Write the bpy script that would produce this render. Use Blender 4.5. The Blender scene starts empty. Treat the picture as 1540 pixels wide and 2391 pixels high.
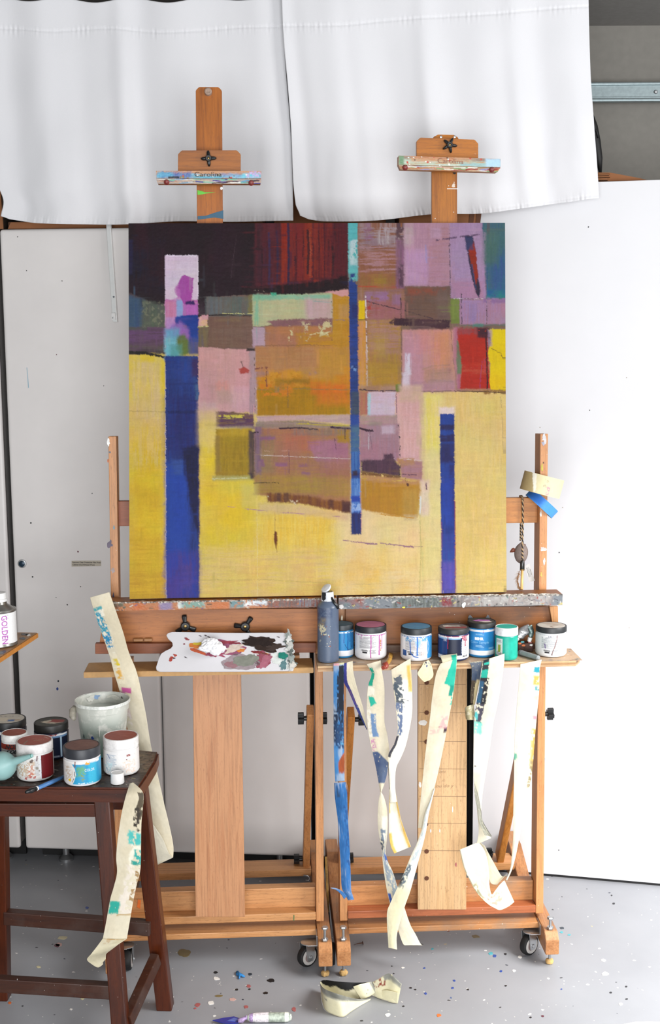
import bpy, bmesh, math, random
import numpy as np
from mathutils import Vector, Matrix, noise as mnoise

# ------------------------------------------------------------------ camera
F_PX = 2900.0; CAM_H = 1.56; PITCH = math.radians(8.0); ROLL = math.radians(0.38)
cp, sp = math.cos(PITCH), math.sin(PITCH); cr, sr = math.cos(ROLL), math.sin(ROLL)
_X = Vector((1, 0, 0)); _U = Vector((0, sp, cp)); FWD = Vector((0, cp, -sp))
C_RIGHT = _X * cr - _U * sr
C_UP = _X * sr + _U * cr
CAM = Vector((0, 0, CAM_H))
scene = bpy.context.scene
col = scene.collection
cam_data = bpy.data.cameras.new('camera')
cam = bpy.data.objects.new('camera', cam_data); col.objects.link(cam)
cam_data.sensor_fit = 'VERTICAL'; cam_data.sensor_height = 24.0
cam_data.lens = 24.0 * F_PX / 2391.0
cam_data.clip_start = 0.05; cam_data.clip_end = 100
cam.matrix_world = Matrix(((C_RIGHT.x, C_UP.x, -FWD.x, CAM.x), (C_RIGHT.y, C_UP.y, -FWD.y, CAM.y),
                           (C_RIGHT.z, C_UP.z, -FWD.z, CAM.z), (0, 0, 0, 1)))
scene.camera = cam

# ------------------------------------------------------------------ world and lights
world = bpy.data.worlds.new('daylight'); scene.world = world; world.use_nodes = True
bg = world.node_tree.nodes['Background']
bg.inputs[0].default_value = (0.93, 0.965, 1.0, 1); bg.inputs[1].default_value = 0.42

def area(name, loc, target, sx, sy, power, colr=(1, 1, 1)):
    ld = bpy.data.lights.new(name, 'AREA'); ld.shape = 'RECTANGLE'; ld.size = sx; ld.size_y = sy
    ld.energy = power; ld.color = colr
    o = bpy.data.objects.new(name, ld); col.objects.link(o); o.location = loc
    o.rotation_euler = (Vector(target) - Vector(loc)).to_track_quat('-Z', 'Y').to_euler()
    return o
area('side_window_light', (1.62, 2.25, 1.35), (1.3, 2.55, 0.0), 0.9, 1.2, 42, (1.0, 0.99, 0.97)).data.spread = math.radians(125)
area('upper_fill_light', (2.35, 1.55, 1.95), (0.75, 3.4, 1.75), 0.9, 1.2, 34, (1.0, 0.99, 0.98))  # added fill with no known source, grazes the curtains and upper cupboard
area('garage_opening_light', (0.25, -1.6, 1.15), (-0.3, 3.2, 1.6), 3.2, 1.8, 188, (0.97, 0.985, 1.0))
scene.view_settings.view_transform = 'Standard'; scene.view_settings.look = 'None'
scene.view_settings.exposure = 0.0; scene.view_settings.gamma = 1.0
scene.view_settings.use_curve_mapping = False

# ------------------------------------------------------------------ pixel to world geometry
THETA = math.radians(3.2)                      # both easels are turned a little
ER = Vector((math.cos(THETA), math.sin(THETA), 0)); EB = Vector((-math.sin(THETA), math.cos(THETA), 0))
UZ = Vector((0, 0, 1))
LEAN = math.tan(math.radians(3.0))
def ray(u, v):
    a = (u - 770.0) / F_PX; b = -(v - 1195.5) / F_PX
    return FWD + C_RIGHT * a + C_UP * b
def hit(u, v, p0, n):
    d = ray(u, v); n = Vector(n)
    return CAM + d * ((Vector(p0) - CAM).dot(n) / d.dot(n))
def PY(u, v, y): return hit(u, v, (0, y, 0), (0, 1, 0))
def PZ(u, v, z): return hit(u, v, (0, 0, z), (0, 0, 1))
def PD(u, v, d): return hit(u, v, EB * d, EB)
def PL(u, v, off=0.0, lean=LEAN):              # plane that leans back with the easel frames
    return hit(u, v, EB * (2.96 + off) + UZ * 0.1, EB - UZ * lean)
def W(s, d, z): return ER * s + EB * d + UZ * z
def loc(P): P = Vector(P); return P.dot(ER), P.dot(EB), P.z

# ------------------------------------------------------------------ colours and materials
def lin(h):
    if not isinstance(h, str): return tuple(h)
    h = h.lstrip('#'); out = []
    for i in (0, 2, 4):
        c = int(h[i:i+2], 16) / 255.0
        out.append(c / 12.92 if c <= 0.04045 else ((c + 0.055) / 1.055) ** 2.4)
    return tuple(out)
def tone(c, k, sat):
    c = np.array(lin(c)[:3]); l = c @ np.array([.3, .55, .15]); c = np.clip(l + (c - l) * sat, 0.002, 1) * k
    return (float(c[0]), float(c[1]), float(c[2]), 1.0)
def rgba(h): return (*lin(h), 1.0)
MATS = {}
def newmat(name):
    m = bpy.data.materials.new(name); m.use_nodes = True
    return m, m.node_tree.nodes, m.node_tree.links, m.node_tree.nodes['Principled BSDF']
def N(nt, t, **kw):
    n = nt.new(t)
    for k, v in kw.items(): setattr(n, k, v)
    return n
def mixc(nt, lk, fac, a, b, blend='MIX'):
    n = nt.new('ShaderNodeMix'); n.data_type = 'RGBA'; n.blend_type = blend
    if isinstance(fac, float): n.inputs[0].default_value = fac
    else: lk.new(fac, n.inputs[0])
    for i, x in ((6, a), (7, b)):
        if isinstance(x, (tuple, list)): n.inputs[i].default_value = x
        else: lk.new(x, n.inputs[i])
    return n.outputs[2]
def coords(nt, lk, scale):
    tc = nt.new('ShaderNodeTexCoord'); mp = nt.new('ShaderNodeMapping')
    mp.inputs['Scale'].default_value = scale
    lk.new(tc.outputs['Object'], mp.inputs['Vector']); return mp.outputs[0]
def noise(nt, lk, vec, scale, detail=4, rough=0.55):
    n = nt.new('ShaderNodeTexNoise'); n.inputs['Scale'].default_value = scale
    n.inputs['Detail'].default_value = detail; n.inputs['Roughness'].default_value = rough
    lk.new(vec, n.inputs['Vector']); return n.outputs[0]
def ramp(nt, lk, fac, stops):
    r = nt.new('ShaderNodeValToRGB'); e = r.color_ramp.elements
    while len(e) < len(stops): e.new(0.5)
    for i, (p, c) in enumerate(stops):
        e[i].position = p; e[i].color = rgba(c) if isinstance(c, str) else ((c, c, c, 1) if isinstance(c, float) else c)
    lk.new(fac, r.inputs[0]); return r.outputs[0]
def bump(nt, lk, h, bsdf, strength=0.2, dist=0.001):
    b = nt.new('ShaderNodeBump'); b.inputs['Strength'].default_value = strength; b.inputs['Distance'].default_value = dist
    lk.new(h, b.inputs['Height']); lk.new(b.outputs[0], bsdf.inputs['Normal'])
def plain(name, c, rough=0.5, metal=0.0, var=0.06, bs=0.08, scale=60.0, trans=0.0, alpha=1.0):
    if name in MATS: return MATS[name]
    m, nt, lk, b = newmat(name)
    v = coords(nt, lk, (1, 1, 1)); n = noise(nt, lk, v, scale)
    base = lin(c); d = tuple(x * (1 - var) for x in base) + (1,); l = tuple(min(1, x * (1 + var)) for x in base) + (1,)
    lk.new(ramp(nt, lk, n, [(0.3, d), (0.7, l)]), b.inputs['Base Color'])
    b.inputs['Roughness'].default_value = rough; b.inputs['Metallic'].default_value = metal
    if trans: b.inputs['Transmission Weight'].default_value = trans
    if bs: bump(nt, lk, n, b, bs)
    MATS[name] = m; return m
def wood(name, axis, light, dark, rough=0.45, pore='#6b4022', splat=0.0, dirt=None, fine=1.0):
    """grain runs along axis (0,1,2) of the object's own coordinates"""
    if name in MATS: return MATS[name]
    m, nt, lk, b = newmat(name)
    light, dark = [tone(c, .82, 1.14) for c in (light, dark)]
    sc = [22.0 * fine] * 3; sc[axis] = 1.3 * fine
    v = coords(nt, lk, tuple(sc)); n = noise(nt, lk, v, 1.6, 6, 0.6)
    base = ramp(nt, lk, n, [(0.32, dark), (0.5, light), (0.68, light)])
    sp_ = [620.0] * 3; sp_[axis] = 90.0
    v2 = coords(nt, lk, tuple(sp_)); n2 = noise(nt, lk, v2, 1.0, 2, 0.5)
    pf = ramp(nt, lk, n2, [(0.6, 0.0), (0.70, 0.38)])
    base = mixc(nt, lk, pf, base, rgba(pore))
    s3 = [210.0] * 3; s3[axis] = 3.2; v5 = coords(nt, lk, tuple(s3)); n5 = noise(nt, lk, v5, 1.0, 3, .6)
    base = mixc(nt, lk, 1.0, base, ramp(nt, lk, n5, [(.34, (.80, .78, .76, 1)), (.52, (1.02, 1.02, 1.02, 1)), (.7, (1.06, 1.06, 1.06, 1))]), 'MULTIPLY')
    hgt = n2
    if dirt:
        v3 = coords(nt, lk, (1, 1, 1)); n3 = noise(nt, lk, v3, 9.0, 5, 0.65)
        base = mixc(nt, lk, ramp(nt, lk, n3, [(0.5, 0.0), (0.72, 0.6)]), base, rgba(dirt))
    if splat:
        v4 = coords(nt, lk, (1, 1, 1)); vo = nt.new('ShaderNodeTexVoronoi'); vo.inputs['Scale'].default_value = 85.0
        lk.new(v4, vo.inputs['Vector'])
        sep = nt.new('ShaderNodeSeparateColor'); lk.new(vo.outputs['Color'], sep.inputs[0]); mu = nt.new('ShaderNodeMath'); mu.operation = 'MULTIPLY'
        lk.new(ramp(nt, lk, vo.outputs['Distance'], [(0.08 * splat, 1.0), (0.11 * splat, 0.0)]), mu.inputs[0]); lk.new(ramp(nt, lk, sep.outputs[0], [(.70, 0.0), (.74, .9)]), mu.inputs[1])
        base = mixc(nt, lk, mu.outputs[0], base, rgba('#d8d2ca'))
    lk.new(base, b.inputs['Base Color']); b.inputs['Roughness'].default_value = rough
    bump(nt, lk, hgt, b, 0.12, 0.0006)
    MATS[name] = m; return m
def painted(name, rough=0.5, bs=0.25, scale=220.0, stretch=(1, 1, 1), coat=0.0, spec=0.3):
    """colour comes from the mesh colour attribute (flat paint and print)"""
    if name in MATS: return MATS[name]
    m, nt, lk, b = newmat(name)
    at = nt.new('ShaderNodeAttribute'); at.attribute_name = 'Col'
    v = coords(nt, lk, stretch); n = noise(nt, lk, v, scale, 5, 0.6)
    f = ramp(nt, lk, n, [(0.25, (0.93, 0.93, 0.93, 1)), (0.75, (1.05, 1.05, 1.05, 1))])
    lk.new(mixc(nt, lk, 1.0, at.outputs['Color'], f, 'MULTIPLY'), b.inputs['Base Color'])
    b.inputs['Roughness'].default_value = rough; b.inputs['Coat Weight'].default_value = coat; b.inputs['Specular IOR Level'].default_value = spec
    bump(nt, lk, n, b, bs, 0.0006)
    MATS[name] = m; return m

# ------------------------------------------------------------------ object helpers
WPOS = {}
def tag(o, label=None, cat=None, group=None, kind=None):
    if label: o['label'] = label
    if cat: o['category'] = cat
    if group: o['group'] = group
    if kind: o['kind'] = kind
    return o
def link(o, pos, parent):
    col.objects.link(o); WPOS[o.name] = Vector(pos)
    if parent is not None:
        o.parent = parent; o.location = Vector(pos) - WPOS[parent.name]
    else: o.location = pos
    return o
def thing(name, pos, label, cat, group=None):
    o = bpy.data.objects.new(name, None); o.empty_display_size = 0.05
    link(o, pos, None); return tag(o, label, cat, group)
def mk(name, verts, faces, mat, parent=None, smooth=False, origin=None, colors=None):
    V = np.array([tuple(v) for v in verts], dtype=np.float64) if not isinstance(verts, np.ndarray) else verts.astype(np.float64)
    c = (V.min(0) + V.max(0)) / 2 if origin is None else np.array(tuple(origin))
    me = bpy.data.meshes.new(name); V2 = V - c
    if isinstance(faces, np.ndarray):
        nf, k = faces.shape
        me.vertices.add(len(V2)); me.vertices.foreach_set('co', V2.ravel())
        me.loops.add(nf * k); me.loops.foreach_set('vertex_index', faces.ravel().astype(np.int32))
        me.polygons.add(nf); me.polygons.foreach_set('loop_start', np.arange(0, nf * k, k, dtype=np.int32))
        me.update(calc_edges=True); me.validate()
    else:
        me.from_pydata([tuple(v) for v in V2], [], [tuple(f) for f in faces]); me.update()
    if smooth: me.shade_smooth()
    if colors is not None:
        ca = me.color_attributes.new('Col', 'FLOAT_COLOR', 'POINT')
        C = np.ones((len(V2), 4)); C[:, :3] = colors; ca.data.foreach_set('color', C.ravel())
    if mat is not None: me.materials.append(mat)
    o = bpy.data.objects.new(name, me)
    return link(o, c, parent)
def from_bm(name, bm, mat, parent=None, smooth=False, origin=None):
    bm.normal_update()
    bm.verts.index_update()
    vs = [v.co.copy() for v in bm.verts]; fs = [[v.index for v in f.verts] for f in bm.faces]
    bm.free()
    return mk(name, vs, fs, mat, parent, smooth, origin)
def add_hexa(bm, c8, bevel=0.0, seg=2):
    """c8: 8 corners, bottom ring 4 then top ring 4"""
    vs = [bm.verts.new(Vector(c)) for c in c8]
    q = [(0, 3, 2, 1), (4, 5, 6, 7), (0, 1, 5, 4), (1, 2, 6, 5), (2, 3, 7, 6), (3, 0, 4, 7)]
    fs = [bm.faces.new([vs[i] for i in f]) for f in q]
    bmesh.ops.recalc_face_normals(bm, faces=fs)
    if bevel:
        es = set(e for f in fs for e in f.edges)
        bmesh.ops.bevel(bm, geom=list(es), offset=bevel, segments=seg, affect='EDGES', profile=0.6)
def hexa(name, c8, mat, parent=None, bevel=0.0015, smooth=False):
    bm = bmesh.new(); add_hexa(bm, c8, bevel); return from_bm(name, bm, mat, parent, smooth)
def ebox_c(s0, s1, d0, d1, z0, z1):
    return [W(s0, d0, z0), W(s1, d0, z0), W(s1, d1, z0), W(s0, d1, z0), W(s0, d0, z1), W(s1, d0, z1), W(s1, d1, z1), W(s0, d1, z1)]
def ebox(name, s0, s1, d0, d1, z0, z1, mat, parent=None, bevel=0.0015):
    return hexa(name, ebox_c(s0, s1, d0, d1, z0, z1), mat, parent, bevel)
def slab(name, quad, back, mat, parent=None, bevel=0.0015):
    """quad: front face corners bl, br, tr, tl in world space; back: vector to the rear face"""
    bl, br, tr, tl = [Vector(q) for q in quad]; b = Vector(back)
    return hexa(name, [bl, br, br + b, bl + b, tl, tr, tr + b, tl + b], mat, parent, bevel)
def bar(name, A, B, w, t, wdir, mat, parent=None, bevel=0.0015):
    A = Vector(A); B = Vector(B); ax = (B - A).normalized(); wd = Vector(wdir)
    wd = (wd - ax * wd.dot(ax)).normalized(); td = ax.cross(wd)
    h, k = wd * w / 2, td * t / 2
    return hexa(name, [A - h - k, A + h - k, A + h + k, A - h + k, B - h - k, B + h - k, B + h + k, B - h + k], mat, parent, bevel)
def prism(name, pts, ext, mat, parent=None, bevel=0.0, smooth=False):
    """pts: world polygon, extruded by ext"""
    bm = bmesh.new(); vs = [bm.verts.new(Vector(p)) for p in pts]; f = bm.faces.new(vs)
    r = bmesh.ops.extrude_face_region(bm, geom=[f])
    bmesh.ops.translate(bm, vec=Vector(ext), verts=[g for g in r['geom'] if isinstance(g, bmesh.types.BMVert)])
    bmesh.ops.recalc_face_normals(bm, faces=bm.faces[:])
    if bevel: bmesh.ops.bevel(bm, geom=bm.edges[:], offset=bevel, segments=2, affect='EDGES')
    return from_bm(name, bm, mat, parent, smooth)
def lathe(name, prof, base, mat, parent=None, seg=48, axis=UZ, smooth=True, caps=True, noise_amp=0.0, sx=1.0):
    """prof: list of (r, h) along axis from base"""
    axis = Vector(axis).normalized(); q = UZ.rotation_difference(axis); base = Vector(base)
    V = []; Fc = []; n = len(prof)
    for i, (r, h) in enumerate(prof):
        for j in range(seg):
            a = 2 * math.pi * j / seg
            rr = r
            if noise_amp and r > 1e-5: rr += noise_amp * mnoise.noise(Vector((math.cos(a) * 2, math.sin(a) * 2, h * 60 + base.x * 9)))
            V.append(base + q @ Vector((rr * math.cos(a) * sx, rr * math.sin(a), h)))
    for i in range(n - 1):
        for j in range(seg):
            k = (j + 1) % seg
            Fc.append((i * seg + j, i * seg + k, (i + 1) * seg + k, (i + 1) * seg + j))
    if caps:
        Fc.append(tuple(reversed(range(seg)))); Fc.append(tuple((n - 1) * seg + j for j in range(seg)))
    o = mk(name, V, Fc, mat, parent, False)
    if smooth:
        me = o.data; me.shade_smooth()
        try: me.set_sharp_from_angle(angle=math.radians(38))
        except Exception: pass
    return o
def tube(name, pts, r, mat, parent=None, seg=10, radii=None):
    P = [Vector(p) for p in pts]; V = []; Fc = []; n = len(P); prev = None
    for i, p in enumerate(P):
        t = (P[min(i + 1, n - 1)] - P[max(i - 1, 0)]).normalized()
        if prev is None:
            a = Vector((0, 0, 1)) if abs(t.z) < 0.9 else Vector((1, 0, 0)); prev = t.cross(a).normalized()
        u = (prev - t * prev.dot(t)).normalized(); w = t.cross(u); prev = u
        rr = radii[i] if radii else r
        for j in range(seg):
            a = 2 * math.pi * j / seg; V.append(p + u * (rr * math.cos(a)) + w * (rr * math.sin(a)))
    for i in range(n - 1):
        for j in range(seg):
            k = (j + 1) % seg; Fc.append((i * seg + j, i * seg + k, (i + 1) * seg + k, (i + 1) * seg + j))
    Fc.append(tuple(reversed(range(seg)))); Fc.append(tuple((n - 1) * seg + j for j in range(seg)))
    return mk(name, V, Fc, mat, parent, True)
def cyl(name, A, B, r, mat, parent=None, seg=24, bevel=0.0):
    A = Vector(A); B = Vector(B); h = (B - A).length; b = bevel or r * 0.12
    return lathe(name, [(r - b, 0), (r, b), (r, h - b), (r - b, h)], A, mat, parent, seg, B - A)

# ------------------------------------------------------------------ numpy noise for paint
def _hash(ix, iy, seed):
    n = (ix.astype(np.int64) * 374761393 + iy.astype(np.int64) * 668265263 + seed * 1442695041) & 0x7fffffff
    n = ((n ^ (n >> 13)) * 1274126177) & 0x7fffffff
    return ((n ^ (n >> 16)) & 0xffff) / 65535.0
def vnoise(x, y, seed=0):
    ix = np.floor(x); iy = np.floor(y); fx = x - ix; fy = y - iy
    fx = fx * fx * (3 - 2 * fx); fy = fy * fy * (3 - 2 * fy)
    a = _hash(ix, iy, seed); b = _hash(ix + 1, iy, seed); c = _hash(ix, iy + 1, seed); d = _hash(ix + 1, iy + 1, seed)
    return a + (b - a) * fx + (c - a) * fy + (a - b - c + d) * fx * fy
def fbm(x, y, seed=0, oct=4):
    s = 0; a = 0.5; t = 0
    for o in range(oct):
        s = s + a * vnoise(x * 2 ** o, y * 2 ** o, seed + o * 17); t += a; a *= 0.55
    return s / t
def sst(a, b, x):
    t = np.clip((x - a) / (b - a + 1e-9), 0, 1); return t * t * (3 - 2 * t)
class Canvas:
    """a little paint surface: X, Y coordinate arrays and an RGB array painted with brush patches"""
    def __init__(s, X, Y, base, unit=1.0):
        s.X, s.Y = X, Y; s.u = unit; s.C = np.zeros(X.shape + (3,)); s.C[:] = lin(base)
        u = unit
        s.w1 = fbm(X / (14 * u), Y / (14 * u), 3) - 0.5; s.w2 = fbm(X / (14 * u) + 50, Y / (14 * u), 7) - 0.5
        s.w3 = fbm(X / (3 * u), Y / (3 * u), 11, 3) - 0.5
        s.sv = fbm(X / (3.0 * u), Y / (40 * u), 21); s.sh = fbm(X / (40 * u), Y / (3.0 * u), 31)
        s.bl = fbm(X / (45 * u), Y / (45 * u), 41)
        s.we = fbm(X / (7.0 * u), Y / (7.0 * u), 51, 5)
    def _paint(s, m, c, c2=None, mix=None):
        c = np.array(lin(c))
        if c2 is not None:
            k = (s.bl if mix is None else mix)[..., None]; k = np.clip((k - 0.35) / 0.3, 0, 1)
            c = c * (1 - k) + np.array(lin(c2)) * k
        s.C[:] = s.C * (1 - m[..., None]) + c * m[..., None]
    def mask(s, pts, soft=1.5, rough=3.0, dry=0.0, dir='n', a=1.0):
        X = s.X + s.w1 * rough * 1.3 + s.w3 * rough * .8; Y = s.Y + s.w2 * rough * 1.3 + s.w3 * rough * .8
        if len(pts) == 4 and not hasattr(pts[0], '__len__'):
            x0, y0, x1, y1 = pts; pts = [(x0, y0), (x1, y0), (x1, y1), (x0, y1)]
        # signed distance to polygon
        n = len(pts); dmin = np.full(X.shape, 1e9); inside = np.zeros(X.shape, bool)
        for i in range(n):
            ax, ay = pts[i]; bx, by = pts[(i + 1) % n]; ex, ey = bx - ax, by - ay
            t = np.clip(((X - ax) * ex + (Y - ay) * ey) / (ex * ex + ey * ey + 1e-9), 0, 1)
            dd = (X - ax - t * ex) ** 2 + (Y - ay - t * ey) ** 2; dmin = np.minimum(dmin, dd)
            if ay != by:
                cnd = ((ay > Y) != (by > Y)) & (X < (bx - ax) * (Y - ay) / (by - ay) + ax); inside ^= cnd
        sd = np.sqrt(dmin) * np.where(inside, -1, 1)
        m = 1 - sst(-soft, soft, sd)
        if dry:
            st = {'v': s.sv, 'h': s.sh, 'n': s.we}[dir]; m = m * sst(dry - (.12 if dir != 'n' else .05), dry + (.12 if dir != 'n' else .05), st)
        return m * a
    def patch(s, pts, c, c2=None, soft=1.5, rough=2.0, dry=0.0, dir='n', a=1.0, mix=None):
        mx = {'v': s.sv, 'h': s.sh}.get(mix, None) if isinstance(mix, str) else mix
        s._paint(s.mask(pts, soft, rough, dry, dir, a), c, c2, mx)
    def line(s, pts, w, c, rough=1.0, dry=0.0, dir='n', a=1.0, soft=0.8):
        X = s.X + s.w1 * rough * 2; Y = s.Y + s.w2 * rough * 2; dmin = np.full(X.shape, 1e9)
        for i in range(len(pts) - 1):
            ax, ay = pts[i]; bx, by = pts[i + 1]; ex, ey = bx - ax, by - ay
            t = np.clip(((X - ax) * ex + (Y - ay) * ey) / (ex * ex + ey * ey + 1e-9), 0, 1)
            dmin = np.minimum(dmin, (X - ax - t * ex) ** 2 + (Y - ay - t * ey) ** 2)
        m = 1 - sst(w / 2 - soft, w / 2 + soft, np.sqrt(dmin))
        if dry:
            st = {'v': s.sv, 'h': s.sh, 'n': s.we}[dir]; m = m * sst(dry - (.1 if dir != 'n' else .06), dry + (.1 if dir != 'n' else .06), st)
        s._paint(m * a, c)
    def spots(s, n, rng, box, r, cols, a=1.0):
        for i in range(n):
            x = rng.uniform(box[0], box[2]); y = rng.uniform(box[1], box[3]); rr = rng.uniform(*r)
            d = np.hypot(s.X - x + s.w3 * rr, (s.Y - y + s.w1 * rr)); s._paint((1 - sst(rr * .7, rr, d)) * a, rng.choice(cols))
def grid_faces(nr, nc):
    i = np.arange(nr - 1)[:, None] * nc + np.arange(nc - 1)[None, :]
    return np.stack([i, i + nc, i + nc + 1, i + 1], -1).reshape(-1, 4)

# text as mesh data -> list of (x, z) verts and faces, unit cap height scaled to size
def text_geo(txt, size, shear=0.0, bold=0.0, width=None, align='CENTER', space=1.0):
    cu = bpy.data.curves.new('t', 'FONT'); cu.body = txt; cu.size = size; cu.align_x = align; cu.align_y = 'CENTER'
    cu.shear = shear; cu.offset = bold; cu.resolution_u = 3; cu.space_character = space
    ob = bpy.data.objects.new('t', cu); col.objects.link(ob)
    dg = bpy.context.evaluated_depsgraph_get(); me = bpy.data.meshes.new_from_object(ob.evaluated_get(dg))
    vs = [(v.co.x, v.co.y) for v in me.vertices]; fs = [tuple(p.vertices) for p in me.polygons]
    bpy.data.objects.remove(ob); bpy.data.curves.remove(cu); bpy.data.meshes.remove(me)
    if width:
        w = max(v[0] for v in vs) - min(v[0] for v in vs); k = width / w; vs = [(x * k, y) for x, y in vs]
    return vs, fs
def text_plane(name, txt, size, origin, xdir, ydir, mat, parent, **kw):
    vs, fs = text_geo(txt, size, **kw); o = Vector(origin); xd = Vector(xdir).normalized(); yd = Vector(ydir).normalized()
    nrm = xd.cross(yd)
    return mk(name, [o + xd * x + yd * y + nrm * 0.0004 for x, y in vs], fs, mat, parent)
def text_cyl(name, txt, size, base, r, ang0, h0, mat, parent, vertical=False, tiltfn=None, **kw):
    vs, fs = text_geo(txt, size, **kw); out = []
    for x, y in vs:
        if vertical: x, y = y, -x
        a = math.radians(ang0) + x / r; rr = r + 0.0006
        P = Vector((rr * math.sin(a), -rr * math.cos(a), h0 + y))
        out.append(Vector(base) + P)
    return mk(name, out, fs, mat, parent)

# ================================================================== THE SETTING
def blob(name, u, v, ru, rv, fn, nrm, mat, parent=None, rag=0.25, th=0.0006, n=26, rot=0.0, seed=None):
    """an irregular dab of paint with its own small thickness on the surface fn(u,v)"""
    sd = seed if seed is not None else int(u * 7 + v * 13)
    pts = []
    for i in range(n):
        a = 2 * math.pi * i / n
        k = 1 + rag * 1.6 * mnoise.noise(Vector((math.cos(a) * 1.7, math.sin(a) * 1.7, sd * 0.37))) + rag * .7 * mnoise.noise(Vector((math.cos(a) * 6, math.sin(a) * 6, sd * 0.71)))
        x, y = ru * k * math.cos(a), rv * k * math.sin(a)
        pts.append((u + x * math.cos(rot) - y * math.sin(rot), v + x * math.sin(rot) + y * math.cos(rot)))
    nn = Vector(nrm).normalized()
    return prism(name, [fn(*p) + nn * 0.0001 for p in pts], nn * th, mat, parent)

# floor: grey epoxy with scattered chips of paint
def floor_mat():
    m, nt, lk, b = newmat('grey_epoxy')
    v = coords(nt, lk, (1, 1, 1)); n1 = noise(nt, lk, v, 3.0, 5); n2 = noise(nt, lk, v, 420.0, 2)
    base = ramp(nt, lk, n1, [(0.3, '#8e9095'), (0.7, '#999ba0')])
    wv = nt.new('ShaderNodeVectorMath'); wv.operation = 'ADD'; nv = nt.new('ShaderNodeTexNoise'); nv.inputs['Scale'].default_value = 60
    lk.new(v, nv.inputs['Vector']); sc = nt.new('ShaderNodeVectorMath'); sc.operation = 'SCALE'; sc.inputs['Scale'].default_value = 0.014
    lk.new(nv.outputs['Color'], sc.inputs[0]); lk.new(v, wv.inputs[0]); lk.new(sc.outputs[0], wv.inputs[1])
    cols = [('#17171a', 24.0, .0034), ('#e9e7e4', 30.0, .0040), ('#20283a', 17.0, .0038), ('#d8d6cf', 55.0, .0020), ('#2e4f86', 9.0, .0042),
            ('#8a5a48', 8.0, .0040), ('#b7ab86', 10.0, .0052), ('#3b7f86', 7.0, .0036)]
    for i, (c, s, r) in enumerate(cols):
        vo = nt.new('ShaderNodeTexVoronoi'); vo.inputs['Scale'].default_value = s; vo.inputs['Randomness'].default_value = 1.0
        of = nt.new('ShaderNodeVectorMath'); of.operation = 'ADD'; of.inputs[1].default_value = (i * 3.7, i * 1.9, 0)
        lk.new(wv.outputs[0], of.inputs[0]); lk.new(of.outputs[0], vo.inputs['Vector'])
        rr = r * s; f = ramp(nt, lk, vo.outputs['Distance'], [(rr * 0.8, 1.0), (rr, 0.0)])
        # only some of the cells carry a chip
        sep = nt.new('ShaderNodeSeparateColor'); lk.new(vo.outputs['Color'], sep.inputs[0])
        g = ramp(nt, lk, sep.outputs[0], [(0.70, 0.0), (0.73, 0.9)])
        mu = nt.new('ShaderNodeMath'); mu.operation = 'MULTIPLY'; lk.new(f, mu.inputs[0]); lk.new(g, mu.inputs[1])
        base = mixc(nt, lk, mu.outputs[0], base, rgba(c))
    lk.new(base, b.inputs['Base Color']); b.inputs['Roughness'].default_value = 0.42
    bump(nt, lk, n2, b, 0.12, 0.0006)
    return m
M_floor = floor_mat()
floor = hexa('floor', [(-2.6, -2.2, -.1), (3.0, -2.2, -.1), (3.0, 4.1, -.1), (-2.6, 4.1, -.1), (-2.6, -2.2, 0), (3.0, -2.2, 0), (3.0, 4.1, 0), (-2.6, 4.1, 0)], M_floor, None, 0)
tag(floor, kind='structure')
WALLY = 3.95
CEIL = PY(1450, 60, WALLY).z
M_wall = plain('wall_plaster', '#7c7973', 0.9, var=0.05, bs=0.3, scale=45)
M_ceil = plain('ceiling_plaster', '#888581', 0.95, var=0.06, bs=0.6, scale=55)
def room_box(name, x0, x1, y0, y1, z0, z1, m):
    return tag(hexa(name, [(x0, y0, z0), (x1, y0, z0), (x1, y1, z0), (x0, y1, z0), (x0, y0, z1), (x1, y0, z1), (x1, y1, z1), (x0, y1, z1)], m, None, 0), kind='structure')
room_box('wall_back', -2.6, 3.0, WALLY, WALLY + .1, 0, CEIL, M_wall)
room_box('wall_left', -2.1, -2.0, -0.6, WALLY, 0, CEIL, M_wall)
room_box('ceiling', -2.6, 3.0, -0.4, WALLY + .1, CEIL, CEIL + .1, M_ceil)

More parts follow.
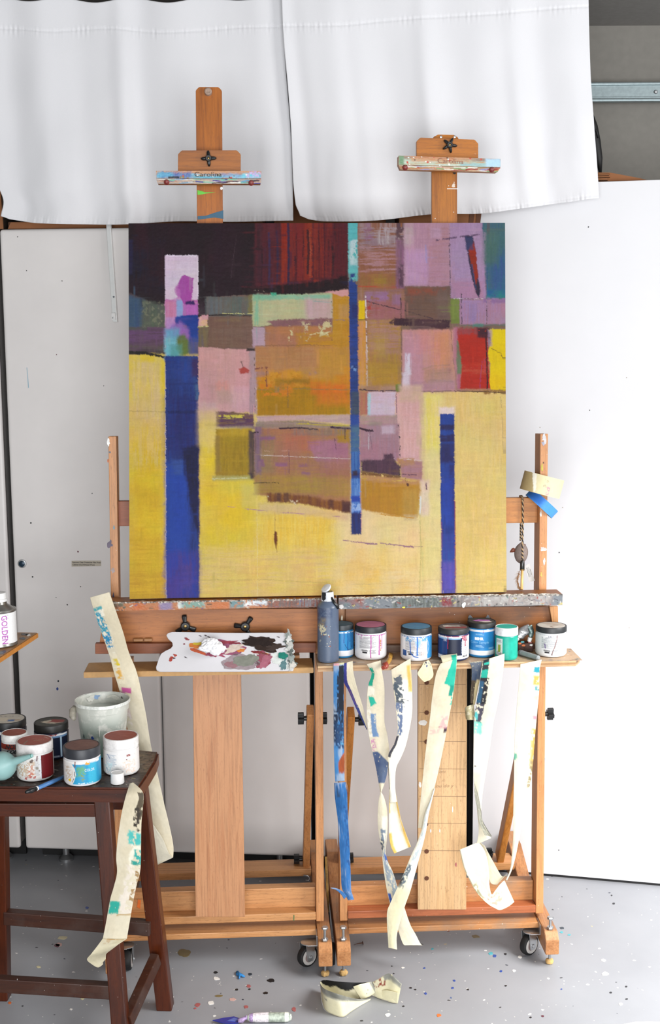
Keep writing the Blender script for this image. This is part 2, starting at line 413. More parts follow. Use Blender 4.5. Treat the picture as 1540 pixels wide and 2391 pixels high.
# chips and drops of paint big enough to be seen one by one
SPOTM = {k: plain('drop_' + k, c, 0.35, var=0.1, bs=0) for k, c in
         dict(black='#17171a', white='#e8e5e0', blue='#2f4b96', red='#a55a5a', pink='#c9a49c', olive='#7a6a44', teal='#48a3ad', orange='#d9713a', cream='#c8bf9a', grey='#2c3640', plum='#5a2030').items()}
fl = lambda u, v: PZ(u, v, 0.0)
for (u, v, a, b_, k) in [(505, 2285, 7, 4, 'white'), (492, 2342, 7, 4.5, 'white'), (632, 2290, 9, 4, 'black'), (503, 2271, 5, 2.5, 'black'), (584, 2275, 4.5, 2.5, 'grey'),
        (580, 2303, 5, 3.5, 'red'), (582, 2310, 3, 1.8, 'black'), (620, 2319, 6, 2.5, 'black'), (552, 2311, 4, 2, 'black'), (510, 2326, 10, 2.5, 'olive'), (543, 2334, 7, 3.5, 'pink'),
        (461, 2347, 6, 5, 'red'), (574, 2351, 5, 3.5, 'red'), (686, 2357, 5, 5, 'red'), (1024, 2371, 5, 3.2, 'orange'), (1169, 2268, 3, 2.4, 'blue'), (1199, 2267, 4, 2.5, 'white'),
        (1154, 2232, 5, 3, 'blue'), (1145, 2227, 5, 3, 'teal'), (1179, 2228, 3, 2.2, 'black'), (1311, 2167, 5, 2.6, 'grey'), (1310, 2177, 4, 2, 'teal'), (1328, 2183, 3.5, 1.7, 'teal'),
        (1408, 2243, 6, 3, 'white'), (1413, 2274, 9, 4, 'white'), (1213, 2235, 4.5, 2.6, 'white'), (905, 2370, 6, 4, 'white'), (1238, 2376, 2.6, 1.8, 'black'), (1266, 2373, 3.2, 2, 'plum'),
        (1092, 2311, 3, 1.6, 'black'), (1180, 2302, 2.8, 1.5, 'black'), (1432, 2110, 2.8, 2, 'black'), (1427, 2091, 1.8, 1.5, 'black'), (138, 2206, 8, 4, 'pink'), (146, 2190, 10, 4, 'cream'),
        (90, 2258, 5, 2.6, 'cream'), (134, 2208, 7, 3.5, 'plum'), (23, 2342, 4, 3, 'orange'), (192, 2332, 4.5, 2.6, 'cream'), (203, 2120, 4, 2.4, 'blue'), (166, 2357, 3.5, 2, 'white'),
        (430, 2225, 16, 9, 'olive'), (1110, 2187, 10, 3, 'olive'), (455, 2355, 3, 2, 'red'), (940, 2260, 3.4, 1.8, 'white'), (990, 2261, 2.5, 1.6, 'blue'), (993, 2320, 3.5, 2.4, 'blue'),
        (958, 2307, 3.5, 1.4, 'black'), (969, 2311, 3, 1.4, 'black'), (941, 2350, 2.6, 1.6, 'black'), (1009, 2216, 3, 1.8, 'teal'), (1448, 2345, 5, 3, 'white'), (1310, 2000 + 310, 2, 1.4, 'blue'),
        (1461, 2304, 2.8, 1.6, 'black'), (1462, 2333, 3, 1.6, 'black'), (1425, 2318, 3, 1.6, 'black'), (1060, 2290, 3, 1.8, 'blue'), (1056, 2307, 3.4, 2.2, 'blue')]:
    blob('paint_spot', u, v, a, b_, fl, (0, 0, 1), SPOTM[k], floor, th=0.0007, n=16)

# ------------------------------------------------------------------ tall metal cabinets along the back wall
M_cab = plain('pearl_grey_enamel', '#dcd8d6', 0.42, var=0.02, bs=0.04, scale=12)
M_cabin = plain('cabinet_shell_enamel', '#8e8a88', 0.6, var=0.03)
M_dark = plain('black_rubber_and_shade', '#131314', 0.6, var=0.1)  # rubber parts, and the painted shade in the cabinet gaps
M_black = plain('black_plastic', '#1b1c1e', 0.35, var=0.1, bs=0.05)
M_zinc = plain('zinc_plated_steel', '#b4b6b8', 0.32, 0.9, var=0.08, bs=0.1)
C1 = PZ(50, 1983, .06); C2 = PZ(730, 2003, .06)
CT = (C2 - C1).normalized(); CNn = Vector((CT.y, -CT.x, 0))      # towards the camera
CBk = -CNn
PC = lambda u, v: hit(u, v, C1, CNn)
CTOP = PC(160, 533).z
def door(name, x0, x1, parent, z0=.062, z1=None, r=.011):
    z1 = z1 or CTOP
    A = C1 + CT * ((x0 - C1.x) / CT.x); B = C1 + CT * ((x1 - C1.x) / CT.x)
    q = [Vector((A.x, A.y, z0)), Vector((B.x, B.y, z0)), Vector((B.x, B.y, z1)), Vector((A.x, A.y, z1))]
    b = CBk * .022; bm = bmesh.new()
    add_hexa(bm, [q[0], q[1], q[1] + b, q[0] + b, q[3], q[2], q[2] + b, q[3] + b], r, 5)
    return from_bm(name, bm, M_cab, parent, True)
def cabinet(label, xs, feet=True):
    x0, x1 = xs[0], xs[-1]
    A = C1 + CT * ((x0 - C1.x) / CT.x); B = C1 + CT * ((x1 - C1.x) / CT.x)
    t = thing('metal_cabinet', ((A.x + B.x) / 2, (A.y + B.y) / 2 + .2, 0), label, 'cabinet', 'tall metal cabinets along the wall')
    i = .006; o = CBk * .024; dp = CBk * .33
    a, b = A + CT * i + o, B - CT * i + o
    c = [Vector((a.x, a.y, .07)), Vector((b.x, b.y, .07)), Vector((b.x, b.y, .07)) + dp, Vector((a.x, a.y, .07)) + dp]
    hexa('cabinet_body', c + [q + UZ * (CTOP - .075) for q in c], M_cabin, t, .002)
    for k in range(len(xs) - 1):
        door('cabinet_door', xs[k] + .002, xs[k + 1] - .002, t)
    pa, pb = A + CT * .02 + CBk * .10, B - CT * .02 + CBk * .10
    c = [Vector((p.x, p.y, .002)) for p in (pa, pb, pb + CBk * .012, pa + CBk * .012)]
    hexa('under_shade_strip', c + [p + UZ * .068 for p in c], M_dark, t, 0)  # black strip added to paint the shade under the cabinet
    for fx in (.12, .88):
        for fy in (.07, .31):
            p = A + (B - A) * fx + CBk * fy
            lathe('levelling_foot', [(.022, 0), (.022, .008), (.016, .014), (.010, .02), (.010, .072)], (p.x, p.y, 0), M_zinc, t, 20)
    return t
xg1 = PC(55, 1983).x; xg2 = PC(385.5, 1990).x; xg3 = PC(729, 2003).x; xg4 = PC(1087, 1990).x
cabA = cabinet('grey metal cabinet cut off by the left edge, behind the stool', [xg1 - .62, xg1 - .008])
cabB = cabinet('tall grey double-door cabinet behind the left easel, with a small lock', [xg1 + .004, xg2, xg3 - .002])
cabC = cabinet('pale cabinet seen between the legs of the right easel, under hanging tapes', [xg3 + .006, xg4])
PCo = lambda u, v: hit(u, v, C1 + CNn * .0003, CNn)
lk_p = PCo(52, 1316)
lathe('lock_cylinder', [(.012, 0), (.0125, .002), (.0118, .004), (.009, .0045)], lk_p, M_zinc, cabB, 28, CNn)
lathe('lock_plug', [(.0088, 0), (.0088, .0052), (.0075, .0062)], lk_p, plain('dark_blue_lock', '#22384a', .3, .3), cabB, 24, CNn)
for u, v in ((72, 1221), (76, 1347)):
    lathe('screw_hole', [(.0024, 0), (.0022, .0006)], PCo(u, v), M_dark, cabB, 14, CNn)
for u, v, a, b_, k in ((182, 1288, 1.6, 2.2, 'plum'), (136, 1590, 1.8, 2.6, 'grey'), (134, 1608, 2.4, 4, 'blue'), (157, 1412, 1.6, 1.6, 'black'), (188, 1370, 1.2, 1.2, 'black'), (131, 1395, 1.1, 1, 'black'), (41, 553, 1.2, 1.2, 'black'), (62, 632, 1.2, 1.2, 'black'), (145, 656, 1.4, 1, 'black'), (215, 1152, 1.2, 1.2, 'black'), (242, 901, 1, 1, 'black'), (132, 828, 1, 1.4, 'plum')):
    blob('speck', u, v, a, b_, PCo, CNn, SPOTM[k], cabB, th=.0003, n=10)
prism('pencil_streak', [PCo(*p) for p in ((62, 858), (63.4, 858), (65.4, 880), (67.5, 905), (65.6, 906), (64, 880))], CNn * .0003, plain('blue_wax', '#8fb0c0', .5), cabB)
# printed sticker on the cabinet door
sk = [PCo(167, 1323), PCo(236, 1322), PCo(236, 1309), PCo(167, 1309.5)]
prism('door_sticker', sk, CNn * .0004, plain('sticker_film', '#bab2a3', .3, var=.02), cabB)
M_ink = plain('black_ink', '#26262a', .6, var=0)
PCs = lambda u, v: hit(u, v, C1 + CNn * .0007, CNn)
text_plane('sticker_text', 'Remove Clear Protective Film From', .0055, PCs(169, 1313), CT, UZ, M_ink, cabB, align='LEFT', width=(PC(235, 1316) - PC(169, 1316)).length, bold=.00012)
text_plane('sticker_text', 'Cabinet Door/Drawer Front', .0055, PCs(169, 1318.6), CT, UZ, M_ink, cabB, align='LEFT', width=(PC(221, 1316) - PC(169, 1316)).length, bold=.00012)

# white strip hanging from behind the curtain
M_white = plain('white_enamel', '#e9e9e8', .4, var=.02)
PCf = lambda o: (lambda u, v: hit(u, v, C1 + CNn * o, CNn))
st = thing('metal_strip', PCf(.006)(258, 640), 'thin white metal strip hanging from under the curtain, left of the painting', 'strip')
f = PCf(.012)
slab('strip_bar', [f(262.6, 752), f(273, 752), f(255.6, 500), f(246, 500)], CBk * .0035, plain('light_grey_strip', '#d5d7d6', .35, .2, var=.03), st, .0008)
slab('strip_flange', [f(271.6, 752), f(273.6, 752), f(256.4, 500), f(254.8, 500)], CBk * .011, M_white, st, .0005)
g = PCf(.018)
slab('strip_clip', [g(260, 747), g(269.5, 747), g(268, 730), g(259.3, 731)], CBk * .006, M_white, st, .001)
lathe('hole', [(.0028, 0), (.0024, .0004)], PCf(.0122)(265.3, 693), plain('hole_grey', '#6d7377', .5), st, 16, CNn)
lathe('rivet', [(.0022, 0), (.0022, .001), (.001, .0016)], PCf(.0182)(263.5, 742), M_zinc, st, 14, CNn)

# ------------------------------------------------------------------ big white cupboard on the right
E1 = PZ(1225, 2037.5, .006); E2 = PZ(1540, 2065, .006); ET = (E2 - E1).normalized(); EN = Vector((ET.y, -ET.x, 0)); EBk = -EN
PE = lambda u, v: hit(u, v, E1, EN)
ETOP = PE(1470, 422).z; eL = PE(1103, 1900); eR = PE(1720, 1500)
M_panel = plain('white_laminate', '#d6d6d9', .45, var=.01, bs=.03, scale=10)
wc = thing('white_cupboard', ((eL.x + eR.x) / 2, (eL.y + eR.y) / 2 + .15, 0), 'big plain white cupboard front on the right with a black line at its foot', 'cupboard')
q = [Vector((eL.x, eL.y, .008)), Vector((eR.x, eR.y, .008))]
c = [q[0], q[1], q[1] + EBk * .024, q[0] + EBk * .024]
hexa('cupboard_door', c + [p + UZ * (ETOP - .008) for p in c], M_panel, wc, .0012)
o = EBk * .026
c = [q[0] + o + ET * .03, q[1] + o, q[1] + o + Vector((0, .18, 0)), q[0] + o + ET * .10 + Vector((0, .34, 0))]
c = [Vector((p.x, p.y, .0)) for p in c]
hexa('cupboard_body', c + [p + UZ * (ETOP - .004) for p in c], M_cabin, wc, .001)
c = [q[0] + EN * -.004, q[1] + EN * -.004, q[1] + EBk * .02, q[0] + EBk * .02]; c = [Vector((p.x, p.y, 0)) for p in c]
hexa('foot_gap_shade', c + [p + UZ * .0078 for p in c], M_dark, wc, 0)  # black strip standing for the shaded gap under the door
PEo = lambda u, v: hit(u, v, E1 + EN * .0003, EN)
for u, v, a in ((1373, 530, 1.6), (1376, 958, 1.2), (1305, 1290, 1.5), (1260, 998, 1), (1313, 1185, 1), (1468, 1466, 1), (1262, 1186, 1), (1304, 1985, 1.2), (1462, 882, 1)):
    blob('speck', u, v, a, a * 1.2, PEo, EN, SPOTM['black'] if a > 1.1 else SPOTM['olive'], wc, th=.0003, n=8)
# tall black sheet added to stand for the shade in the gap between cabinets
xa, xb = PY(1094, 1700, 3.56).x, PY(1124, 1700, 3.56).x
bk = hexa('gap_shade_sheet', [(xa, 3.56, 0), (xb, 3.56, 0), (xb, 3.575, 0), (xa, 3.575, 0), (xa, 3.56, 1.80), (xb, 3.56, 1.80), (xb, 3.575, 1.80), (xa, 3.575, 1.80)], M_dark, None, .001)
tag(bk, 'narrow black sheet added for the shade in the gap beside the white cupboard', 'shade sheet')

# ------------------------------------------------------------------ things stored above the cabinets
def board_mat(name, c, sc=4.0): return plain(name, c, .85, var=.16, bs=.2, scale=sc)
M_card = board_mat('cardboard', '#8a5a38'); M_card2 = board_mat('dark_cardboard', '#5d3a26')
def carton(label, x0, x1, y0, y1, z0, z1, m, openend=False):
    t = thing('cardboard_box', ((x0 + x1) / 2, (y0 + y1) / 2, z0), label, 'box', 'cardboard boxes stored on the cabinets')
    c = [Vector(p) for p in ((x0, y0, z0), (x1, y0, z0), (x1, y1, z0), (x0, y1, z0))]
    hexa('carton', c + [p + UZ * (z1 - z0) for p in c], m, t, .003)
    hexa('flap', [(x0, y0 - .006, z0 + .001), (x1, y0 - .006, z0 + .001), (x1, y0 - .001, z0 + .001), (x0, y0 - .001, z0 + .001), (x0 + .01, y0 - .01, z1 - .002), (x1 - .01, y0 - .01, z1 - .002), (x1 - .01, y0 - .004, z1 - .002), (x0 + .01, y0 - .004, z1 - .002)], M_card, t, .001)
    return t
carton('brown cardboard box behind the gap between the two curtains', PY(640, 500, 3.55).x, PY(900, 500, 3.55).x, 3.53, 3.76, CTOP + .001, CTOP + .18, M_card2)
zt = PY(1030, 505, 3.47).z
cx = thing('cardboard_box', PY(1010, 520, 3.6), 'brown cardboard box showing behind the right mast, under the curtain hem', 'box', 'cardboard boxes stored on the cabinets')
x0, x1 = PY(930, 515, 3.5).x, PY(1112, 515, 3.5).x
hexa('carton', [(x0, 3.48, CTOP + .001), (x1, 3.48, CTOP + .001), (x1, 3.70, CTOP + .001), (x0, 3.70, CTOP + .001), (x0, 3.48, CTOP + .055), (x1, 3.48, CTOP + .055), (x1, 3.70, CTOP + .055), (x0, 3.70, CTOP + .055)], M_card, cx, .002)
for xx in (PY(1092, 515, 3.5).x, PY(1108, 515, 3.5).x):
    hexa('packing_tape', [(xx, 3.478, CTOP + .002), (xx + .012, 3.478, CTOP + .002), (xx + .012, 3.4795, CTOP + .002), (xx, 3.4795, CTOP + .002), (xx + .004, 3.478, CTOP + .053), (xx + .018, 3.478, CTOP + .053), (xx + .018, 3.4795, CTOP + .053), (xx + .004, 3.4795, CTOP + .053)], M_card2, cx, 0)
carton('dark brown box peeping out at the far left under the curtain corner', PY(-70, 500, 3.55).x, PY(10, 500, 3.55).x, 3.54, 3.80, CTOP + .001, CTOP + .3, board_mat('woven_brown', '#3a2a1c', 200))
carton('flat brown box on the cabinet, a dark line under the left curtain', PY(22, 528, 3.55).x, PY(620, 528, 3.55).x, 3.535, 3.78, CTOP + .001, CTOP + .022, M_card2)
# torn cardboard on the white cupboard
tc = thing('torn_cardboard', PE(1440, 420) + EBk * .05, 'sheets of torn brown cardboard lying on top of the white cupboard', 'cardboard')
bz = EBk * .05
for k, (pts, m) in enumerate([([(1360, 424), (1512, 421), (1493, 416), (1424, 403), (1380, 402)], M_card)]):
    fn = lambda u, v: hit(u, v, E1 + EBk * (.04 + .01 * k), EN)
    prism('cardboard_sheet', [fn(*p) for p in pts], EBk * .16, m, tc)
rng = random.Random(4)
for k in range(5):
    v_ = 405 + k * 3.6; fn = lambda u, v: hit(u, v, E1 + EBk * (.03), EN)
    a = fn(1382, v_ + 1); b_ = fn(1424 - rng.random() * 8, v_ + rng.random() * 2)
    bar('corrugated_layer', a, b_, .0028, .02, UZ, M_card, tc, .0006)
# black umbrella-like bundle leaning behind the curtain edge
ub = thing('folded_umbrella', PY(1400, 404, 3.66), 'slim black folded umbrella standing behind the edge of the right curtain', 'umbrella')
pp = [PY(1401, 404, 3.62), PY(1397, 370, 3.62), PY(1390, 330, 3.62), PY(1384, 295, 3.62), PY(1378, 262, 3.62)]
tube('umbrella_canopy', pp, .01, M_dark, ub, 12, [.004, .011, .014, .013, .006])
tube('umbrella_strap', [PY(1383, 300, 3.605), PY(1392, 305, 3.605), PY(1396, 322, 3.605)], .003, M_dark, ub, 8)
# galvanised door track along the wall
gy = WALLY - .055
zt_, z1_, z2_, zb_ = PY(1450, 193, gy).z, PY(1450, 200, gy).z, PY(1450, 228, gy).z, PY(1450, 239, gy).z
M_galv = plain('galvanised_steel', '#8f9c9f', .38, .75, var=.1, bs=.1, scale=90)
tr = thing('door_track', (1.4, gy, zb_), 'galvanised steel garage door track running along the grey wall at top right', 'track')
def xbox(name, y0, y1, z0, z1, m, p, x0=.70, x1=2.6, bev=.0012):
    return hexa(name, [(x0, y0, z0), (x1, y0, z0), (x1, y1, z0), (x0, y1, z0), (x0, y0, z1), (x1, y0, z1), (x1, y1, z1), (x0, y1, z1)], m, p, bev)
xbox('track_web', gy, gy + .003, z2_ - .002, z1_ + .002, M_galv, tr)
xbox('track_lip', gy - .012, WALLY - .001, z1_, zt_, M_galv, tr, bev=.003)
xbox('track_groove', gy - .016, gy + .012, zb_, z2_ - .004, M_galv, tr, bev=.0035)
xbox('track_ridge', gy - .006, gy + .003, z2_ - .004, z2_ + .002, M_galv, tr)
lathe('bolt_head', [(.006, 0), (.006, .002), (.004, .004)], PY(1530, 215, gy - .0005), M_zinc, tr, 18, (0, -1, 0))

# ------------------------------------------------------------------ curtains
M_cloth = plain('white_curtain_cloth', '#dadadd', .85, var=.012, bs=.05, scale=500)
def interp(pts, x, k=0):
    xs = [p[0] for p in pts]; ys = [p[1] for p in pts]; return float(np.interp(x, xs, ys))
def smooth_interp(pts, x):
    xs = [p[0] for p in pts]
    for i in range(len(xs) - 1):
        if x <= xs[i + 1] or i == len(xs) - 2:
            t = min(max((x - xs[i]) / (xs[i + 1] - xs[i]), 0), 1)
            p0 = pts[max(i - 1, 0)][1]; p1 = pts[i][1]; p2 = pts[i + 1][1]; p3 = pts[min(i + 2, len(pts) - 1)][1]
            return .5 * ((2 * p1) + (-p0 + p2) * t + (2 * p0 - 5 * p1 + 4 * p2 - p3) * t * t + (-p0 + 3 * p1 - 3 * p2 + p3) * t ** 3)
def curtain(name, label, y0, left, right, top, bottom, seam, folds, seed):
    """left/right: u along t; top/bottom/seam: v along s"""
    NS, NT = 300, 190; V = np.zeros((NT, NS, 3)); rng = random.Random(seed)
    ss = np.linspace(0, 1, NS); tt = np.linspace(0, 1, NT)
    for j, t in enumerate(tt):
        uL, uR = smooth_interp(left, t), smooth_interp(right, t)
        for i, s in enumerate(ss):
            u = uL + (uR - uL) * s; vt = smooth_interp(top, s); vb = smooth_interp(bottom, s); v = vt + (vb - vt) * t
            y = y0
            for (fs, fw, fa, fd) in folds:            # centre, width, depth, drift
                x = (s - fs - fd * (t - .5)) / fw
                y += .75 * fa * math.exp(-x * x) * (.45 + .75 * t)
            y += .004 * mnoise.noise(Vector((s * 7, t * 4, seed)))
            y += .0030 * (t ** 2) * mnoise.noise(Vector((s * 26, t * 6, seed + 3))) * .6
            sv = smooth_interp(seam, s); ds = v - sv
            y += .0022 * math.exp(-(ds / 2.2) ** 2)
            y += .0022 * math.exp(-(max(ds, -ds * 1.8) / 14) ** 2) * mnoise.noise(Vector((s * 120, 3, seed)))
            db = vb - v
            y += .0030 * math.exp(-(db / 13) ** 2) * mnoise.noise(Vector((s * 130, 9, seed)))
            if abs(db - 8) < 2: y += .0010
            V[j, i] = PY(u, v, y)
    o = mk(name, V.reshape(-1, 3), grid_faces(NT, NS), M_cloth, None, True)
    md = o.modifiers.new('thickness', 'SOLIDIFY'); md.thickness = .0012; md.offset = 0
    return tag(o, label, 'curtain', 'white curtains over the storage')
rod_z = PY(400, -22, 3.37).z
topL = [(0, -3), (.03, -5), (.12, 3), (.23, -5), (.35, 6), (.47, -5), (.6, 6), (.72, -5), (.85, 1), (1, -9)]
topR = [(0, -10), (.12, -16), (.3, -9), (.45, -18), (.6, -11), (.75, -20), (.9, -14), (1, -20)]
folds = [(.06, .05, .018, .02), (.17, .05, -.016, .05), (.30, .06, .016, .02), (.44, .035, -.020, .01), (.50, .05, .020, -.02), (.64, .07, -.012, .03), (.78, .08, .016, .06), (.93, .05, -.016, .03)]
curtain('curtain', 'left white curtain panel hanging behind the mast of the left easel', 3.40,
        [(0, -14), (.5, -12), (.85, -6), (.93, 8), (1, 2)], [(0, 660), (.3, 666), (.6, 678), (.85, 683), (1, 684)], topL,
        [(0, 505), (.03, 512), (.12, 521), (.3, 524), (.42, 524), (.6, 517), (.8, 518), (1, 515)], [(0, 66), (.1, 68), (.2, 73), (.4, 66), (.55, 75), (.7, 72), (.85, 64), (1, 62)], folds, 2)
folds = [(.04, .03, .014, .02), (.17, .06, -.014, -.03), (.21, .03, .010, .02), (.33, .07, .020, .03), (.46, .035, -.018, .0), (.54, .06, .014, .03), (.66, .06, -.012, .02), (.76, .035, -.016, .02), (.83, .05, .016, .0), (.95, .05, -.012, .03)]
curtain('curtain', 'right white curtain panel reaching to the grey wall, hem rising to the right', 3.372,
        [(0, 657), (.2, 662), (.4, 671), (.6, 679), (.85, 684), (.95, 690), (1, 700)], [(0, 1373), (.4, 1378), (.7, 1388), (.9, 1395), (1, 1398)], topR,
        [(0, 504), (.03, 512), (.08, 517), (.25, 515), (.45, 500), (.6, 499), (.75, 486), (.9, 472), (1, 463)], [(0, 60), (.2, 58), (.35, 48), (.45, 42), (.7, 32), (.85, 22), (1, 15)], folds, 5)
rod = thing('curtain_rod', (.1, 3.385, rod_z), 'steel rod above the picture edge that carries the white curtains', 'curtain rod')
cyl('rod', (-1.0, 3.385, rod_z), (.98, 3.385, rod_z), .008, M_zinc, rod, 16)
for x in (-.95, .0, .95):
    cyl('rod_bracket', (x, 3.385, rod_z), (x, 3.385, CEIL), .005, M_zinc, rod, 12)

# ================================================================== THE PAINTING
def painting_colors(X, Y):
    K = Canvas(X, Y, '#dcc176')
    P, L = K.patch, K.line
    # broad yellow grounds
    P((302, 700, 470, 1402), '#d8bd78', '#e0c650', soft=8, mix='v')
    P([(302, 960), (386, 1000), (386, 1402), (302, 1402)], '#dfc345', '#d9bc52', soft=30, rough=8, a=.9)
    P((302, 1040, 386, 1402), '#e0c23c', '#d6b236', soft=30, rough=10)
    P((302, 1255, 386, 1402), '#c9a032', '#d8b13c', soft=22, rough=12, a=.7, mix='h')
    P((302, 1340, 386, 1402), '#b98f38', '#d6ae3c', soft=14, rough=12, a=.45, mix='h')
    P((463, 1000, 1000, 1402), '#e2c862', '#e6cf80', soft=10, mix='h')
    P((463, 1040, 600, 1290), '#e4c83c', '#dfc24a', soft=26, rough=8)
    P((600, 1200, 800, 1330), '#e9cd62', '#e7c34e', soft=26, rough=12, mix='v')
    P((463, 1290, 760, 1402), '#e4c96c', '#e0c27c', soft=20, rough=12, mix='h')
    P((780, 1190, 1010, 1402), '#e4cd8c', '#e6d096', soft=26, rough=10)
    P((463, 1330, 960, 1402), '#e0b858', '#e2c880', soft=20, rough=14, a=.5, dry=.45, dir='h')
    P((790, 1280, 900, 1375), '#e6c257', '#e4cb80', soft=20, rough=16, a=.5)
    P((980, 925, 1182, 1402), '#dcc47e', '#d9bf70', soft=6, mix='v')
    P((984, 930, 1030, 1402), '#e3d28c', '#e2d294', soft=12, a=.9)
    P((984, 930, 1026, 1060), '#e2d16a', '#e4d486', soft=12, rough=6, mix='v')
    P((1060, 1150, 1182, 1402), '#d6bd68', '#dcc27e', soft=26, rough=8, a=.8, mix='v')
    P((1062, 1040, 1130, 1120), '#e0c87c', soft=20, rough=8, a=.6)
    P((1130, 930, 1182, 1010), '#d9c27c', '#d6bd6a', soft=14, a=.6, mix='h')
    P((300, 510, 386, 828), '#4c4244', '#5a4e4a', soft=2); P((386, 510, 1184, 826), '#7c6552', '#6c5650', soft=2); P((463, 820, 1184, 922), '#a8805c', '#a07c70', soft=2)
    # top dark field
    P([(302, 519), (596, 519), (596, 688), (463, 697), (463, 704), (440, 700), (386, 714), (360, 708), (302, 682)], '#261b1f', '#2b1c22', soft=1.6, rough=2)
    P((306, 560, 384, 680), '#232131', '#2a1d26', soft=12, rough=6, a=.8, dry=.42, dir='v')
    P((318, 522, 345, 585), '#371c24', soft=10, a=.6); P((374, 600, 386, 660), '#3a1c22', soft=6, a=.6)
    P((486, 595, 506, 615), '#341e26', soft=4, a=.8); P((463, 652, 478, 657), '#41454a', soft=2, a=.8)
    P((498, 530, 520, 690), '#2d1c26', soft=8, a=.6); L([(552, 550), (543, 612), (538, 652)], 1, '#5a4a4e', a=.6)
    P((306, 560, 312, 640), '#2d2b4a', soft=3, a=.7)
    # red striped field
    P([(594, 519), (812, 519), (812, 668), (700, 690), (640, 690), (594, 680)], '#4a2028', '#56242c', soft=3, mix='v')
    P((600, 524, 612, 660), '#43242e', soft=4, a=.8); P((624, 522, 640, 560), '#5a2830', soft=5)
    P((656, 523, 672, 664), '#82291f', '#8c3022', soft=2.5, mix='v', rough=1.5)
    P((674, 525, 690, 662), '#6e2a28', '#7c2a24', soft=3, mix='v'); P((691, 525, 708, 664), '#7a2b25', '#742828', soft=3, mix='v')
    P((709, 522, 724, 655), '#85301f', '#7c2c24', soft=3, mix='v'); P((718, 522, 728, 650), '#8a3524', soft=2)
    P((731, 524, 742, 660), '#80302a', '#7a2c20', soft=2.5, mix='v'); P((744, 524, 755, 652), '#6d2624', '#7d2c22', soft=3, mix='v')
    P((757, 524, 776, 650), '#742a24', '#5c2226', soft=3, mix='v'); P((778, 530, 808, 650), '#5a2024', '#4a1d24', soft=6, mix='v')
    for x, w, c, y0, y1 in ((609.5, 3.2, '#2a1820', 575, 665), (627, 5, '#3b2c4a', 545, 664), (646, 5, '#35263e', 540, 664), (671.5, 5.5, '#2e2440', 530, 668), (690.5, 2.6, '#4a1c22', 545, 660), (706, 2.5, '#3a1a20', 535, 600), (717.5, 5, '#2a1a20', 536, 640), (729.5, 2.5, '#481c22', 570, 660), (743, 2.6, '#451c20', 540, 650), (756, 2.4, '#451a20', 530, 650), (765, 3, '#3c181e', 560, 600), (781, 5, '#371a20', 530, 600), (775, 5, '#301a1e', 570, 655), (688, 4, '#331a24', 600, 665)):
        L([(x, y0), (x + 1.5, (y0 + y1) / 2), (x - .5, y1)], w, c, rough=.8, a=.9, soft=1.2)
    L([(721.5, 540), (724, 590), (722.5, 650)], 1, '#b06a50', a=.6, dry=.3)
    P([(560, 672), (640, 668), (700, 664), (770, 654), (808, 644), (813, 676), (760, 683), (700, 690), (646, 693), (642, 685), (560, 688)], '#231519', soft=2.2, rough=2.5)
    P((560, 668, 640, 674), '#5a242a', soft=2, dry=.55, dir='h', a=.8); L([(568, 678), (640, 681)], 2, '#b4a690', dry=.72, a=.7)
    P((302, 519, 1182, 523), '#2a1c20', soft=1.5, a=.0)
    # left middle blocks
    P([(302, 688), (338, 700), (338, 768), (302, 770)], '#3b526e', '#43586a', soft=5, mix='v')
    P([(334, 700), (386, 712), (386, 765), (330, 768)], '#5a5d52', '#55604f', soft=5, mix='v')
    P((334, 705, 384, 765), '#85866a', dry=.6, soft=5, a=.6)
    P((302, 764, 386, 820), '#5b4456', '#64505c', soft=3, mix='h'); P((302, 768, 384, 800), '#6a4a70', dry=.5, dir='h', soft=4, a=.7)
    P((302, 764, 344, 771), '#4f5a48', soft=3, a=.7); P((302, 806, 386, 826), '#5c5644', soft=3, a=.6, dry=.4, dir='h')
    P([(302, 826), (386, 838), (386, 880), (302, 880)], '#dcc27c', '#dfc44a', soft=2)
    P((310, 840, 384, 985), '#d9bf86', '#dcc26a', soft=16, rough=10, a=.9, mix='v'); P((330, 826, 362, 845), '#e0c443', soft=4)
    P((376, 840, 386, 960), '#dfc53c', soft=4, a=.8)
    P((308, 930, 384, 1090), '#d9bf7a', soft=20, rough=18, a=.6, dry=.5, dir='v')
    P([(302, 820), (336, 820), (386, 833), (386, 838), (340, 828), (302, 827)], '#26221f', soft=1.5, dry=.35)
    L([(302, 960), (386, 963)], 1.6, '#8f8048', a=.5)
    # column of white, magenta, turquoise and blue
    P((386, 597, 463, 712), '#d8c6cf', '#dccbd2', soft=1.2, rough=1, mix='h')
    P((388, 596, 460, 598.5), '#efe6ea', soft=1); L([(462, 600), (462, 700)], 1.4, '#eee4e8', rough=.6)
    P((386, 700, 463, 760), '#c888a8', '#b86aa4', soft=2, mix='h')
    P((387, 704, 414, 746), '#cf8ca6', soft=3, mix='v', c2='#c8809c'); P((412, 700, 428, 744), '#9aa4c8', '#8fb0cc', soft=3)
    P([(424, 646), (430, 643), (449, 648), (451, 650), (449, 690), (446, 716), (436, 720), (420, 695), (414, 690), (412, 672), (419, 655)], '#a8509c', '#ac549e', soft=1.6, rough=2)
    P((408, 665, 422, 700), '#bc74ae', dry=.5, soft=4, a=.8)
    P([(433, 704), (453, 702), (456, 712), (444, 720), (434, 716)], '#39255c', soft=2, rough=2.5)
    P((428, 712, 463, 738), '#a75aa4', '#bd70b0', soft=3, rough=3)
    P([(408, 742), (426, 738), (440, 735), (463, 736), (463, 800), (442, 800), (434, 760), (408, 760)], '#29489a', '#243c84', soft=2.5, rough=3)
    P((387, 742, 408, 770), '#c394b8', '#b08cc0', soft=4)
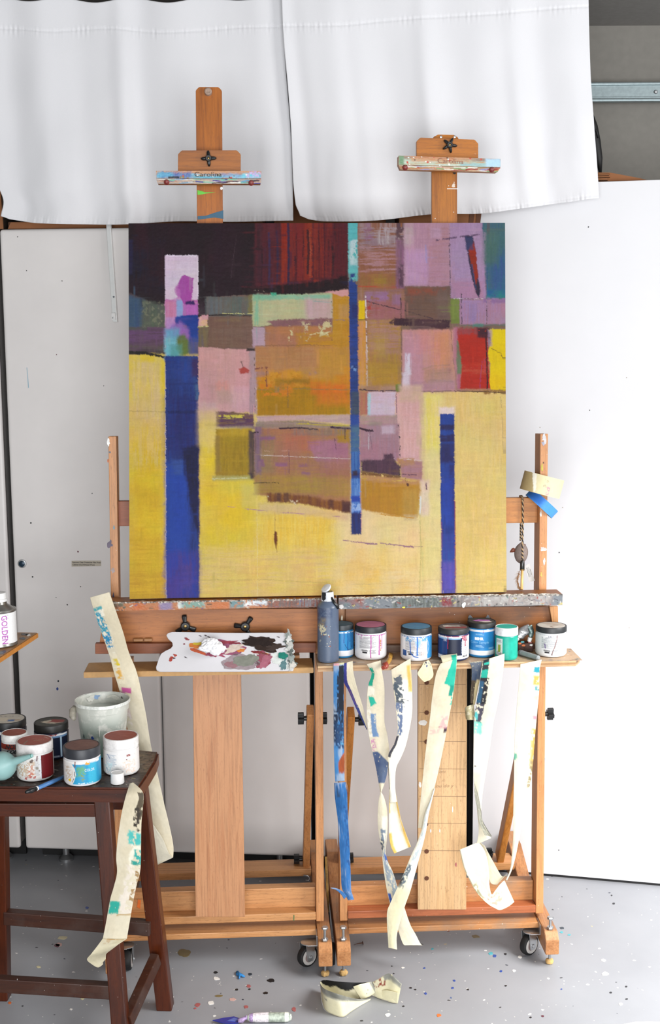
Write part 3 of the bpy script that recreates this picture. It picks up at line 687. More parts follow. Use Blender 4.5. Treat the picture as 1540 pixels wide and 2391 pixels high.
    P([(386, 770), (420, 752), (440, 770), (446, 800), (420, 792), (386, 790)], '#a46bab', '#8c6cb0', soft=7, rough=6)
    P((386, 768, 418, 840), '#76b4ca', '#6aa0b8', soft=6, rough=5); P((386, 790, 420, 825), '#7cc0c4', '#68a8a8', soft=6, rough=6, a=.8)
    P([(414, 785), (432, 782), (444, 800), (442, 826), (424, 834), (412, 815)], '#66783c', '#5a7050', soft=5, rough=5)
    P((396, 806, 424, 836), '#55988c', soft=6, a=.7); P((440, 790, 463, 830), '#4a5486', '#3c4480', soft=5, a=.8)
    P((386, 832, 463, 1402), '#27356e', '#2a3f80', soft=2, rough=2, mix='v')
    P([(386, 838), (410, 838), (424, 846), (430, 850), (386, 846)], '#24357c', soft=3)
    P((412, 838, 452, 900), '#2c4a96', '#34407c', soft=10, a=.7, mix='v'); P((388, 930, 460, 1060), '#2b2860', '#26306e', soft=18, a=.8, mix='v')
    P((448, 840, 463, 880), '#3f2650', soft=5, a=.8); P((455, 890, 463, 935), '#48688a', dry=.35, soft=3, a=.8)
    P((386, 1080, 440, 1350), '#28479a', '#2b4a9e', soft=10, rough=6, mix='v')
    P((400, 1075, 424, 1110), '#3a5596', soft=5, a=.8)
    P([(424, 1050), (463, 1040), (463, 1255), (452, 1230), (440, 1160), (430, 1100)], '#1c1c38', '#1f2048', soft=6, rough=5, mix='v')
    P((392, 960, 456, 967), '#1e2350', soft=1.5, a=.8, dry=.3, dir='h'); P((386, 895, 460, 900), '#1f2858', soft=1.5, a=.5)
    P((386, 1290, 463, 1402), '#34429a', '#4a3f86', soft=12, rough=8, mix='v', a=.9); P((424, 1320, 445, 1375), '#5b4682', soft=7, a=.6, rough=7)
    P((388, 1350, 420, 1400), '#4d3f8c', soft=9, a=.7, rough=7); L([(386.5, 720), (386.5, 1400)], 1.2, '#d9d0d8', dry=.4, a=.7, dir='v', rough=.6)
    L([(463, 1010), (463.5, 1400)], 1.2, '#55204a', a=.7, rough=.6)
    # blocks right of the column
    P((463, 694, 590, 742), '#6a6258', '#5f6860', soft=2, mix='v'); P((463, 694, 480, 736), '#2a1c22', '#3a2830', soft=4)
    P((578, 690, 590, 734), '#7d7442', soft=3, a=.8); P((484, 700, 540, 735), '#6a7274', dry=.45, dir='v', soft=5, a=.6)
    L([(463, 738), (530, 736), (585, 740)], 3.5, '#2a1c1e', dry=.35, dir='h'); L([(518, 733), (588, 734)], 1.5, '#ddd68c', dry=.4)
    P((463, 740, 483, 762), '#e2c436', '#d8a8a8', soft=1.5, rough=2.5); P((470, 737, 486, 748), '#cf9e9c', soft=2)
    L([(463, 764), (490, 763)], 3, '#cfc88a', dry=.35)
    P((463, 765, 486, 812), '#7c6a4c', '#6e6250', soft=3, mix='v'); P((486, 740, 590, 814), '#75584a', '#7c6252', soft=2.5, mix='h')
    L([(486, 742), (487, 812)], 1.6, '#40302c', dry=.4, dir='v'); P((500, 745, 560, 752), '#8f7452', soft=4, a=.5)
    P([(463, 812), (490, 812), (520, 816), (592, 818), (594, 965), (463, 970)], '#c89a96', '#cf9f9c', soft=1.8, rough=2, mix='v')
    P((470, 845, 545, 940), '#bd948a', '#c49c96', soft=12, dry=.4, dir='v', a=.7); P((503, 890, 530, 915), '#d09286', soft=5, a=.8, dry=.35)
    P((505, 915, 545, 945), '#b5968a', soft=6, a=.6); P((540, 905, 590, 960), '#d0a4a8', soft=7, a=.7); P((463, 940, 505, 985), '#ccaa9c', '#bfa6a0', soft=8)
    P([(556, 864), (568, 858), (580, 866), (580, 873), (560, 875)], '#aa4b42', soft=2, rough=2); L([(561, 845), (566, 860)], 2, '#7d625e', dry=.4)
    P((580, 815, 598, 970), '#a08888', '#b09898', soft=3, dry=.35, dir='v', mix='v'); L([(592, 818), (593, 965)], 2, '#5a4a48', dry=.6); L([(595, 840), (596, 960)], 1.6, '#d8c8b8', dry=.55)
    P((575, 815, 596, 822), '#3c302e', soft=2, dry=.4)
    # green and pink block
    P([(588, 692), (650, 690), (720, 688), (775, 684), (775, 745), (720, 748), (635, 750), (635, 760), (600, 765), (588, 764)], '#bcb88c', '#b4ba8c', soft=1.8, rough=2.5, mix='h')
    P((590, 690, 770, 702), '#8fbc98', '#7cb494', soft=4, dry=.3, dir='h'); P((592, 695, 602, 762), '#8cb894', soft=3, dry=.4, dir='v'); P((632, 685, 644, 692), '#4aa884', soft=2)
    P((712, 700, 774, 748), '#bfa49c', '#c4a8a4', soft=8, mix='v'); L([(730, 705), (772, 709)], 2, '#88a89c', a=.7, dry=.3)
    P([(622, 752), (650, 748), (775, 746), (775, 762), (700, 766), (640, 764)], '#845e60', '#8f6a66', soft=3, rough=3, dry=.2)
    P((588, 766, 618, 812), '#bba0a8', '#b49ca0', soft=2); L([(598, 768), (598, 800)], 2, '#88a8a0', dry=.4, a=.8)
    # warm ochre blocks
    P((594, 810, 815, 870), '#b07c50', '#b38456', soft=3, mix='h'); P((618, 764, 775, 812), '#b0784e', '#a8745a', soft=4)
    P((690, 780, 815, 812), '#b8862c', '#b07c3a', soft=6, mix='h'); P((672, 758, 682, 800), '#cfc08c', dry=.52, soft=3); P((700, 755, 722, 800), '#c4b48c', dry=.58, soft=4); P((744, 750, 772, 788), '#cbbf8c', dry=.55, soft=4)
    L([(722, 784), (748, 780), (770, 778)], 2, '#d8cf9c', dry=.4)
    P((775, 684, 814, 815), '#b8862a', '#bd8c34', soft=2, mix='h'); P((790, 715, 812, 745), '#b98e58', soft=6, a=.8); P([(755, 684), (812, 678), (812, 694), (795, 694), (780, 688)], '#d09c98', soft=2, rough=2)
    L([(773, 700), (773, 750)], 1.8, '#3a2e28', dry=.5, dir='n'); L([(773, 762), (775, 900)], 1.6, '#4a3a30', dry=.58)
    L([(594, 810), (700, 808), (812, 811)], 1.6, '#7d5c3c', dry=.4, dir='h', a=.8); L([(758, 750), (812, 750)], 2, '#9a7a66', dry=.35)
    P((740, 815, 815, 905), '#c09038', '#bb8a3c', soft=12, mix='v', a=.9); P((800, 860, 815, 940), '#cf8a2c', soft=4, a=.8)
    P([(600, 885), (640, 872), (680, 866), (720, 880), (815, 880), (815, 930), (600, 930)], '#c08a28', '#c4802a', soft=6, rough=6)
    P((620, 870, 700, 905), '#cf9434', dry=.42, soft=8, dir='n'); P((640, 888, 720, 900), '#8c6c1e', soft=5, a=.8, rough=5); P((700, 862, 780, 890), '#b98a40', soft=6, a=.7, dry=.35)
    P((598, 908, 815, 974), '#a07a1e', '#ac801e', soft=3, mix='v'); P((605, 900, 680, 928), '#d0802a', dry=.5, soft=5); P((740, 900, 815, 950), '#cf7a26', '#c87030', soft=12, a=.85, rough=6, mix='v')
    P((724, 905, 800, 925), '#d4702a', soft=7, a=.7); L([(598, 913), (700, 912), (812, 915)], 2, '#8f7848', a=.8, dry=.25, dir='h')
    L([(593, 864), (620, 860), (621, 905)], 3, '#6e3c3a', dry=.4, a=.8); L([(670, 900), (670, 955)], 1.8, '#7a6040', dry=.35, a=.7); P((640, 905, 650, 920), '#7a7a60', soft=3, a=.6)
    # dark purple bar and small ochre square
    P([(502, 962), (590, 970), (592, 1006), (504, 1000)], '#785848', '#6a4660', soft=2.5, rough=2.5, mix='h'); P((508, 972, 580, 980), '#d4c454', dry=.5, soft=2)
    P((504, 976, 590, 996), '#5c3c54', dry=.42, dir='h', soft=3); P((476, 990, 506, 998), '#8a7a5c', soft=4, a=.7); P((484, 998, 590, 1006), '#b8ae9c', soft=4, a=.4)
    P((463, 960, 504, 1040), '#d8c084', '#dcc46c', soft=12, a=.7)
    P((502, 1004, 586, 1118), '#a88a2c', '#9a7e28', soft=3, mix='v'); P((510, 1004, 578, 1022), '#c4a038', soft=6, a=.7); P((500, 1020, 512, 1110), '#8f7840', soft=4, a=.7)
    P((578, 1010, 594, 1116), '#5e4c3a', '#4c3c40', soft=4); P((494, 1114, 600, 1126), '#a8a86c', '#b0a860', soft=4); L([(494, 1121), (574, 1120)], 2.5, '#cfcf9c', dry=.3)
    P((582, 1110, 598, 1122), '#3a2a38', soft=4); P((505, 1126, 590, 1150), '#dcc84c', soft=8, a=.7)
    # pale horizontal band
    P([(596, 975), (700, 974), (815, 974), (815, 996), (760, 992), (700, 986), (600, 990)], '#b89c98', '#c4a89c', soft=2.5, rough=2, mix='h')
    P([(594, 988), (690, 986), (815, 1000), (815, 1010), (700, 1004), (594, 1004)], '#9c8878', '#90806a', soft=3, mix='h'); L([(690, 994), (760, 998), (815, 1000)], 2.4, '#b8a846', dry=.25, dir='h')
    # big reddish ochre field
    P([(592, 1002), (815, 1006), (815, 1190), (700, 1172), (592, 1160)], '#a87850', '#a07058', soft=3, rough=2, mix='h')
    P((592, 1000, 608, 1115), '#8a6c74', '#7c6070', soft=3, mix='v'); P((606, 1020, 640, 1110), '#98805a', '#8c7450', dry=.35, dir='v', soft=6, a=.7)
    P((660, 1020, 720, 1060), '#b4684e', '#b07050', soft=10, a=.7, mix='v'); P((640, 1040, 700, 1090), '#a4705c', soft=12, a=.6)
    P([(715, 1036), (760, 1034), (812, 1032), (812, 1100), (760, 1104), (735, 1080), (720, 1050)], '#a06a7c', '#a87480', soft=5, rough=4)
    P((740, 1080, 815, 1120), '#9a685c', '#a07058', soft=10, a=.8); P((785, 1010, 815, 1040), '#a88028', soft=4, a=.9)
    for a_, b_ in (((606, 1026), (640, 1028)), ((640, 1088), (668, 1090)), ((693, 1093), (716, 1092)), ((700, 1110), (722, 1110)), ((600, 1080), (614, 1090))):
        P((a_[0], a_[1] - 3, b_[0], b_[1] + 4), '#84567c', soft=2.5, rough=4, a=.7)
    L([(650, 1004), (700, 1004), (740, 1008)], 4, '#3a2430', dry=.3, dir='h'); L([(770, 1003), (815, 1007)], 4.5, '#40283a', dry=.2); L([(590, 1013), (600, 1013)], 3, '#33202c')
    P((680, 1006, 812, 1022), '#84786c', dry=.4, dir='v', soft=4, a=.6); L([(803, 1008), (803, 1030)], 4, '#5a4038', a=.7, dry=.3); L([(779, 1030), (781, 1056)], 2, '#6c4a56', dry=.3)
    L([(606, 1067), (680, 1071), (815, 1078)], 1.2, '#d8c8bc', dry=.3, a=.9, rough=.5); L([(672, 1056), (673, 1150)], 2, '#6e4450', dry=.35, a=.8); L([(637, 1058), (637, 1100)], 1.2, '#8c4c3c', dry=.4, a=.7)
    L([(606, 1057), (680, 1058)], 1, '#d0a890', dry=.5, a=.7); L([(716, 1112), (716, 1140)], 2, '#84567c', a=.5, dry=.3)
    P([(592, 1112), (700, 1115), (815, 1125), (815, 1170), (700, 1158), (592, 1160)], '#a4804a', '#a88840', soft=9, rough=4, mix='h'); L([(590, 1132), (648, 1132)], 1.8, '#2c241e', dry=.3)
    P([(620, 1156), (700, 1162), (815, 1182), (815, 1206), (760, 1196), (700, 1182), (620, 1178)], '#8a5a28', '#74442c', soft=3.5, rough=4, mix=K.sv)
    P((640, 1156, 672, 1176), '#5a3a30', dry=.45, dir='v', soft=4); P((795, 1178, 815, 1204), '#4a2c2e', soft=4, a=.9); P((764, 1174, 776, 1194), '#52322c', soft=4, a=.8); P((734, 1170, 746, 1190), '#6a3c2a', soft=4, a=.7)
    P((672, 1174, 704, 1186), '#d8c8a4', dry=.6, soft=3); P((604, 1160, 624, 1172), '#dccfae', dry=.64, soft=2)
    P([(600, 1180), (700, 1186), (812, 1210), (812, 1225), (700, 1206), (600, 1200)], '#d6bd84', '#d4b88c', soft=7, rough=5, a=.8); L([(530, 1186), (600, 1196), (700, 1206), (790, 1214)], 2.4, '#b89088', dry=.5, dir='h')
    P((560, 1135, 600, 1190), '#d2c26c', soft=8, a=.6)
    # turquoise over blue narrow bar
    P((812, 520, 834, 640), '#62b6b2', '#5aaeac', soft=1.2, rough=1, mix='h'); P((816, 560, 834, 626), '#c4d4d0', '#a8ccc8', soft=4, rough=5, dry=.38); P((814, 620, 834, 658), '#66b4b0', soft=5)
    P([(813, 655), (832, 668), (834, 900), (840, 1256), (818, 1256), (815, 900)], '#2c4488', '#27396e', soft=1.3, rough=1, mix='h')
    P((816, 640, 828, 665), '#2c3c78', dry=.45, soft=3); P((816, 715, 836, 745), '#26285a', soft=5, a=.7)
    P((818, 920, 838, 975), '#44525e', '#3a4660', soft=5, mix='h'); P((816, 975, 840, 1000), '#2e4a92', soft=3); P((816, 1000, 838, 1065), '#4e6e86', '#42628c', soft=6, mix='h')
    P((818, 860, 830, 870), '#7090c0', dry=.4, soft=2); P((817, 1060, 838, 1110), '#345a98', '#4a7ab0', soft=5, mix='v'); P((820, 1105, 832, 1118), '#33283e', soft=3); P((817, 1125, 840, 1205), '#3f6cb0', '#6a94c8', soft=4, mix='v')
    P((818, 1165, 838, 1180), '#2a48a0', soft=3); P((818, 1184, 840, 1200), '#9ab8d8', dry=.42, soft=3); P((817, 1206, 840, 1256), '#27376e', '#2c2c56', soft=4, mix='v')
    L([(835, 690), (836, 900), (840, 1250)], 1.2, '#c07a88', dry=.35, dir='v', rough=.6, a=.8)
    # right of the narrow bar: brown scumbled block
    P((835, 522, 945, 682), '#8a5c44', '#946650', soft=3, mix='h'); P((838, 524, 945, 585), '#a08c8a', '#8c7478', soft=6, dry=.42, dir='h'); P((838, 575, 930, 640), '#a88080', dry=.56, dir='h', soft=6)
    P((850, 525, 870, 560), '#8c6484', dry=.4, soft=5, a=.6); P((880, 530, 925, 572), '#b4a8a4', dry=.52, dir='v', soft=5, a=.8)
    P((838, 640, 940, 674), '#8c6a3c', '#96603c', soft=8, a=.8, mix='v'); P((868, 650, 900, 668), '#a08434', soft=6, a=.6); L([(836, 671), (880, 672), (930, 674)], 3, '#a85038', dry=.3, dir='h')
    P((924, 560, 945, 676), '#8a6078', '#7c5a6a', soft=4, mix='v'); P((930, 620, 942, 672), '#4a3440', dry=.4, soft=3, a=.8); P((924, 524, 948, 560), '#5c4448', dry=.45, soft=4)
    # lilac blocks
    P((943, 525, 1052, 672), '#ab8796', '#b48f9c', soft=2.5, mix='v'); P((944, 530, 965, 575), '#b8a8a4', soft=5, a=.8); P((946, 585, 1000, 668), '#b58fac', '#ba94aa', soft=6, mix='v'); P((1000, 530, 1050, 670), '#ad8490', '#a87c80', soft=5, mix='h', a=.8)
    P((1004, 532, 1030, 560), '#b898ac', soft=5, a=.7); L([(994, 575), (996, 615)], 4, '#9490b8', a=.6, dry=.3)
    P([(1051, 525), (1130, 525), (1136, 700), (1051, 700)], '#a487a4', '#a98ba8', soft=2, mix='v'); P((1054, 660, 1130, 700), '#ab7f92', soft=6, a=.8)
    L([(1050, 530), (1051, 700)], 1.8, '#4a3a44', dry=.42); L([(1020, 563), (1060, 556), (1125, 548)], 4, '#5c4660', dry=.45, a=.9)
    P([(1086, 553), (1106, 551), (1110, 570), (1117, 640), (1123, 680), (1120, 700), (1112, 688), (1100, 640), (1092, 590)], '#363048', '#2f2a3a', soft=1.8, rough=1.5)
    P([(1094, 585), (1108, 566), (1114, 600), (1118, 650), (1113, 670), (1104, 630)], '#94301f', '#8c3424', soft=2); L([(1103, 620), (1113, 680)], 3, '#34486c', a=.7); P((1088, 555, 1106, 585), '#3c4468', soft=3, a=.7)
    P([(1128, 526), (1182, 526), (1182, 700), (1140, 700), (1134, 640)], '#44686c', '#3d5e74', soft=2.5, mix='v'); P((1150, 600, 1182, 700), '#3c5484', '#36607c', soft=10, mix='v'); P((1137, 680, 1182, 702), '#2f7a78', '#2e5488', soft=4, dry=.3); P((1130, 540, 1165, 620), '#4e6c5c', soft=10, a=.7)
    P((1128, 540, 1136, 690), '#a085a0', soft=4, a=.5, dry=.4)
    # second row right
    P((835, 680, 945, 748), '#8f6a4e', '#966e5a', soft=3, mix='h'); P((850, 684, 905, 712), '#96708c', soft=5, dry=.3); P((853, 705, 945, 750), '#9c6868', '#946458', soft=6, mix='h'); P((915, 690, 935, 715), '#94708c', soft=4, a=.7)
    P((945, 672, 1052, 755), '#6f5546', '#6a5448', soft=5, mix='h'); P((950, 676, 1040, 690), '#8f4c38', soft=5, dry=.35, a=.7); P((1020, 680, 1048, 750), '#6e5a50', soft=6)
    L([(855, 706), (900, 718), (955, 732), (1010, 748)], 2, '#43343a', dry=.35); L([(935, 700), (937, 920)], 2.6, '#3e3430', dry=.42); L([(946, 705), (947, 745)], 1.6, '#55403c', dry=.4)
    P((1052, 701, 1074, 760), '#71803c', '#758440', soft=1.5, rough=1.2); P((1074, 703, 1180, 762), '#a47c8c', '#a0829c', soft=2.5, mix='v'); L([(1078, 690), (1079, 775)], 2, '#443840', dry=.35); L([(1138, 706), (1138, 760)], 1.6, '#4e3c40', dry=.4)
    P((1096, 712, 1112, 755), '#8c7ca4', soft=5, a=.6); L([(1060, 701), (1180, 702)], 1.6, '#d8cccc', dry=.5); P((1130, 700, 1180, 712), '#8c6c90', dry=.4, soft=3)
    # yellow strip, white line, ochre scumble
    P((836, 704, 850, 752), '#e0be2a', '#d8b428', soft=1.5); P((836, 752, 853, 920), '#c9923c', '#c49060', soft=3, mix='v'); L([(852, 694), (854, 760), (855, 850), (856, 905)], 3, '#d8ccc8', dry=.4, rough=.6)
    L([(836, 750), (860, 750)], 2, '#4a3a2c', dry=.3); P((856, 750, 935, 920), '#a4784c', '#a8843c', soft=3, mix='v'); P((860, 752, 932, 830), '#a88074', dry=.42, dir='h', soft=8, a=.75); P((858, 850, 930, 905), '#b08a34', '#a88438', soft=9, mix='h', a=.85)
    P((870, 790, 900, 840), '#b09440', soft=10, a=.5); P((856, 704, 866, 740), '#a8423a', dry=.5, soft=3)
    P([(906, 758), (922, 746), (1050, 752), (1048, 778), (1035, 776), (1000, 766), (920, 764)], '#3a242c', '#4c3438', soft=2, rough=2.5, dry=.25)
    P((840, 906, 935, 920), '#a88874', '#a07c5c', soft=4, a=.8); L([(838, 915), (870, 918), (930, 918)], 3, '#47343a', dry=.25); P((922, 902, 940, 920), '#6f7c34', '#687838', soft=2)
    L([(936, 905), (945, 928)], 3.5, '#32282c', a=.9)
    # pink peach block
    P((938, 774, 1062, 920), '#c0907e', '#bd8c88', soft=2.5, mix='v'); P((1010, 778, 1056, 870), '#c48c62', '#c08a6e', soft=10, mix='v', a=.9); P((940, 780, 985, 920), '#b88c96', '#b48890', soft=8, mix='v', a=.8)
    P((944, 830, 958, 880), '#d0c8cc', soft=4, dry=.3, dir='v'); P((938, 876, 955, 915), '#d4ccd0', soft=5, a=.8); P((990, 866, 1056, 905), '#a88470', '#a08064', soft=8, a=.7, mix='h'); L([(985, 868), (1010, 860), (1050, 858)], 3, '#9a8068', a=.6); L([(1000, 880), (1050, 876)], 4, '#987a66', a=.5); L([(1004, 892), (1056, 898)], 4, '#94786a', a=.5)
    P((958, 895, 1062, 922), '#a4808c', soft=7, a=.6, dry=.3); P((976, 775, 1000, 830), '#c4847c', soft=8, a=.6)
    L([(1052, 760), (1056, 830), (1068, 910)], 2, '#7a6050', dry=.4, a=.8)
    # red block and bright yellow
    P([(1058, 770), (1072, 768), (1076, 915), (1068, 918), (1060, 850)], '#a86878', '#b07a80', soft=3, mix='v'); P((1066, 800, 1080, 880), '#6c7c5c', '#7c5c4c', soft=3, rough=3)
    P([(1068, 778), (1092, 772), (1140, 772), (1142, 860), (1146, 915), (1074, 916), (1078, 860), (1070, 800)], '#b03024', '#a82e20', soft=2, rough=2.5, mix='h'); P((1068, 770, 1140, 786), '#944444', dry=.35, soft=3); P((1078, 858, 1140, 880), '#b8503a', dry=.5, dir='h', soft=5, a=.8)
    P((1115, 770, 1144, 795), '#43202a', soft=4, dry=.25); L([(1136, 790), (1138, 860), (1138, 915)], 3.4, '#3c1a20', dry=.25, dir='n'); L([(1126, 850), (1120, 918)], 1.4, '#84508c', a=.7)
    P([(1142, 774), (1180, 774), (1180, 920), (1146, 918), (1143, 900), (1146, 860), (1140, 830), (1148, 800)], '#e0c428', '#dcc026', soft=1.6, rough=1.5); L([(1150, 820), (1172, 832), (1178, 850)], 1.2, '#5c4c20', a=.9)
    P((1140, 775, 1150, 815), '#a08098', soft=3, a=.7, dry=.3); L([(1066, 764), (1180, 764)], 2, '#5c6c64', dry=.35); P((1105, 760, 1130, 768), '#4c8474', soft=2, a=.6); P((1130, 918, 1182, 928), '#8c6c38', soft=3, dry=.35)
    L([(1060, 920), (1130, 922), (1180, 926)], 2, '#54402c', dry=.3, dir='h'); L([(1178, 912), (1182, 926)], 3, '#52302c'); L([(960, 921), (1060, 920)], 1.4, '#5a4a44', dry=.4, dir='n')
    # white and pink blocks
    P((838, 920, 860, 975), '#ac7a58', '#a8685c', soft=3, mix='v'); P((858, 920, 922, 995), '#c9bac4', '#c8b4b8', soft=2.5, mix='h'); P((856, 924, 864, 990), '#a8c8c8', soft=2, dry=.3, dir='v')
    P((922, 922, 985, 1085), '#d0a49a', '#d6aca4', soft=3, mix='v'); P((930, 905, 985, 945), '#cfae9c', '#ccb090', soft=6, a=.8); L([(923, 925), (925, 1000), (922, 1080)], 2.2, '#8c6c74', dry=.35)
    P((978, 930, 990, 1200), '#d8c48c', '#ccb488', soft=4, mix='v', a=.8)
    # lilac brown block below
    P((838, 975, 925, 1000), '#b08c8c', '#a89484', soft=4, mix='h'); P((838, 996, 930, 1085), '#a08088', '#a47c80', soft=3, mix='v'); P((888, 1000, 920, 1020), '#bca8b0', soft=5, a=.9); P((840, 1040, 880, 1080), '#a4747c', soft=6, a=.7)
    P((858, 990, 890, 1000), '#8c8a70', soft=4, a=.6); L([(838, 1006), (862, 1013)], 5, '#3e2834'); L([(862, 1013), (866, 1012)], 5, '#3e2834'); L([(858, 1020), (858, 1055)], 2, '#c8c8c8', a=.6, dry=.3); L([(861, 1016), (866, 1056)], 2, '#6c5460', a=.6, dry=.3)
    P([(840, 1082), (892, 1080), (894, 1068), (914, 1066), (918, 1082), (932, 1098), (932, 1122), (880, 1114), (840, 1110)], '#4a3440', '#563c48', soft=3.5, rough=3, mix='v'); P([(840, 1108), (932, 1120), (932, 1128), (840, 1118)], '#74502c', soft=3, dry=.3)
    P([(930, 1080), (984, 1086), (984, 1132), (934, 1124)], '#a67c80', '#a87a70', soft=3, mix='h'); P((925, 1078, 965, 1092), '#b4885c', dry=.3, soft=3); L([(928, 1000), (932, 1060), (931, 1122)], 2.2, '#2e262c', dry=.5); L([(935, 1116), (970, 1118)], 2, '#5c3c48', dry=.35)
    L([(918, 1078), (984, 1084)], 1.4, '#d8c4b8', dry=.4)
    P([(840, 1124), (880, 1126), (978, 1138), (980, 1160), (972, 1218), (930, 1216), (880, 1206), (840, 1198)], '#b8882e', '#b08030', soft=3.5, rough=3, mix='v'); P([(840, 1116), (980, 1130), (978, 1142), (840, 1130)], '#b88c5c', soft=4, dry=.3, dir='h'); P((938, 1150, 978, 1212), '#b8984c', soft=7, a=.6, mix='v')
    L([(945, 1124), (950, 1142)], 5, '#5c3c30', dry=.4); P((940, 1212, 972, 1226), '#c4b080', soft=4, a=.7); L([(870, 1208), (965, 1220)], 2, '#c08c30', dry=.35, dir='h')
    P((980, 1130, 1000, 1215), '#dccab0', '#d4b8ac', soft=6, a=.8); L([(980, 1170), (978, 1210)], 3.5, '#d8dcd0', dry=.25, a=.9); L([(992, 1138), (994, 1152)], 3, '#6c4c58', dry=.3)
    L([(978, 1210), (980, 1300), (976, 1402)], 2, '#a8a860', a=.6, dry=.2, dir='v'); L([(984, 1300), (984, 1402)], 4, '#c8c480', a=.5)
    L([(798, 1270), (840, 1276), (876, 1279)], 2.2, '#94707c', dry=.15, dir='h'); L([(850, 1278), (876, 1280)], 3.4, '#94707c', dry=.1); L([(884, 1278), (930, 1284), (962, 1288)], 2.4, '#94707c'); L([(940, 1286), (962, 1288)], 3.6, '#94707c'); L([(962, 1287), (982, 1288)], 1, '#84646c')
    P([(638, 1245), (643, 1248), (645, 1270), (641, 1290), (638, 1275), (636, 1262)], '#8c6024', '#6c3c1c', soft=1.8, rough=1); L([(638, 1200), (639, 1246)], 1, '#9c7c4c', a=.7); L([(641, 1280), (643, 1296)], 1.2, '#7c5424', a=.8)
    L([(463, 1358), (620, 1360), (700, 1366), (760, 1370)], 1.4, '#b4a464', a=.7, dry=.2); L([(463, 1300), (540, 1306), (620, 1300), (760, 1296)], 1.2, '#d4b04c', a=.5); L([(597, 1190), (598, 1402)], 1.2, '#e8dca4', a=.6, dry=.3); L([(810, 1375), (940, 1372), (1025, 1366), (1180, 1370)], 1.2, '#b8a878', a=.6, dry=.2)
    L([(1170, 930), (1174, 1000), (1176, 1070)], 1.4, '#9c8c60', a=.7, dry=.3); L([(1098, 1032), (1130, 1040)], 1, '#b4a474', a=.4)
    # lower right blue bar
    P((1022, 958, 1062, 978), '#e4d4c8', '#e0d0a0', soft=5, rough=4, a=.9)
    P([(1026, 974), (1060, 974), (1060, 1200), (1060, 1394), (1029, 1394), (1027, 1200)], '#2b458e', '#26397e', soft=1.3, rough=1)
    P((1027, 1000, 1060, 1012), '#2c2548', soft=3, a=.9); P((1027, 1024, 1060, 1040), '#2c2750', soft=3); P((1027, 1045, 1060, 1090), '#2c2650', '#30305c', soft=5, a=.9); P((1048, 1095, 1060, 1220), '#2c2a5c', soft=3, a=.7, dry=.3)
    P((1030, 1130, 1056, 1240), '#2a45a0', soft=6, a=.7); P((1030, 1260, 1058, 1330), '#34509a', soft=6, a=.7, mix='v', c2='#3a4494'); P((1029, 1325, 1060, 1394), '#6258a0', '#5850a4', soft=8, mix='v')
    L([(1029.5, 1230), (1030, 1392)], 1.4, '#7c4470', rough=.5); L([(1060.5, 1180), (1061, 1392)], 2, '#8c3450', rough=.5, a=.9)
    P((302, 1030, 305, 1400), '#6c5c2c', soft=1.5, a=.5, dry=.4); P((1176, 1380, 1182, 1395), '#8c7c50', dry=.4, soft=2)
    # fine brush grain over everything
    g = .55 * (fbm(X / 2.4, Y / 26, 61, 3) - .5) + .45 * (fbm(X / 26, Y / 2.4, 71, 3) - .5) + .5 * (fbm(X / 1.8, Y / 1.8, 81, 2) - .5)
    K.C *= (1 + .20 * g)[..., None]
    C = K.C; n0, n1 = X.shape; ii, jj = np.meshgrid(np.arange(n0), np.arange(n1), indexing='ij')
    # paint dragged a little across its neighbours
    dx = 3.4 * (fbm(X / 30, Y / 3.0, 101, 3) - .5) + 3.0 * (fbm(X / 4, Y / 4, 103, 2) - .5); dy = 3.4 * (fbm(X / 3.0, Y / 30, 105, 3) - .5) + 3.0 * (fbm(X / 4 + 9, Y / 4, 107, 2) - .5)
    C = C[np.clip(ii + dy.astype(int), 0, n0 - 1), np.clip(jj + dx.astype(int), 0, n1 - 1)].copy()
    # many short visible brush strokes in the local colours
    rr = random.Random(44); C0 = C.copy()
    for k in range(6500):
        x = rr.randrange(8, n1 - 8); y = rr.randrange(8, n0 - 8); vert = rr.random() < .58; ln = rr.uniform(5, 24); w = rr.uniform(.8, 3.4)
        hx, hy = (w, ln) if vert else (ln, w); x0, x1 = int(max(0, x - hx - 1)), int(min(n1, x + hx + 2)); y0, y1 = int(max(0, y - hy - 1)), int(min(n0, y + hy + 2))
        src = C[min(max(int(y + rr.uniform(-9, 9)), 0), n0 - 1), min(max(int(x + rr.uniform(-7, 7)), 0), n1 - 1)].copy()
        here = C[y, x]; j = 1 + rr.uniform(-.17, .17); src = src * j * np.array([1 + rr.uniform(-.05, .05), 1, 1 + rr.uniform(-.08, .08)])
        if np.abs(src - here).sum() > .25: src = here * j
        here = C0[y, x].copy()
        m = (1 - sst(.6, 1.0, np.abs(ii[y0:y1, x0:x1] - y) / hy)) * (1 - sst(.5, 1.0, np.abs(jj[y0:y1, x0:x1] - x) / hx)) * (.35 + .65 * sst(.35, .6, (K.sv if vert else K.sh)[y0:y1, x0:x1])) * rr.uniform(.3, .75)
        m = m * np.exp(-np.abs(C0[y0:y1, x0:x1] - here).sum(-1) * 9)
        C[y0:y1, x0:x1] = C[y0:y1, x0:x1] * (1 - m[..., None]) + src * m[..., None]
    for c_ in range(3): C[..., c_] *= 1 + .16 * (fbm(X / 60, Y / 60, 111 + c_, 4) - .5)
    C[-6:] = C[-7]; C[:4] = C[4]; C[:, :4] = C[:, 4:5]; C[:, -4:] = C[:, -5:-4]
    lum = (C @ np.array([.3, .55, .15]))[..., None]
    K.C = (lum + (C - lum) * 1.04) * np.array([.655, .63, .685])
    return np.clip(K.C, 0.002, 1)

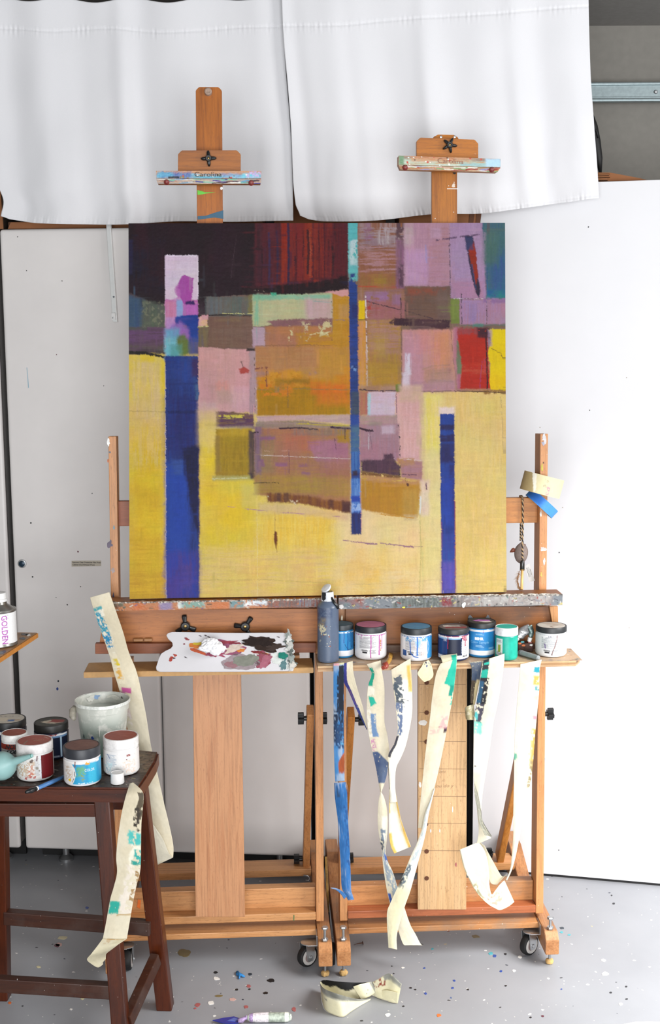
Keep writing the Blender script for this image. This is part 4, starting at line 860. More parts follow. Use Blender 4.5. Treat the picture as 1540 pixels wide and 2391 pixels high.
M_paintg = painted('artist_paint', .55, .30, 260, spec=.14)
PTILT = math.tan(math.radians(8.2)); P_D0 = 2.945; P_Z0 = loc(PD(742, 1399, 2.945))[2]
ZLEDGE = PD(640, 1399, 2.930).z
P_Z0 = ZLEDGE + .0040
p_n = (EB - UZ * PTILT).normalized()           # points away from the camera
p_up = ((UZ - p_n * UZ.dot(p_n)).normalized() + ER * .0110).normalized()   # the canvas is a little out of square
PP = lambda u, v: hit(u, v, EB * P_D0 + UZ * P_Z0, p_n)
_a, _b = PP(302.5, 1399), PP(1182, 1394); bl, br = Vector((_a.x, _a.y, P_Z0)), Vector((_b.x, _b.y, P_Z0)); mid = (bl + br) / 2; mid = mid - ER * 0
PWID = (br - bl).dot(ER); PHGT = (PP(741, 521) - mid).length
bl = mid - ER * (PWID / 2); bl = Vector((bl.x, bl.y, P_Z0))
can = thing('painting', bl + ER * PWID / 2, 'large square abstract canvas in yellows, blues and reds standing on both easels', 'painting')
NG = 600
gx = np.linspace(0, 1, NG); gy_ = np.linspace(0, 1, NG)
GX, GY = np.meshgrid(gx, gy_)                 # row 0 at the bottom
b0 = np.array(bl); e1 = np.array(ER * PWID); e2 = np.array(p_up * PHGT); nn_ = np.array(p_n)
X = 302.5 + GX * 879.5; Y = 1399 - GY * 878
colr = painting_colors(X, Y)
rel = .0004 * (fbm(X / 5, Y / 5, 91, 3) - .5)
PV = b0 + GX[..., None] * e1 + GY[..., None] * e2 - (rel[..., None]) * nn_
mk('canvas_front', PV.reshape(-1, 3), grid_faces(NG, NG)[:, ::-1].copy(), M_paintg, can, True, colors=colr.reshape(-1, 3))
# wrapped canvas edges, each carrying the colours of the paint that runs over them
def edge_strip(name, a, b, ncol, nback=.019, inset=.0):
    n = len(ncol); V = []; C = []
    for j, k in enumerate((0.0, .3, 1.0)):
        for i in range(n):
            V.append(a + (b - a) * (i / (n - 1)) + p_n * (nback * k)); C.append(ncol[i] * (1 if j == 0 else .92))
    Fq = grid_faces(3, n); return mk(name, V, Fq, M_paintg, can, True, colors=np.array(C))
tl = bl + p_up * PHGT; br = bl + ER * PWID; trr = tl + ER * PWID
edge_strip('canvas_edge', tl, trr, colr[-1]); edge_strip('canvas_edge', br, trr, colr[:, -1]); edge_strip('canvas_edge', bl, tl, colr[:, 0]); edge_strip('canvas_edge', bl, br, colr[0])
wst = plain('pine_stretcher', '#c9a878', .7)
bb = p_n * .0008
for (a, b, c_, d_) in ((bl, br, br + p_up * .035, bl + p_up * .035), (tl - p_up * .035, trr - p_up * .035, trr, tl), (bl, bl + ER * .035, tl + ER * .035, tl), (br - ER * .035, br, trr, trr - ER * .035)):
    slab('stretcher_bar', [a + bb, b + bb, c_ + bb, d_ + bb], p_n * .0175, wst, can, .0008)

# ================================================================== THE TWO EASELS
B_L, B_D = '#cf9a6c', '#b67c50'
wv = wood('beech_upright', 2, '#cd9568', '#b97f54', splat=.55)
wh = wood('beech_across', 0, '#cf9b6e', '#bd8558', splat=.35)
wd = wood('beech_along', 1, '#bd8a62', '#a06c48', splat=.7, dirt='#6e6258')
wmast = wood('mast_beech', 2, '#b06a32', '#985826', splat=.0)
wboard = wood('cherry_board', 2, '#c2906c', '#b07a58', pore='#8a5a40', fine=1.8)
wboardR = wood('dusty_beech_board', 2, '#d9b58c', '#cda578', splat=.6)
wtray = wood('tray_wood', 0, '#b87848', '#a2653a', rough=.4)
wtrayR = wood('old_tray_wood', 0, '#94603a', '#7d4c2c', splat=.8, dirt='#4e3a2c')
wdarkrail = wood('dusty_rail', 0, '#c48e62', '#a8754e', splat=1.0, dirt='#8a7a6a')
wred = wood('reddish_rail', 0, '#b06c4c', '#9a583c', splat=.8)
wblock = wood('clamp_block_wood', 0, '#a8672f', '#8c5226')
wblockR = wood('old_clamp_block_wood', 0, '#b97432', '#a5642a', splat=.8)
wend = wood('end_grain', 2, '#c07c58', '#a8623f', fine=2.5)
Md_bolt = M_zinc

def canvas_bar(name, quad, back, painter, parent, nu=220, nv=14, topcol=None, matname='crusted_paint'):
    """a rail whose front face is a finely divided sheet carrying splashes of paint; body behind it"""
    bl_, br_, tr_, tl_ = [Vector(q) for q in quad]; bk_ = Vector(back); n = (br_ - bl_).cross(tl_ - bl_).normalized()
    if n.dot(bk_) > 0: n = -n
    gx = np.linspace(0, 1, nu); gz = np.linspace(0, 1, nv); GX, GZ = np.meshgrid(gx, gz)
    L_ = (br_ - bl_).length; H_ = (tl_ - bl_).length
    C = painter(GX * L_ * 1000, GZ * H_ * 1000, L_ * 1000, H_ * 1000)      # millimetres
    P = (np.array(bl_) * (1 - GX)[..., None] + np.array(br_) * GX[..., None]) * (1 - GZ)[..., None] + (np.array(tl_) * (1 - GX)[..., None] + np.array(tr_) * GX[..., None]) * GZ[..., None]
    bumpy = .0009 * fbm(GX * L_ * 400, GZ * H_ * 400, 5, 3)
    P = P + (np.array(n) * (0.0002 + bumpy)[..., None])
    m = painted(matname, .42, .4, 180)
    return mk(name, P.reshape(-1, 3), grid_faces(nv, nu)[:, ::-1].copy(), m, parent, True, colors=C.reshape(-1, 3))

def star_knob(name, c, r, arms, rot, parent, axis=None, col_=None, wide=.34):
    """black hand knob with rounded arms"""
    ax = Vector(axis or -EB).normalized(); u = ER.copy(); w = ax.cross(u).normalized(); u = w.cross(ax)
    bm = bmesh.new(); n = arms * 26; ring = []
    for k in range(n):
        a = 2 * math.pi * k / n
        q = (math.cos(arms * (a - rot)) + 1) / 2; qq = min(max((q - .70) / .22, 0), 1) if arms == 3 else q ** 1.9; rr = r * (wide + .10 * q + (.90 - wide) * (qq * qq * (3 - 2 * qq) if arms == 3 else qq))
        ring.append((rr * math.cos(a), rr * math.sin(a)))
    lv = []
    for (h, s) in ((0, .90), (.002, 1.0), (.009, 1.0), (.012, .88)):
        lv.append([bm.verts.new(Vector(c) + u * (x * s) + w * (y * s) + ax * h) for x, y in ring])
    for i in range(3):
        for j in range(n): bm.faces.new((lv[i][j], lv[i][(j + 1) % n], lv[i + 1][(j + 1) % n], lv[i + 1][j]))
    bm.faces.new(lv[3]); bm.faces.new(list(reversed(lv[0])))
    o = from_bm(name, bm, M_black, parent, True)
    lathe('knob_hub', [(r * .42, .002), (r * .42, .013), (r * .34, .0155), (r * .16, .0155), (r * .15, .012), (.0001, .012)], c, M_black, o, 24, ax)
    lathe('knob_screw', [(r * .13, .011), (r * .13, .0135), (r * .06, .0142)], c, plain('brass', '#a88a55', .35, .8), o, 14, ax)
    return o
def bolt(c_head, u_bottom, parent, r=.0045, headh=.006):
    A = Vector(c_head); Bm = Vector(u_bottom)
    t = cyl('levelling_bolt', Bm, A, r * .72, M_zinc, parent, 16)
    lathe('bolt_head', [(.0078, 0), (.0082, .001), (.0082, headh - .001), (.0074, headh)], A - UZ * .001, M_zinc, t, 6)
    return t
def nut(c, parent): return lathe('nut', [(.0078, 0), (.0084, .0008), (.0084, .006), (.0078, .0068)], c, M_zinc, parent, 6)
def caster(name, cx, cd, parent, r=.0275, side=1, k=1.0, turn=None):
    """swivel castor: wheel turned so that its face shows; bracket hangs at the side of the base beam"""
    A_ = ER if turn is None else (ER * math.cos(turn) + EB * math.sin(turn)).normalized(); Bp = UZ.cross(A_).normalized()
    c = W(cx, cd, r)
    w = lathe(name, [(r - .004, -.009 * k), (r - .001, -.0075 * k), (r, -.004 * k), (r, .004 * k), (r - .001, .0075 * k), (r - .004, .009 * k)], c, M_dark, parent, 48, A_)
    lathe('wheel_rim', [(r * .70, -.0098 * k), (r * .76, -.0098 * k), (r * .76, .0098 * k), (r * .70, .0098 * k)], c, plain('pale_rim', '#b4b0ac', .5), w, 40, A_)
    lathe('wheel_disc', [(r * .70, -.0096 * k), (r * .68, -.0092 * k), (r * .3, -.0104 * k), (r * .3, .0104 * k), (r * .68, .0092 * k), (r * .70, .0096 * k)], c, plain('grey_brown_hub', '#7d6b68', .5), w, 36, A_)
    if k < 1: return w
    for s in (-1, 1):
        q = c + A_ * (.0126 * s)
        prism('fork', [q + Bp * x + UZ * z for x, z in ((-.010, -.006), (-.006, -.010), (.006, -.010), (.010, -.006), (.014, r + .007), (-.014, r + .007))], A_ * (.0016 * s), M_zinc, w)
        lathe('axle_end', [(.005, 0), (.0045, .002), (.002, .0026)], q + A_ * (.0016 * s), M_zinc, w, 16, A_ * s)
    lathe('swivel_plate', [(.015, 0), (.0165, .001), (.0165, .003), (.012, .0035)], c + UZ * (r + .0055), M_zinc, w, 28)
    slab('mounting_plate', [W(cx + side * .0235 - .0012, cd - .02, r * 2 + .006), W(cx + side * .0235 + .0012, cd - .02, r * 2 + .006), W(cx + side * .0235 + .0012, cd - .02, .088), W(cx + side * .0235 - .0012, cd - .02, .088)], EB * .04, M_zinc, w, .0003)
    slab('mounting_plate', [W(min(cx, cx + side * .0235), cd - .02, r * 2 + .0062), W(max(cx, cx + side * .0235), cd - .02, r * 2 + .0062), W(max(cx, cx + side * .0235), cd - .02, r * 2 + .0086), W(min(cx, cx + side * .0235), cd - .02, r * 2 + .0086)], EB * .04, M_zinc, w, .0003)
    return w

def post_side(sx):  # s coordinate from a pixel in the front post plane
    return loc(PL(sx[0], sx[1]))[0]
def lpost(parent, uT, vT, uB, vB, wpx, th, mat, off=0.0, zb=.10):
    """an upright in the leaning frame; top centre and bottom centre of its front face in the photo"""
    T = PL(uT, vT, off); Bm = PL(uB, vB, off); w = wpx
    ax = (T - Bm).normalized(); q = [Bm - ER * w / 2, Bm + ER * w / 2, T + ER * w / 2, T - ER * w / 2]
    nb = Vector((-ER).cross(ax)).normalized(); nb = nb if nb.dot(EB) > 0 else -nb
    return slab('side_post', q, nb * th, mat, parent, .0015)
def sbox(name, s0, s1, d0, d1, z0, z1, mat, parent, bev=.0015): return ebox(name, s0, s1, d0, d1, z0, z1, mat, parent, bev)

def beam_profile(s0, s1, parent, toe=0.0, mat=None, matend=None, dshift=0.0, front=2.85):
    pr = [(front, .036), (front, .074), (front + .018, .090), (3.20, .090), (3.31, .132), (3.40, .132), (3.40, .036)]
    pts = [W(s0, d + dshift, z) for d, z in pr]
    o = prism('base_beam', pts, ER * (s1 - s0), mat or wd, parent, .0012)
    return o

def S(u, v, d): return loc(PD(u, v, d))[0]
def SZ(u, v, d): a = loc(PD(u, v, d)); return a[0], a[2]

def build_easel(kind):
    Lf = kind == 'left'
    if Lf:
        t = thing('easel', W(S(500, 2150, 2.96), 3.1, 0), 'left wooden studio easel, cleaner, with tall mast and a plain brown front board', 'easel', 'two studio easels holding the painting')
        pL = [(262, 1019), (280, 2165)]; pR = [(742, 1050), (747, 2151)]
        beams = (S(262, 2215, 2.86), S(759, 2215, 2.86))
    else:
        t = thing('easel', W(S(1030, 2150, 2.96), 3.1, 0), 'right wooden studio easel, dusty and paint-spattered, with holes in its front board', 'easel', 'two studio easels holding the painting')
        pL = [(795, 1050), (802, 2150)]; pR = [(1270, 1013), (1259, 2133)]
        beams = (S(802, 2215, 2.86), S(1288, 2200, 2.875))
    pw = .0192; th = .045 if Lf else .052
    posts = []
    for (T_, B_) in (pL, pR):
        posts.append(lpost(t, T_[0], T_[1], B_[0], B_[1], pw, th if T_[0] != 1270 else .060, wv))
    # base beams
    bw = .0335
    for i, s in enumerate(beams):
        beam_profile(s - bw / 2, s + bw / 2, t, dshift=0 if (Lf or i == 0) else .02)
    sL, sR = beams[0] + bw / 2, beams[1] - bw / 2
    iL = loc(PL(*pL[1]))[0]; iR = loc(PL(*pR[1]))[0]
    # cross rails of the base, front to back
    m1 = wh if Lf else wdarkrail
    sbox('base_rail', sL + .001, sR - .001, 2.944, 3.03, .071, .086, m1, t)
    sbox('lower_rail', iL + pw / 2 + .001, iR - pw / 2 - .001, 2.958, 2.992, .105, .1245, wh if Lf else wred, t)
    sbox('middle_rail', iL + pw / 2 + .001, iR - pw / 2 - .001, 2.993, 3.022, .122, .176, wh if Lf else wdarkrail, t)
    sbox('rear_rail', sL + .001, sR - .001, 3.245, 3.315, .092, .112, wh, t)
    # struts from the frame back to the base
    if Lf: pairs = [((724, 1657), (714, 2020), 3.045, 3.285, 1), ]
    else: pairs = [((819, 1662), (797, 2005), 3.045, 3.285, 1), ((1236, 1650), (1165, 2003), 3.05, 3.27, -1)]
    for (a, b_, da, db, sd) in pairs:
        A = PD(a[0], a[1], da); Bm = PD(b_[0], b_[1], db)
        bar('strut', Bm, A, .0185, .040, ER, wv if Lf else wood('orange_strut', 2, '#c88a50', '#b3743c'), t, .003)
    if Lf:
        A = W(iL + .028, 3.045, .625); Bm = W(iL + .02, 3.285, .11); bar('strut', Bm, A, .0185, .04, ER, wv, t, .003)
    # clamping knobs on the struts
    def side_knob(u0, u1, vc, d, sdir):
        A = PD(u0, vc, d); s0, _, z0 = loc(A); s1 = loc(PD(u1, vc, d))[0]; h = abs(s1 - s0)
        k = cyl('strut_knob', W(s0, d, z0), W(s1 - sdir * .0, d, z0), .0062, M_black, t, 16)
        bm = bmesh.new(); c = W(s1, d, z0)
        for q in range(4):
            a = q * math.pi / 2 + .2; dirv = EB * math.cos(a) + UZ * math.sin(a); sidev = EB * -math.sin(a) + UZ * math.cos(a)
            p0 = c; x = ER * .0075
            add_hexa(bm, [p0 - x - sidev * .006, p0 + x - sidev * .006, p0 + x + sidev * .006, p0 - x + sidev * .006,
                          p0 - x - sidev * .0045 + dirv * .0155, p0 + x - sidev * .0045 + dirv * .0155, p0 + x + sidev * .0045 + dirv * .0155, p0 - x + sidev * .0045 + dirv * .0155], .0008)
        from_bm('knob_wings', bm, M_black, k)
    if Lf:
        side_knob(716, 702, 1677, 3.045, -1); side_knob(706, 692, 2006, 3.285, -1)
        side_knob(752, 756, 1677, 3.03, 1)
    else:
        side_knob(828, 843, 1680, 3.045, 1); side_knob(806, 818, 2004, 3.285, 1); side_knob(1150, 1141, 1992, 3.27, -1); side_knob(1272, 1284, 1667, 3.04, 1)
    # levelling bolts through the beam noses, casters beside them
    for i, s in enumerate(beams):
        db = 2.875 if (Lf or i == 0) else 2.897
        zt = .122 if i == (1 if Lf else 0) else .118
        bo = bolt(W(s, db, zt), W(s, db, .001), t)
        nut(W(s, db, .0905), bo)
        fo = mk_felt(W(s, db, 0), bo)
    caster('caster', beams[1] - bw / 2 - .0250, 2.925 if Lf else 2.945, t, side=1, turn=-.95)
    caster('caster', beams[0] + bw / 2 + .0112 if Lf else beams[0] - bw / 2 - .0053, 2.93 if not Lf else 2.94, t, r=.0275, side=-1 if Lf else 1, k=1.0 if Lf else .45)
    # upper cross bar behind the painting
    z0, z1 = (SZ(286, 1228, 3.045)[1], SZ(286, 1170, 3.045)[1]) if Lf else (SZ(1218, 1221, 3.045)[1], SZ(1218, 1162, 3.045)[1])
    uL = loc(PL(pL[0][0], pL[0][1] + 180, 0))[0]; uR = loc(PL(pR[0][0], pR[0][1] + 180, 0))[0]
    sbox('upper_cross_bar', uL + pw / 2 - .002, uR - pw / 2 + .002, 3.043, 3.062, z0, z1, wood('upper_bar_wood', 0, '#c58852', '#ab6c3c') if not Lf else wood('upper_bar_red', 0, '#9a5636', '#8a4a2c'), t)
    # mast
    uc = (487, 491, 512) if Lf else (1037, 1038.5, 1040)
    mo = .048
    T = PL(uc[0], 203 if Lf else 317, mo); Bm = PL(uc[1] if not Lf else 497, 1380, mo); mw = .0625
    ax = (T - Bm).normalized(); c = .008
    q = [Bm - ER * mw / 2, Bm + ER * mw / 2, T + ER * mw / 2 - ax * c, T + ER * (mw / 2 - c), T - ER * (mw / 2 - c), T - ER * mw / 2 - ax * c]
    mast = prism('mast', q, EB * .017, wmast if Lf else wood('mast_right', 2, '#b07034', '#985c28', splat=1.0), t, .0012)
    return t, mast, dict(pL=pL, pR=pR, iL=iL, iR=iR, pw=pw, beams=beams)

def mk_felt(p, parent):
    return lathe('felt_pad', [(.006, 0), (.0095, .0015), (.0105, .006), (.0085, .0105), (.0045, .012)], p, plain('yellow_felt', '#c9a46a', .9, var=.2, bs=.6, scale=300), parent, 20, noise_amp=.002)

eL, mastL, iL_ = build_easel('left')
eR, mastR, iR_ = build_easel('right')

# ------- mast details and top clamps
def clamp_paint(kind):
    def f(X, Z, L, H):
        K = Canvas(X, Z, '#b98a66', 1.0)
        if kind == 'left':
            K.patch((0, H * .0, L, H * .62), '#5c98b8', '#7fb0c4', rough=4, soft=3, dry=.36, dir='h', mix='h')
            K.patch((10, 0, L * .33, H * .8), '#4a4f96', '#5a78a8', rough=8, soft=5, a=.85, mix='v'); K.patch((L * .55, 0, L * .8, H * .7), '#5660a0', '#7c9cc0', rough=7, soft=5, a=.7, dry=.4)
            K.patch((2, 2, 40, H * .85), '#55a0c0', soft=5, rough=5, a=.8); K.patch((L * .82, 2, L * .97, H * .7), '#6cc0d4', soft=4, rough=5, a=.9); K.patch((L * .35, 0, L * .62, H * .35), '#5fa4b8', soft=4, rough=4)
            K.patch((L * .86, H * .2, L, H), '#b8a4cc', soft=4, dry=.5); K.line([(30, 2), (52, 3)], 4, '#20242c'); K.spots(16, random.Random(3), (0, 0, L, H * .5), (1, 3), ['#20242c', '#e4e0d8', '#b84a3c', '#8c7c3c'])
        else:
            K.patch((0, 0, L, H * .75), '#a8b8a0', '#b8c4b8', rough=4, soft=3, dry=.33, dir='h', mix='h'); K.patch((0, H * .6, L, H), '#8c7c70', soft=3, dry=.42, dir='h')
            K.patch((L * .12, H * .4, L * .55, H), '#c07c4c', soft=6, rough=5, a=.8, dry=.35, dir='h'); K.patch((L * .85, 0, L, H), '#a8c8dc', '#8cb4cc', soft=4, rough=4)
            K.patch((0, 0, 12, H), '#6c8c6c', soft=3); K.patch((L * .6, 0, L * .85, H * .5), '#90b0b0', soft=5, dry=.35, dir='h'); K.spots(18, random.Random(8), (0, 0, L, H), (1, 3.2), ['#f0ece4', '#b84a3c', '#5c4030', '#d8e4dc'])
        return K.C
    return f
def lip_paint(kind):
    def f(X, Z, L, H):
        K = Canvas(X, Z, '#a89890' if kind == 'left' else '#a8886c', 1.0)
        c = ['#b07c6c', '#5c98b8', '#e4e0d8', '#48408c', '#7cb49c', '#3a2430', '#c4a890'] if kind == 'left' else ['#a8483c', '#8c8cb4', '#c8b090', '#7c9c6c', '#d8d4c8', '#8c2c2c', '#b87c50']
        rr = random.Random(5)
        for k in range(46):
            x = rr.uniform(0, L); z = rr.uniform(0, H); w = rr.uniform(8, 40)
            K.line([(x, z), (x + w, z + rr.uniform(-2, 2))], rr.uniform(1.5, 4), rr.choice(c), rough=2, a=.9)
        K.patch((0, H * .75, L, H), '#d8d4cc', dry=.5, dir='h', soft=1)
        return K.C
    return f
def top_clamp(parent, kind, uL, uR, vTL, vTR, vML, vMR, vBL, vBR, bu0, bu1, bvT, kc, rot, arms, scr):
    dB = loc(PL((uL + uR) / 2, vBL, .026))[1]; df = dB - .016           # block front
    tilt = ((PD(uR, vTR, df).z - PD(uL, vTL, df).z))
    q = [PD(bu0, (vML + vMR) / 2 + 4, df), PD(bu1, (vML + vMR) / 2 + 6, df), PD(bu1, bvT[1], df), PD(bu0, bvT[0], df)]
    cx = (q[1] - q[0]).normalized(); cy = UZ * 1; c = .009
    pts = [q[0], q[1], q[2] - cy * c, q[2] - cx * c, q[3] + cx * c, q[3] - cy * c]
    blk = prism('clamp_block', pts, EB * .0155, wblock if kind == 'left' else wblockR, parent, .001)
    fd = df - .034
    A = [PD(uL, vML, fd), PD(uR, vMR, fd), PD(uR, vTR, fd), PD(uL, vTL, fd)]
    clampbar = slab('clamp_bar', A, EB * .0335, wblock if kind == 'left' else wblockR, parent, .0012)
    canvas_bar('bar_paint', A, EB * .03, clamp_paint(kind), clampbar, 200, 20)
    Lq = [PD(uL + 4, vBL, fd + .006), PD(uR - 2 if kind == 'left' else uR - 8, vBR, fd + .006), PD(uR, vMR + .5, fd + .0005), PD(uL, vML + .5, fd + .0005)]
    lip = slab('clamp_lip', Lq, EB * .027, wblock, parent, .0008)
    canvas_bar('lip_paint', Lq, EB * .03, lip_paint(kind), lip, 200, 16)
    k = star_knob('star_knob', PD(kc[0], kc[1], df) - EB * .0005, .0185, arms, rot, parent, wide=.38)
    for (u, v) in scr:
        p = PD(u, v, fd + .004)
        lathe('screw', [(.0058, 0), (.0066, .002), (.0062, .006), (.003, .0085), (.0001, .009)], p, plain('red_painted_screw', '#7a2c28', .4, var=.3, scale=200), parent, 16, -EB * .9 - UZ * .5)
    return df, fd, A, clampbar
dfL, fdL, AL, cbL = top_clamp(eL, 'left', 364, 609.5, 399, 399.5, 416.5, 417, 429, 429.5, 415, 561.5, (351, 351), (487, 371), 1.62, 4, [(389, 424), (586, 426)])
dfR, fdR, AR, cbR = top_clamp(eR, 'right', 930, 1168, 363.5, 371, 385, 391, 395.5, 402, 972, 1116, (321, 326), (1048, 340), 1.15, 5, [(945, 390), (1147, 395)])
fL = lambda u, v: PD(u, v, fdL); fR = lambda u, v: PD(u, v, fdR)
M_burn = plain('burnt_letters', '#33241c', .7, var=.2); M_burnR = plain('burnt_letters_pale', '#8a5a48', .7, var=.2)
text_plane('lettering', 'Carolina', .0155, fL(485.5, 408) - EB * .0016, fL(516, 408) - fL(454, 408), UZ, M_burn, cbL, width=(fL(517, 408) - fL(454, 408)).length, bold=-.0001)
text_plane('lettering', 'Carolina', .0155, fR(1051, 377) - EB * .0016, fR(1080, 379) - fR(1021, 376), UZ, M_burnR, cbR, width=(fR(1081, 377) - fR(1021, 377)).length, bold=-.0001)
# peg at the mast top, plate with two screws on the right mast
p = PL(486, 216, .048)
lathe('peg', [(.009, 0), (.0092, .006), (.0086, .010), (.006, .0112), (.003, .0105), (.0001, .0105)], p, plain('worn_peg', '#a08878', .6, var=.25, scale=150), mastL, 24, -EB + UZ * .15)
fn = lambda u, v: PL(u, v, .034)
prism('mast_cap', [fn(1010, 325), (fn(1012, 320)), fn(1022, 314), fn(1060, 315), fn(1069, 321), fn(1071, 328)], EB * .02, wblockR, mastR, .001)
for u in (1029, 1061): lathe('cap_screw', [(.0035, 0), (.003, .0015), (.0001, .002)], PL(u, 319.5, .0337), M_zinc, mastR, 12, -EB)
mf = lambda u, v: PL(u, v, .0478)
MB = lambda n, c: plain(n, c, .4, var=.12, bs=.05)
prism('paint_stroke', [mf(*p) for p in ((460.5, 444), (470, 446), (478, 449), (503, 449), (480, 452), (472, 454), (461, 455))], -EB * .0006, MB('lime_paint', '#62c23a'), mastL)
prism('paint_stroke', [mf(*p) for p in ((461, 505), (480, 504), (500, 497), (521, 491), (521, 511), (500, 508), (461, 513))], -EB * .0005, MB('deep_blue_paint', '#23546e'), mastL)
blob('paint_stroke', 517, 440, 3, 4, mf, -EB, M_white, mastL)
prism('paint_stroke', [mf(*p) for p in ((1043, 440), (1069, 440), (1069, 441.6), (1043, 441.5))], -EB * .0004, M_white, mastR)
blob('paint_stroke', 1058, 432, 4, 5, mf, -EB, plain('chalk', '#d8c8b8', .8), mastR, rag=.6); blob('paint_stroke', 1060, 402, 3.4, 4, mf, -EB, M_dark, mastR, rag=.4)

# ------- fixed front boards
def front_board(parent, e, uT, uB, vT, vB, dB, lean, mat, edge):
    bl_ = PD(uB[0], vB, dB); br_ = PD(uB[1], vB, dB); dT = dB + lean
    tl_ = PD(uT[0], vT, dT); tr_ = PD(uT[1], vT, dT)
    return slab('front_board', [bl_, br_, tr_, tl_], EB * .018, mat, parent, .0012)
fbL = front_board(eL, iL_, (449.5, 562), (456.5, 572), 1559, 2141, 2.938, .022, wboard, 1)
fbR = front_board(eR, iR_, (976, 1090), (975, 1088), 1545, 2124, 2.955, .02, wboardR, 1)
for v in (1594, 1664, 1732, 1925, 1988, 2051):
    dd = 2.955 + .02 * (2124 - v) / 579
    lathe('peg_hole', [(.0058, 0), (.0052, -.0004), (.0046, -.0008)], PD(995.5 if v != 1925 else 994, v, dd - .0012), plain('hole_brown', '#5a3018', .7), fbR, 20, -EB)
Mpen = plain('pencil', '#8c7258', .9)
for v in (1598, 1664, 1731, 1795, 1859, 1922, 1986):
    dd = 2.955 + .02 * (2124 - v) / 579 - .0002
    slab('pencil_line', [PD(978, v + .5, dd), PD(1087, v + 1.0, dd), PD(1087, v + .1, dd), PD(978, v - .4, dd)], -EB * .0002, Mpen, fbR, 0)
dd = 2.9645; fbp = lambda u, v: PD(u, v, dd)
text_plane('handwriting', 'ont', .012, fbp(1032, 1802), ER, UZ, Mpen, fbR, shear=.3, width=.017, bold=-.0002)
text_plane('handwriting', 'it', .010, fbp(1034, 1822), ER, UZ, Mpen, fbR, shear=.3, width=.008, bold=-.0002)
text_plane('handwriting', 'ou do y', .012, fbp(1037, 1835), ER, UZ, Mpen, fbR, shear=.3, width=.045, bold=-.0002)
for u, v, a, b_, k in ((987, 1687, 11, 6, 'white'), (980, 1832, 3, 7, 'white'), (1064, 2018, 2, 5, 'red'), (1013, 1772, 1.2, 9, 'white'), (1056, 1890, 1.2, 7, 'white'), (1026, 1940, 1.2, 4, 'white'), (1005, 1940, 1.4, 4, 'white')):
    dd2 = 2.955 + .02 * (2124 - v) / 579 - .0001
    blob('paint_spot', u, v, a, b_, lambda x, y: PD(x, y, dd2), -EB, SPOTM[k], fbR, th=.0003, n=14)
prism('paint_stroke', [PD(685 + 0, 2136, 2.9575), PD(687, 2137, 2.9575), PD(686.5, 2150, 2.9575), PD(684.8, 2149, 2.9575)], -EB * .0003, MB('green_mark', '#2c6a3c'), eL)
prism('paint_stroke', [PD(322, 2100, 2.9925), PD(329, 2102, 2.9925), PD(327, 2122, 2.9925), PD(320, 2118, 2.9925)], -EB * .0004, MB('orange_mark', '#e0702c'), eL)
prism('paint_stroke', [PD(1257, 1768, 2.987), PD(1272, 1770, 2.987), PD(1271, 1780, 2.987), PD(1263, 1785, 2.987), PD(1261, 1806, 2.987), PD(1257, 1800, 2.987), PD(1255, 1780, 2.987)], -EB * .0012, MB('sky_blue_paint', '#7aa8d8'), eR)
for v in (1656, 1666): lathe('wood_plug', [(.0024, 0), (.002, .0008)], PD(1264.5, v, 2.989), wred, eR, 12, -EB)

# ------- painting ledges (trays)
def ledge_paint(kind):
    def f(X, Z, L, H):
        K = Canvas(X, Z, '#b4744a' if kind == 'left' else '#848a90', 1.0); rr = random.Random(11 if kind == 'left' else 12)
        if kind == 'left':
            K.patch((0, H * .3, 60, H), '#5c6450', '#7a4a30', rough=6, soft=3, dry=.36); K.patch((80, 0, 160, H * .8), '#c4622c', '#b4744a', soft=8, rough=6); K.patch((142, 0, 172, H), '#8c7c9c', soft=5, rough=5)
            K.patch((185, 4, 250, H), '#7c9c90', '#d8dcd8', soft=4, rough=6, dry=.38); K.patch((268, 0, 320, H * .8), '#c07040', soft=8); K.patch((310, 2, 345, H), '#6c8c90', soft=5, dry=.3); K.patch((345, H * .3, 400, H), '#e4e8e8', '#8ca4b8', soft=4, rough=5, dry=.35)
            K.patch((400, 0, L, H), '#8c5848', '#6c5c58', soft=5, mix='v'); K.patch((470, 0, L, H), '#7c848c', '#8c4c3c', soft=6, a=.85, mix='v')
            cols = ['#3c5044', '#8c3c2c', '#d8d0c4', '#5c4c7c', '#2c2420', '#a89c8c', '#c8702c']
            n = 70
        else:
            K.patch((0, 0, 60, H), '#a8543c', '#7c848c', soft=8); K.patch((250, 0, 520, H), '#a89c98', '#6c6864', soft=8, dry=.32, mix='v'); K.patch((235, 4, 275, H * .9), '#8c3038', soft=6, rough=6, dry=.3); K.patch((300, 0, 520, H), '#c0bcb8', '#988c88', soft=6, dry=.4, dir='v')
            K.patch((130, 0, 250, H), '#5c605c', '#848a84', soft=5, dry=.36, mix='v')
            cols = ['#2c2c2c', '#e0dcd4', '#a84438', '#5c7c74', '#d8c878', '#8c8c94', '#c4c0bc', '#3c3c44']; n = 160
        for k in range(n):
            x = rr.uniform(0, L); z = rr.uniform(0, H); K.line([(x, z), (x + rr.uniform(-6, 10), z + rr.uniform(-4, 4))], rr.uniform(1, 3.4), rr.choice(cols), rough=2, a=.85)
        K.patch((0, H - 3.5, L, H), '#cfc8bc', '#4c443c', soft=1.2, rough=2, dry=.34, mix='v')
        return K.C * (.66 if kind == 'right' else .86)
    return f
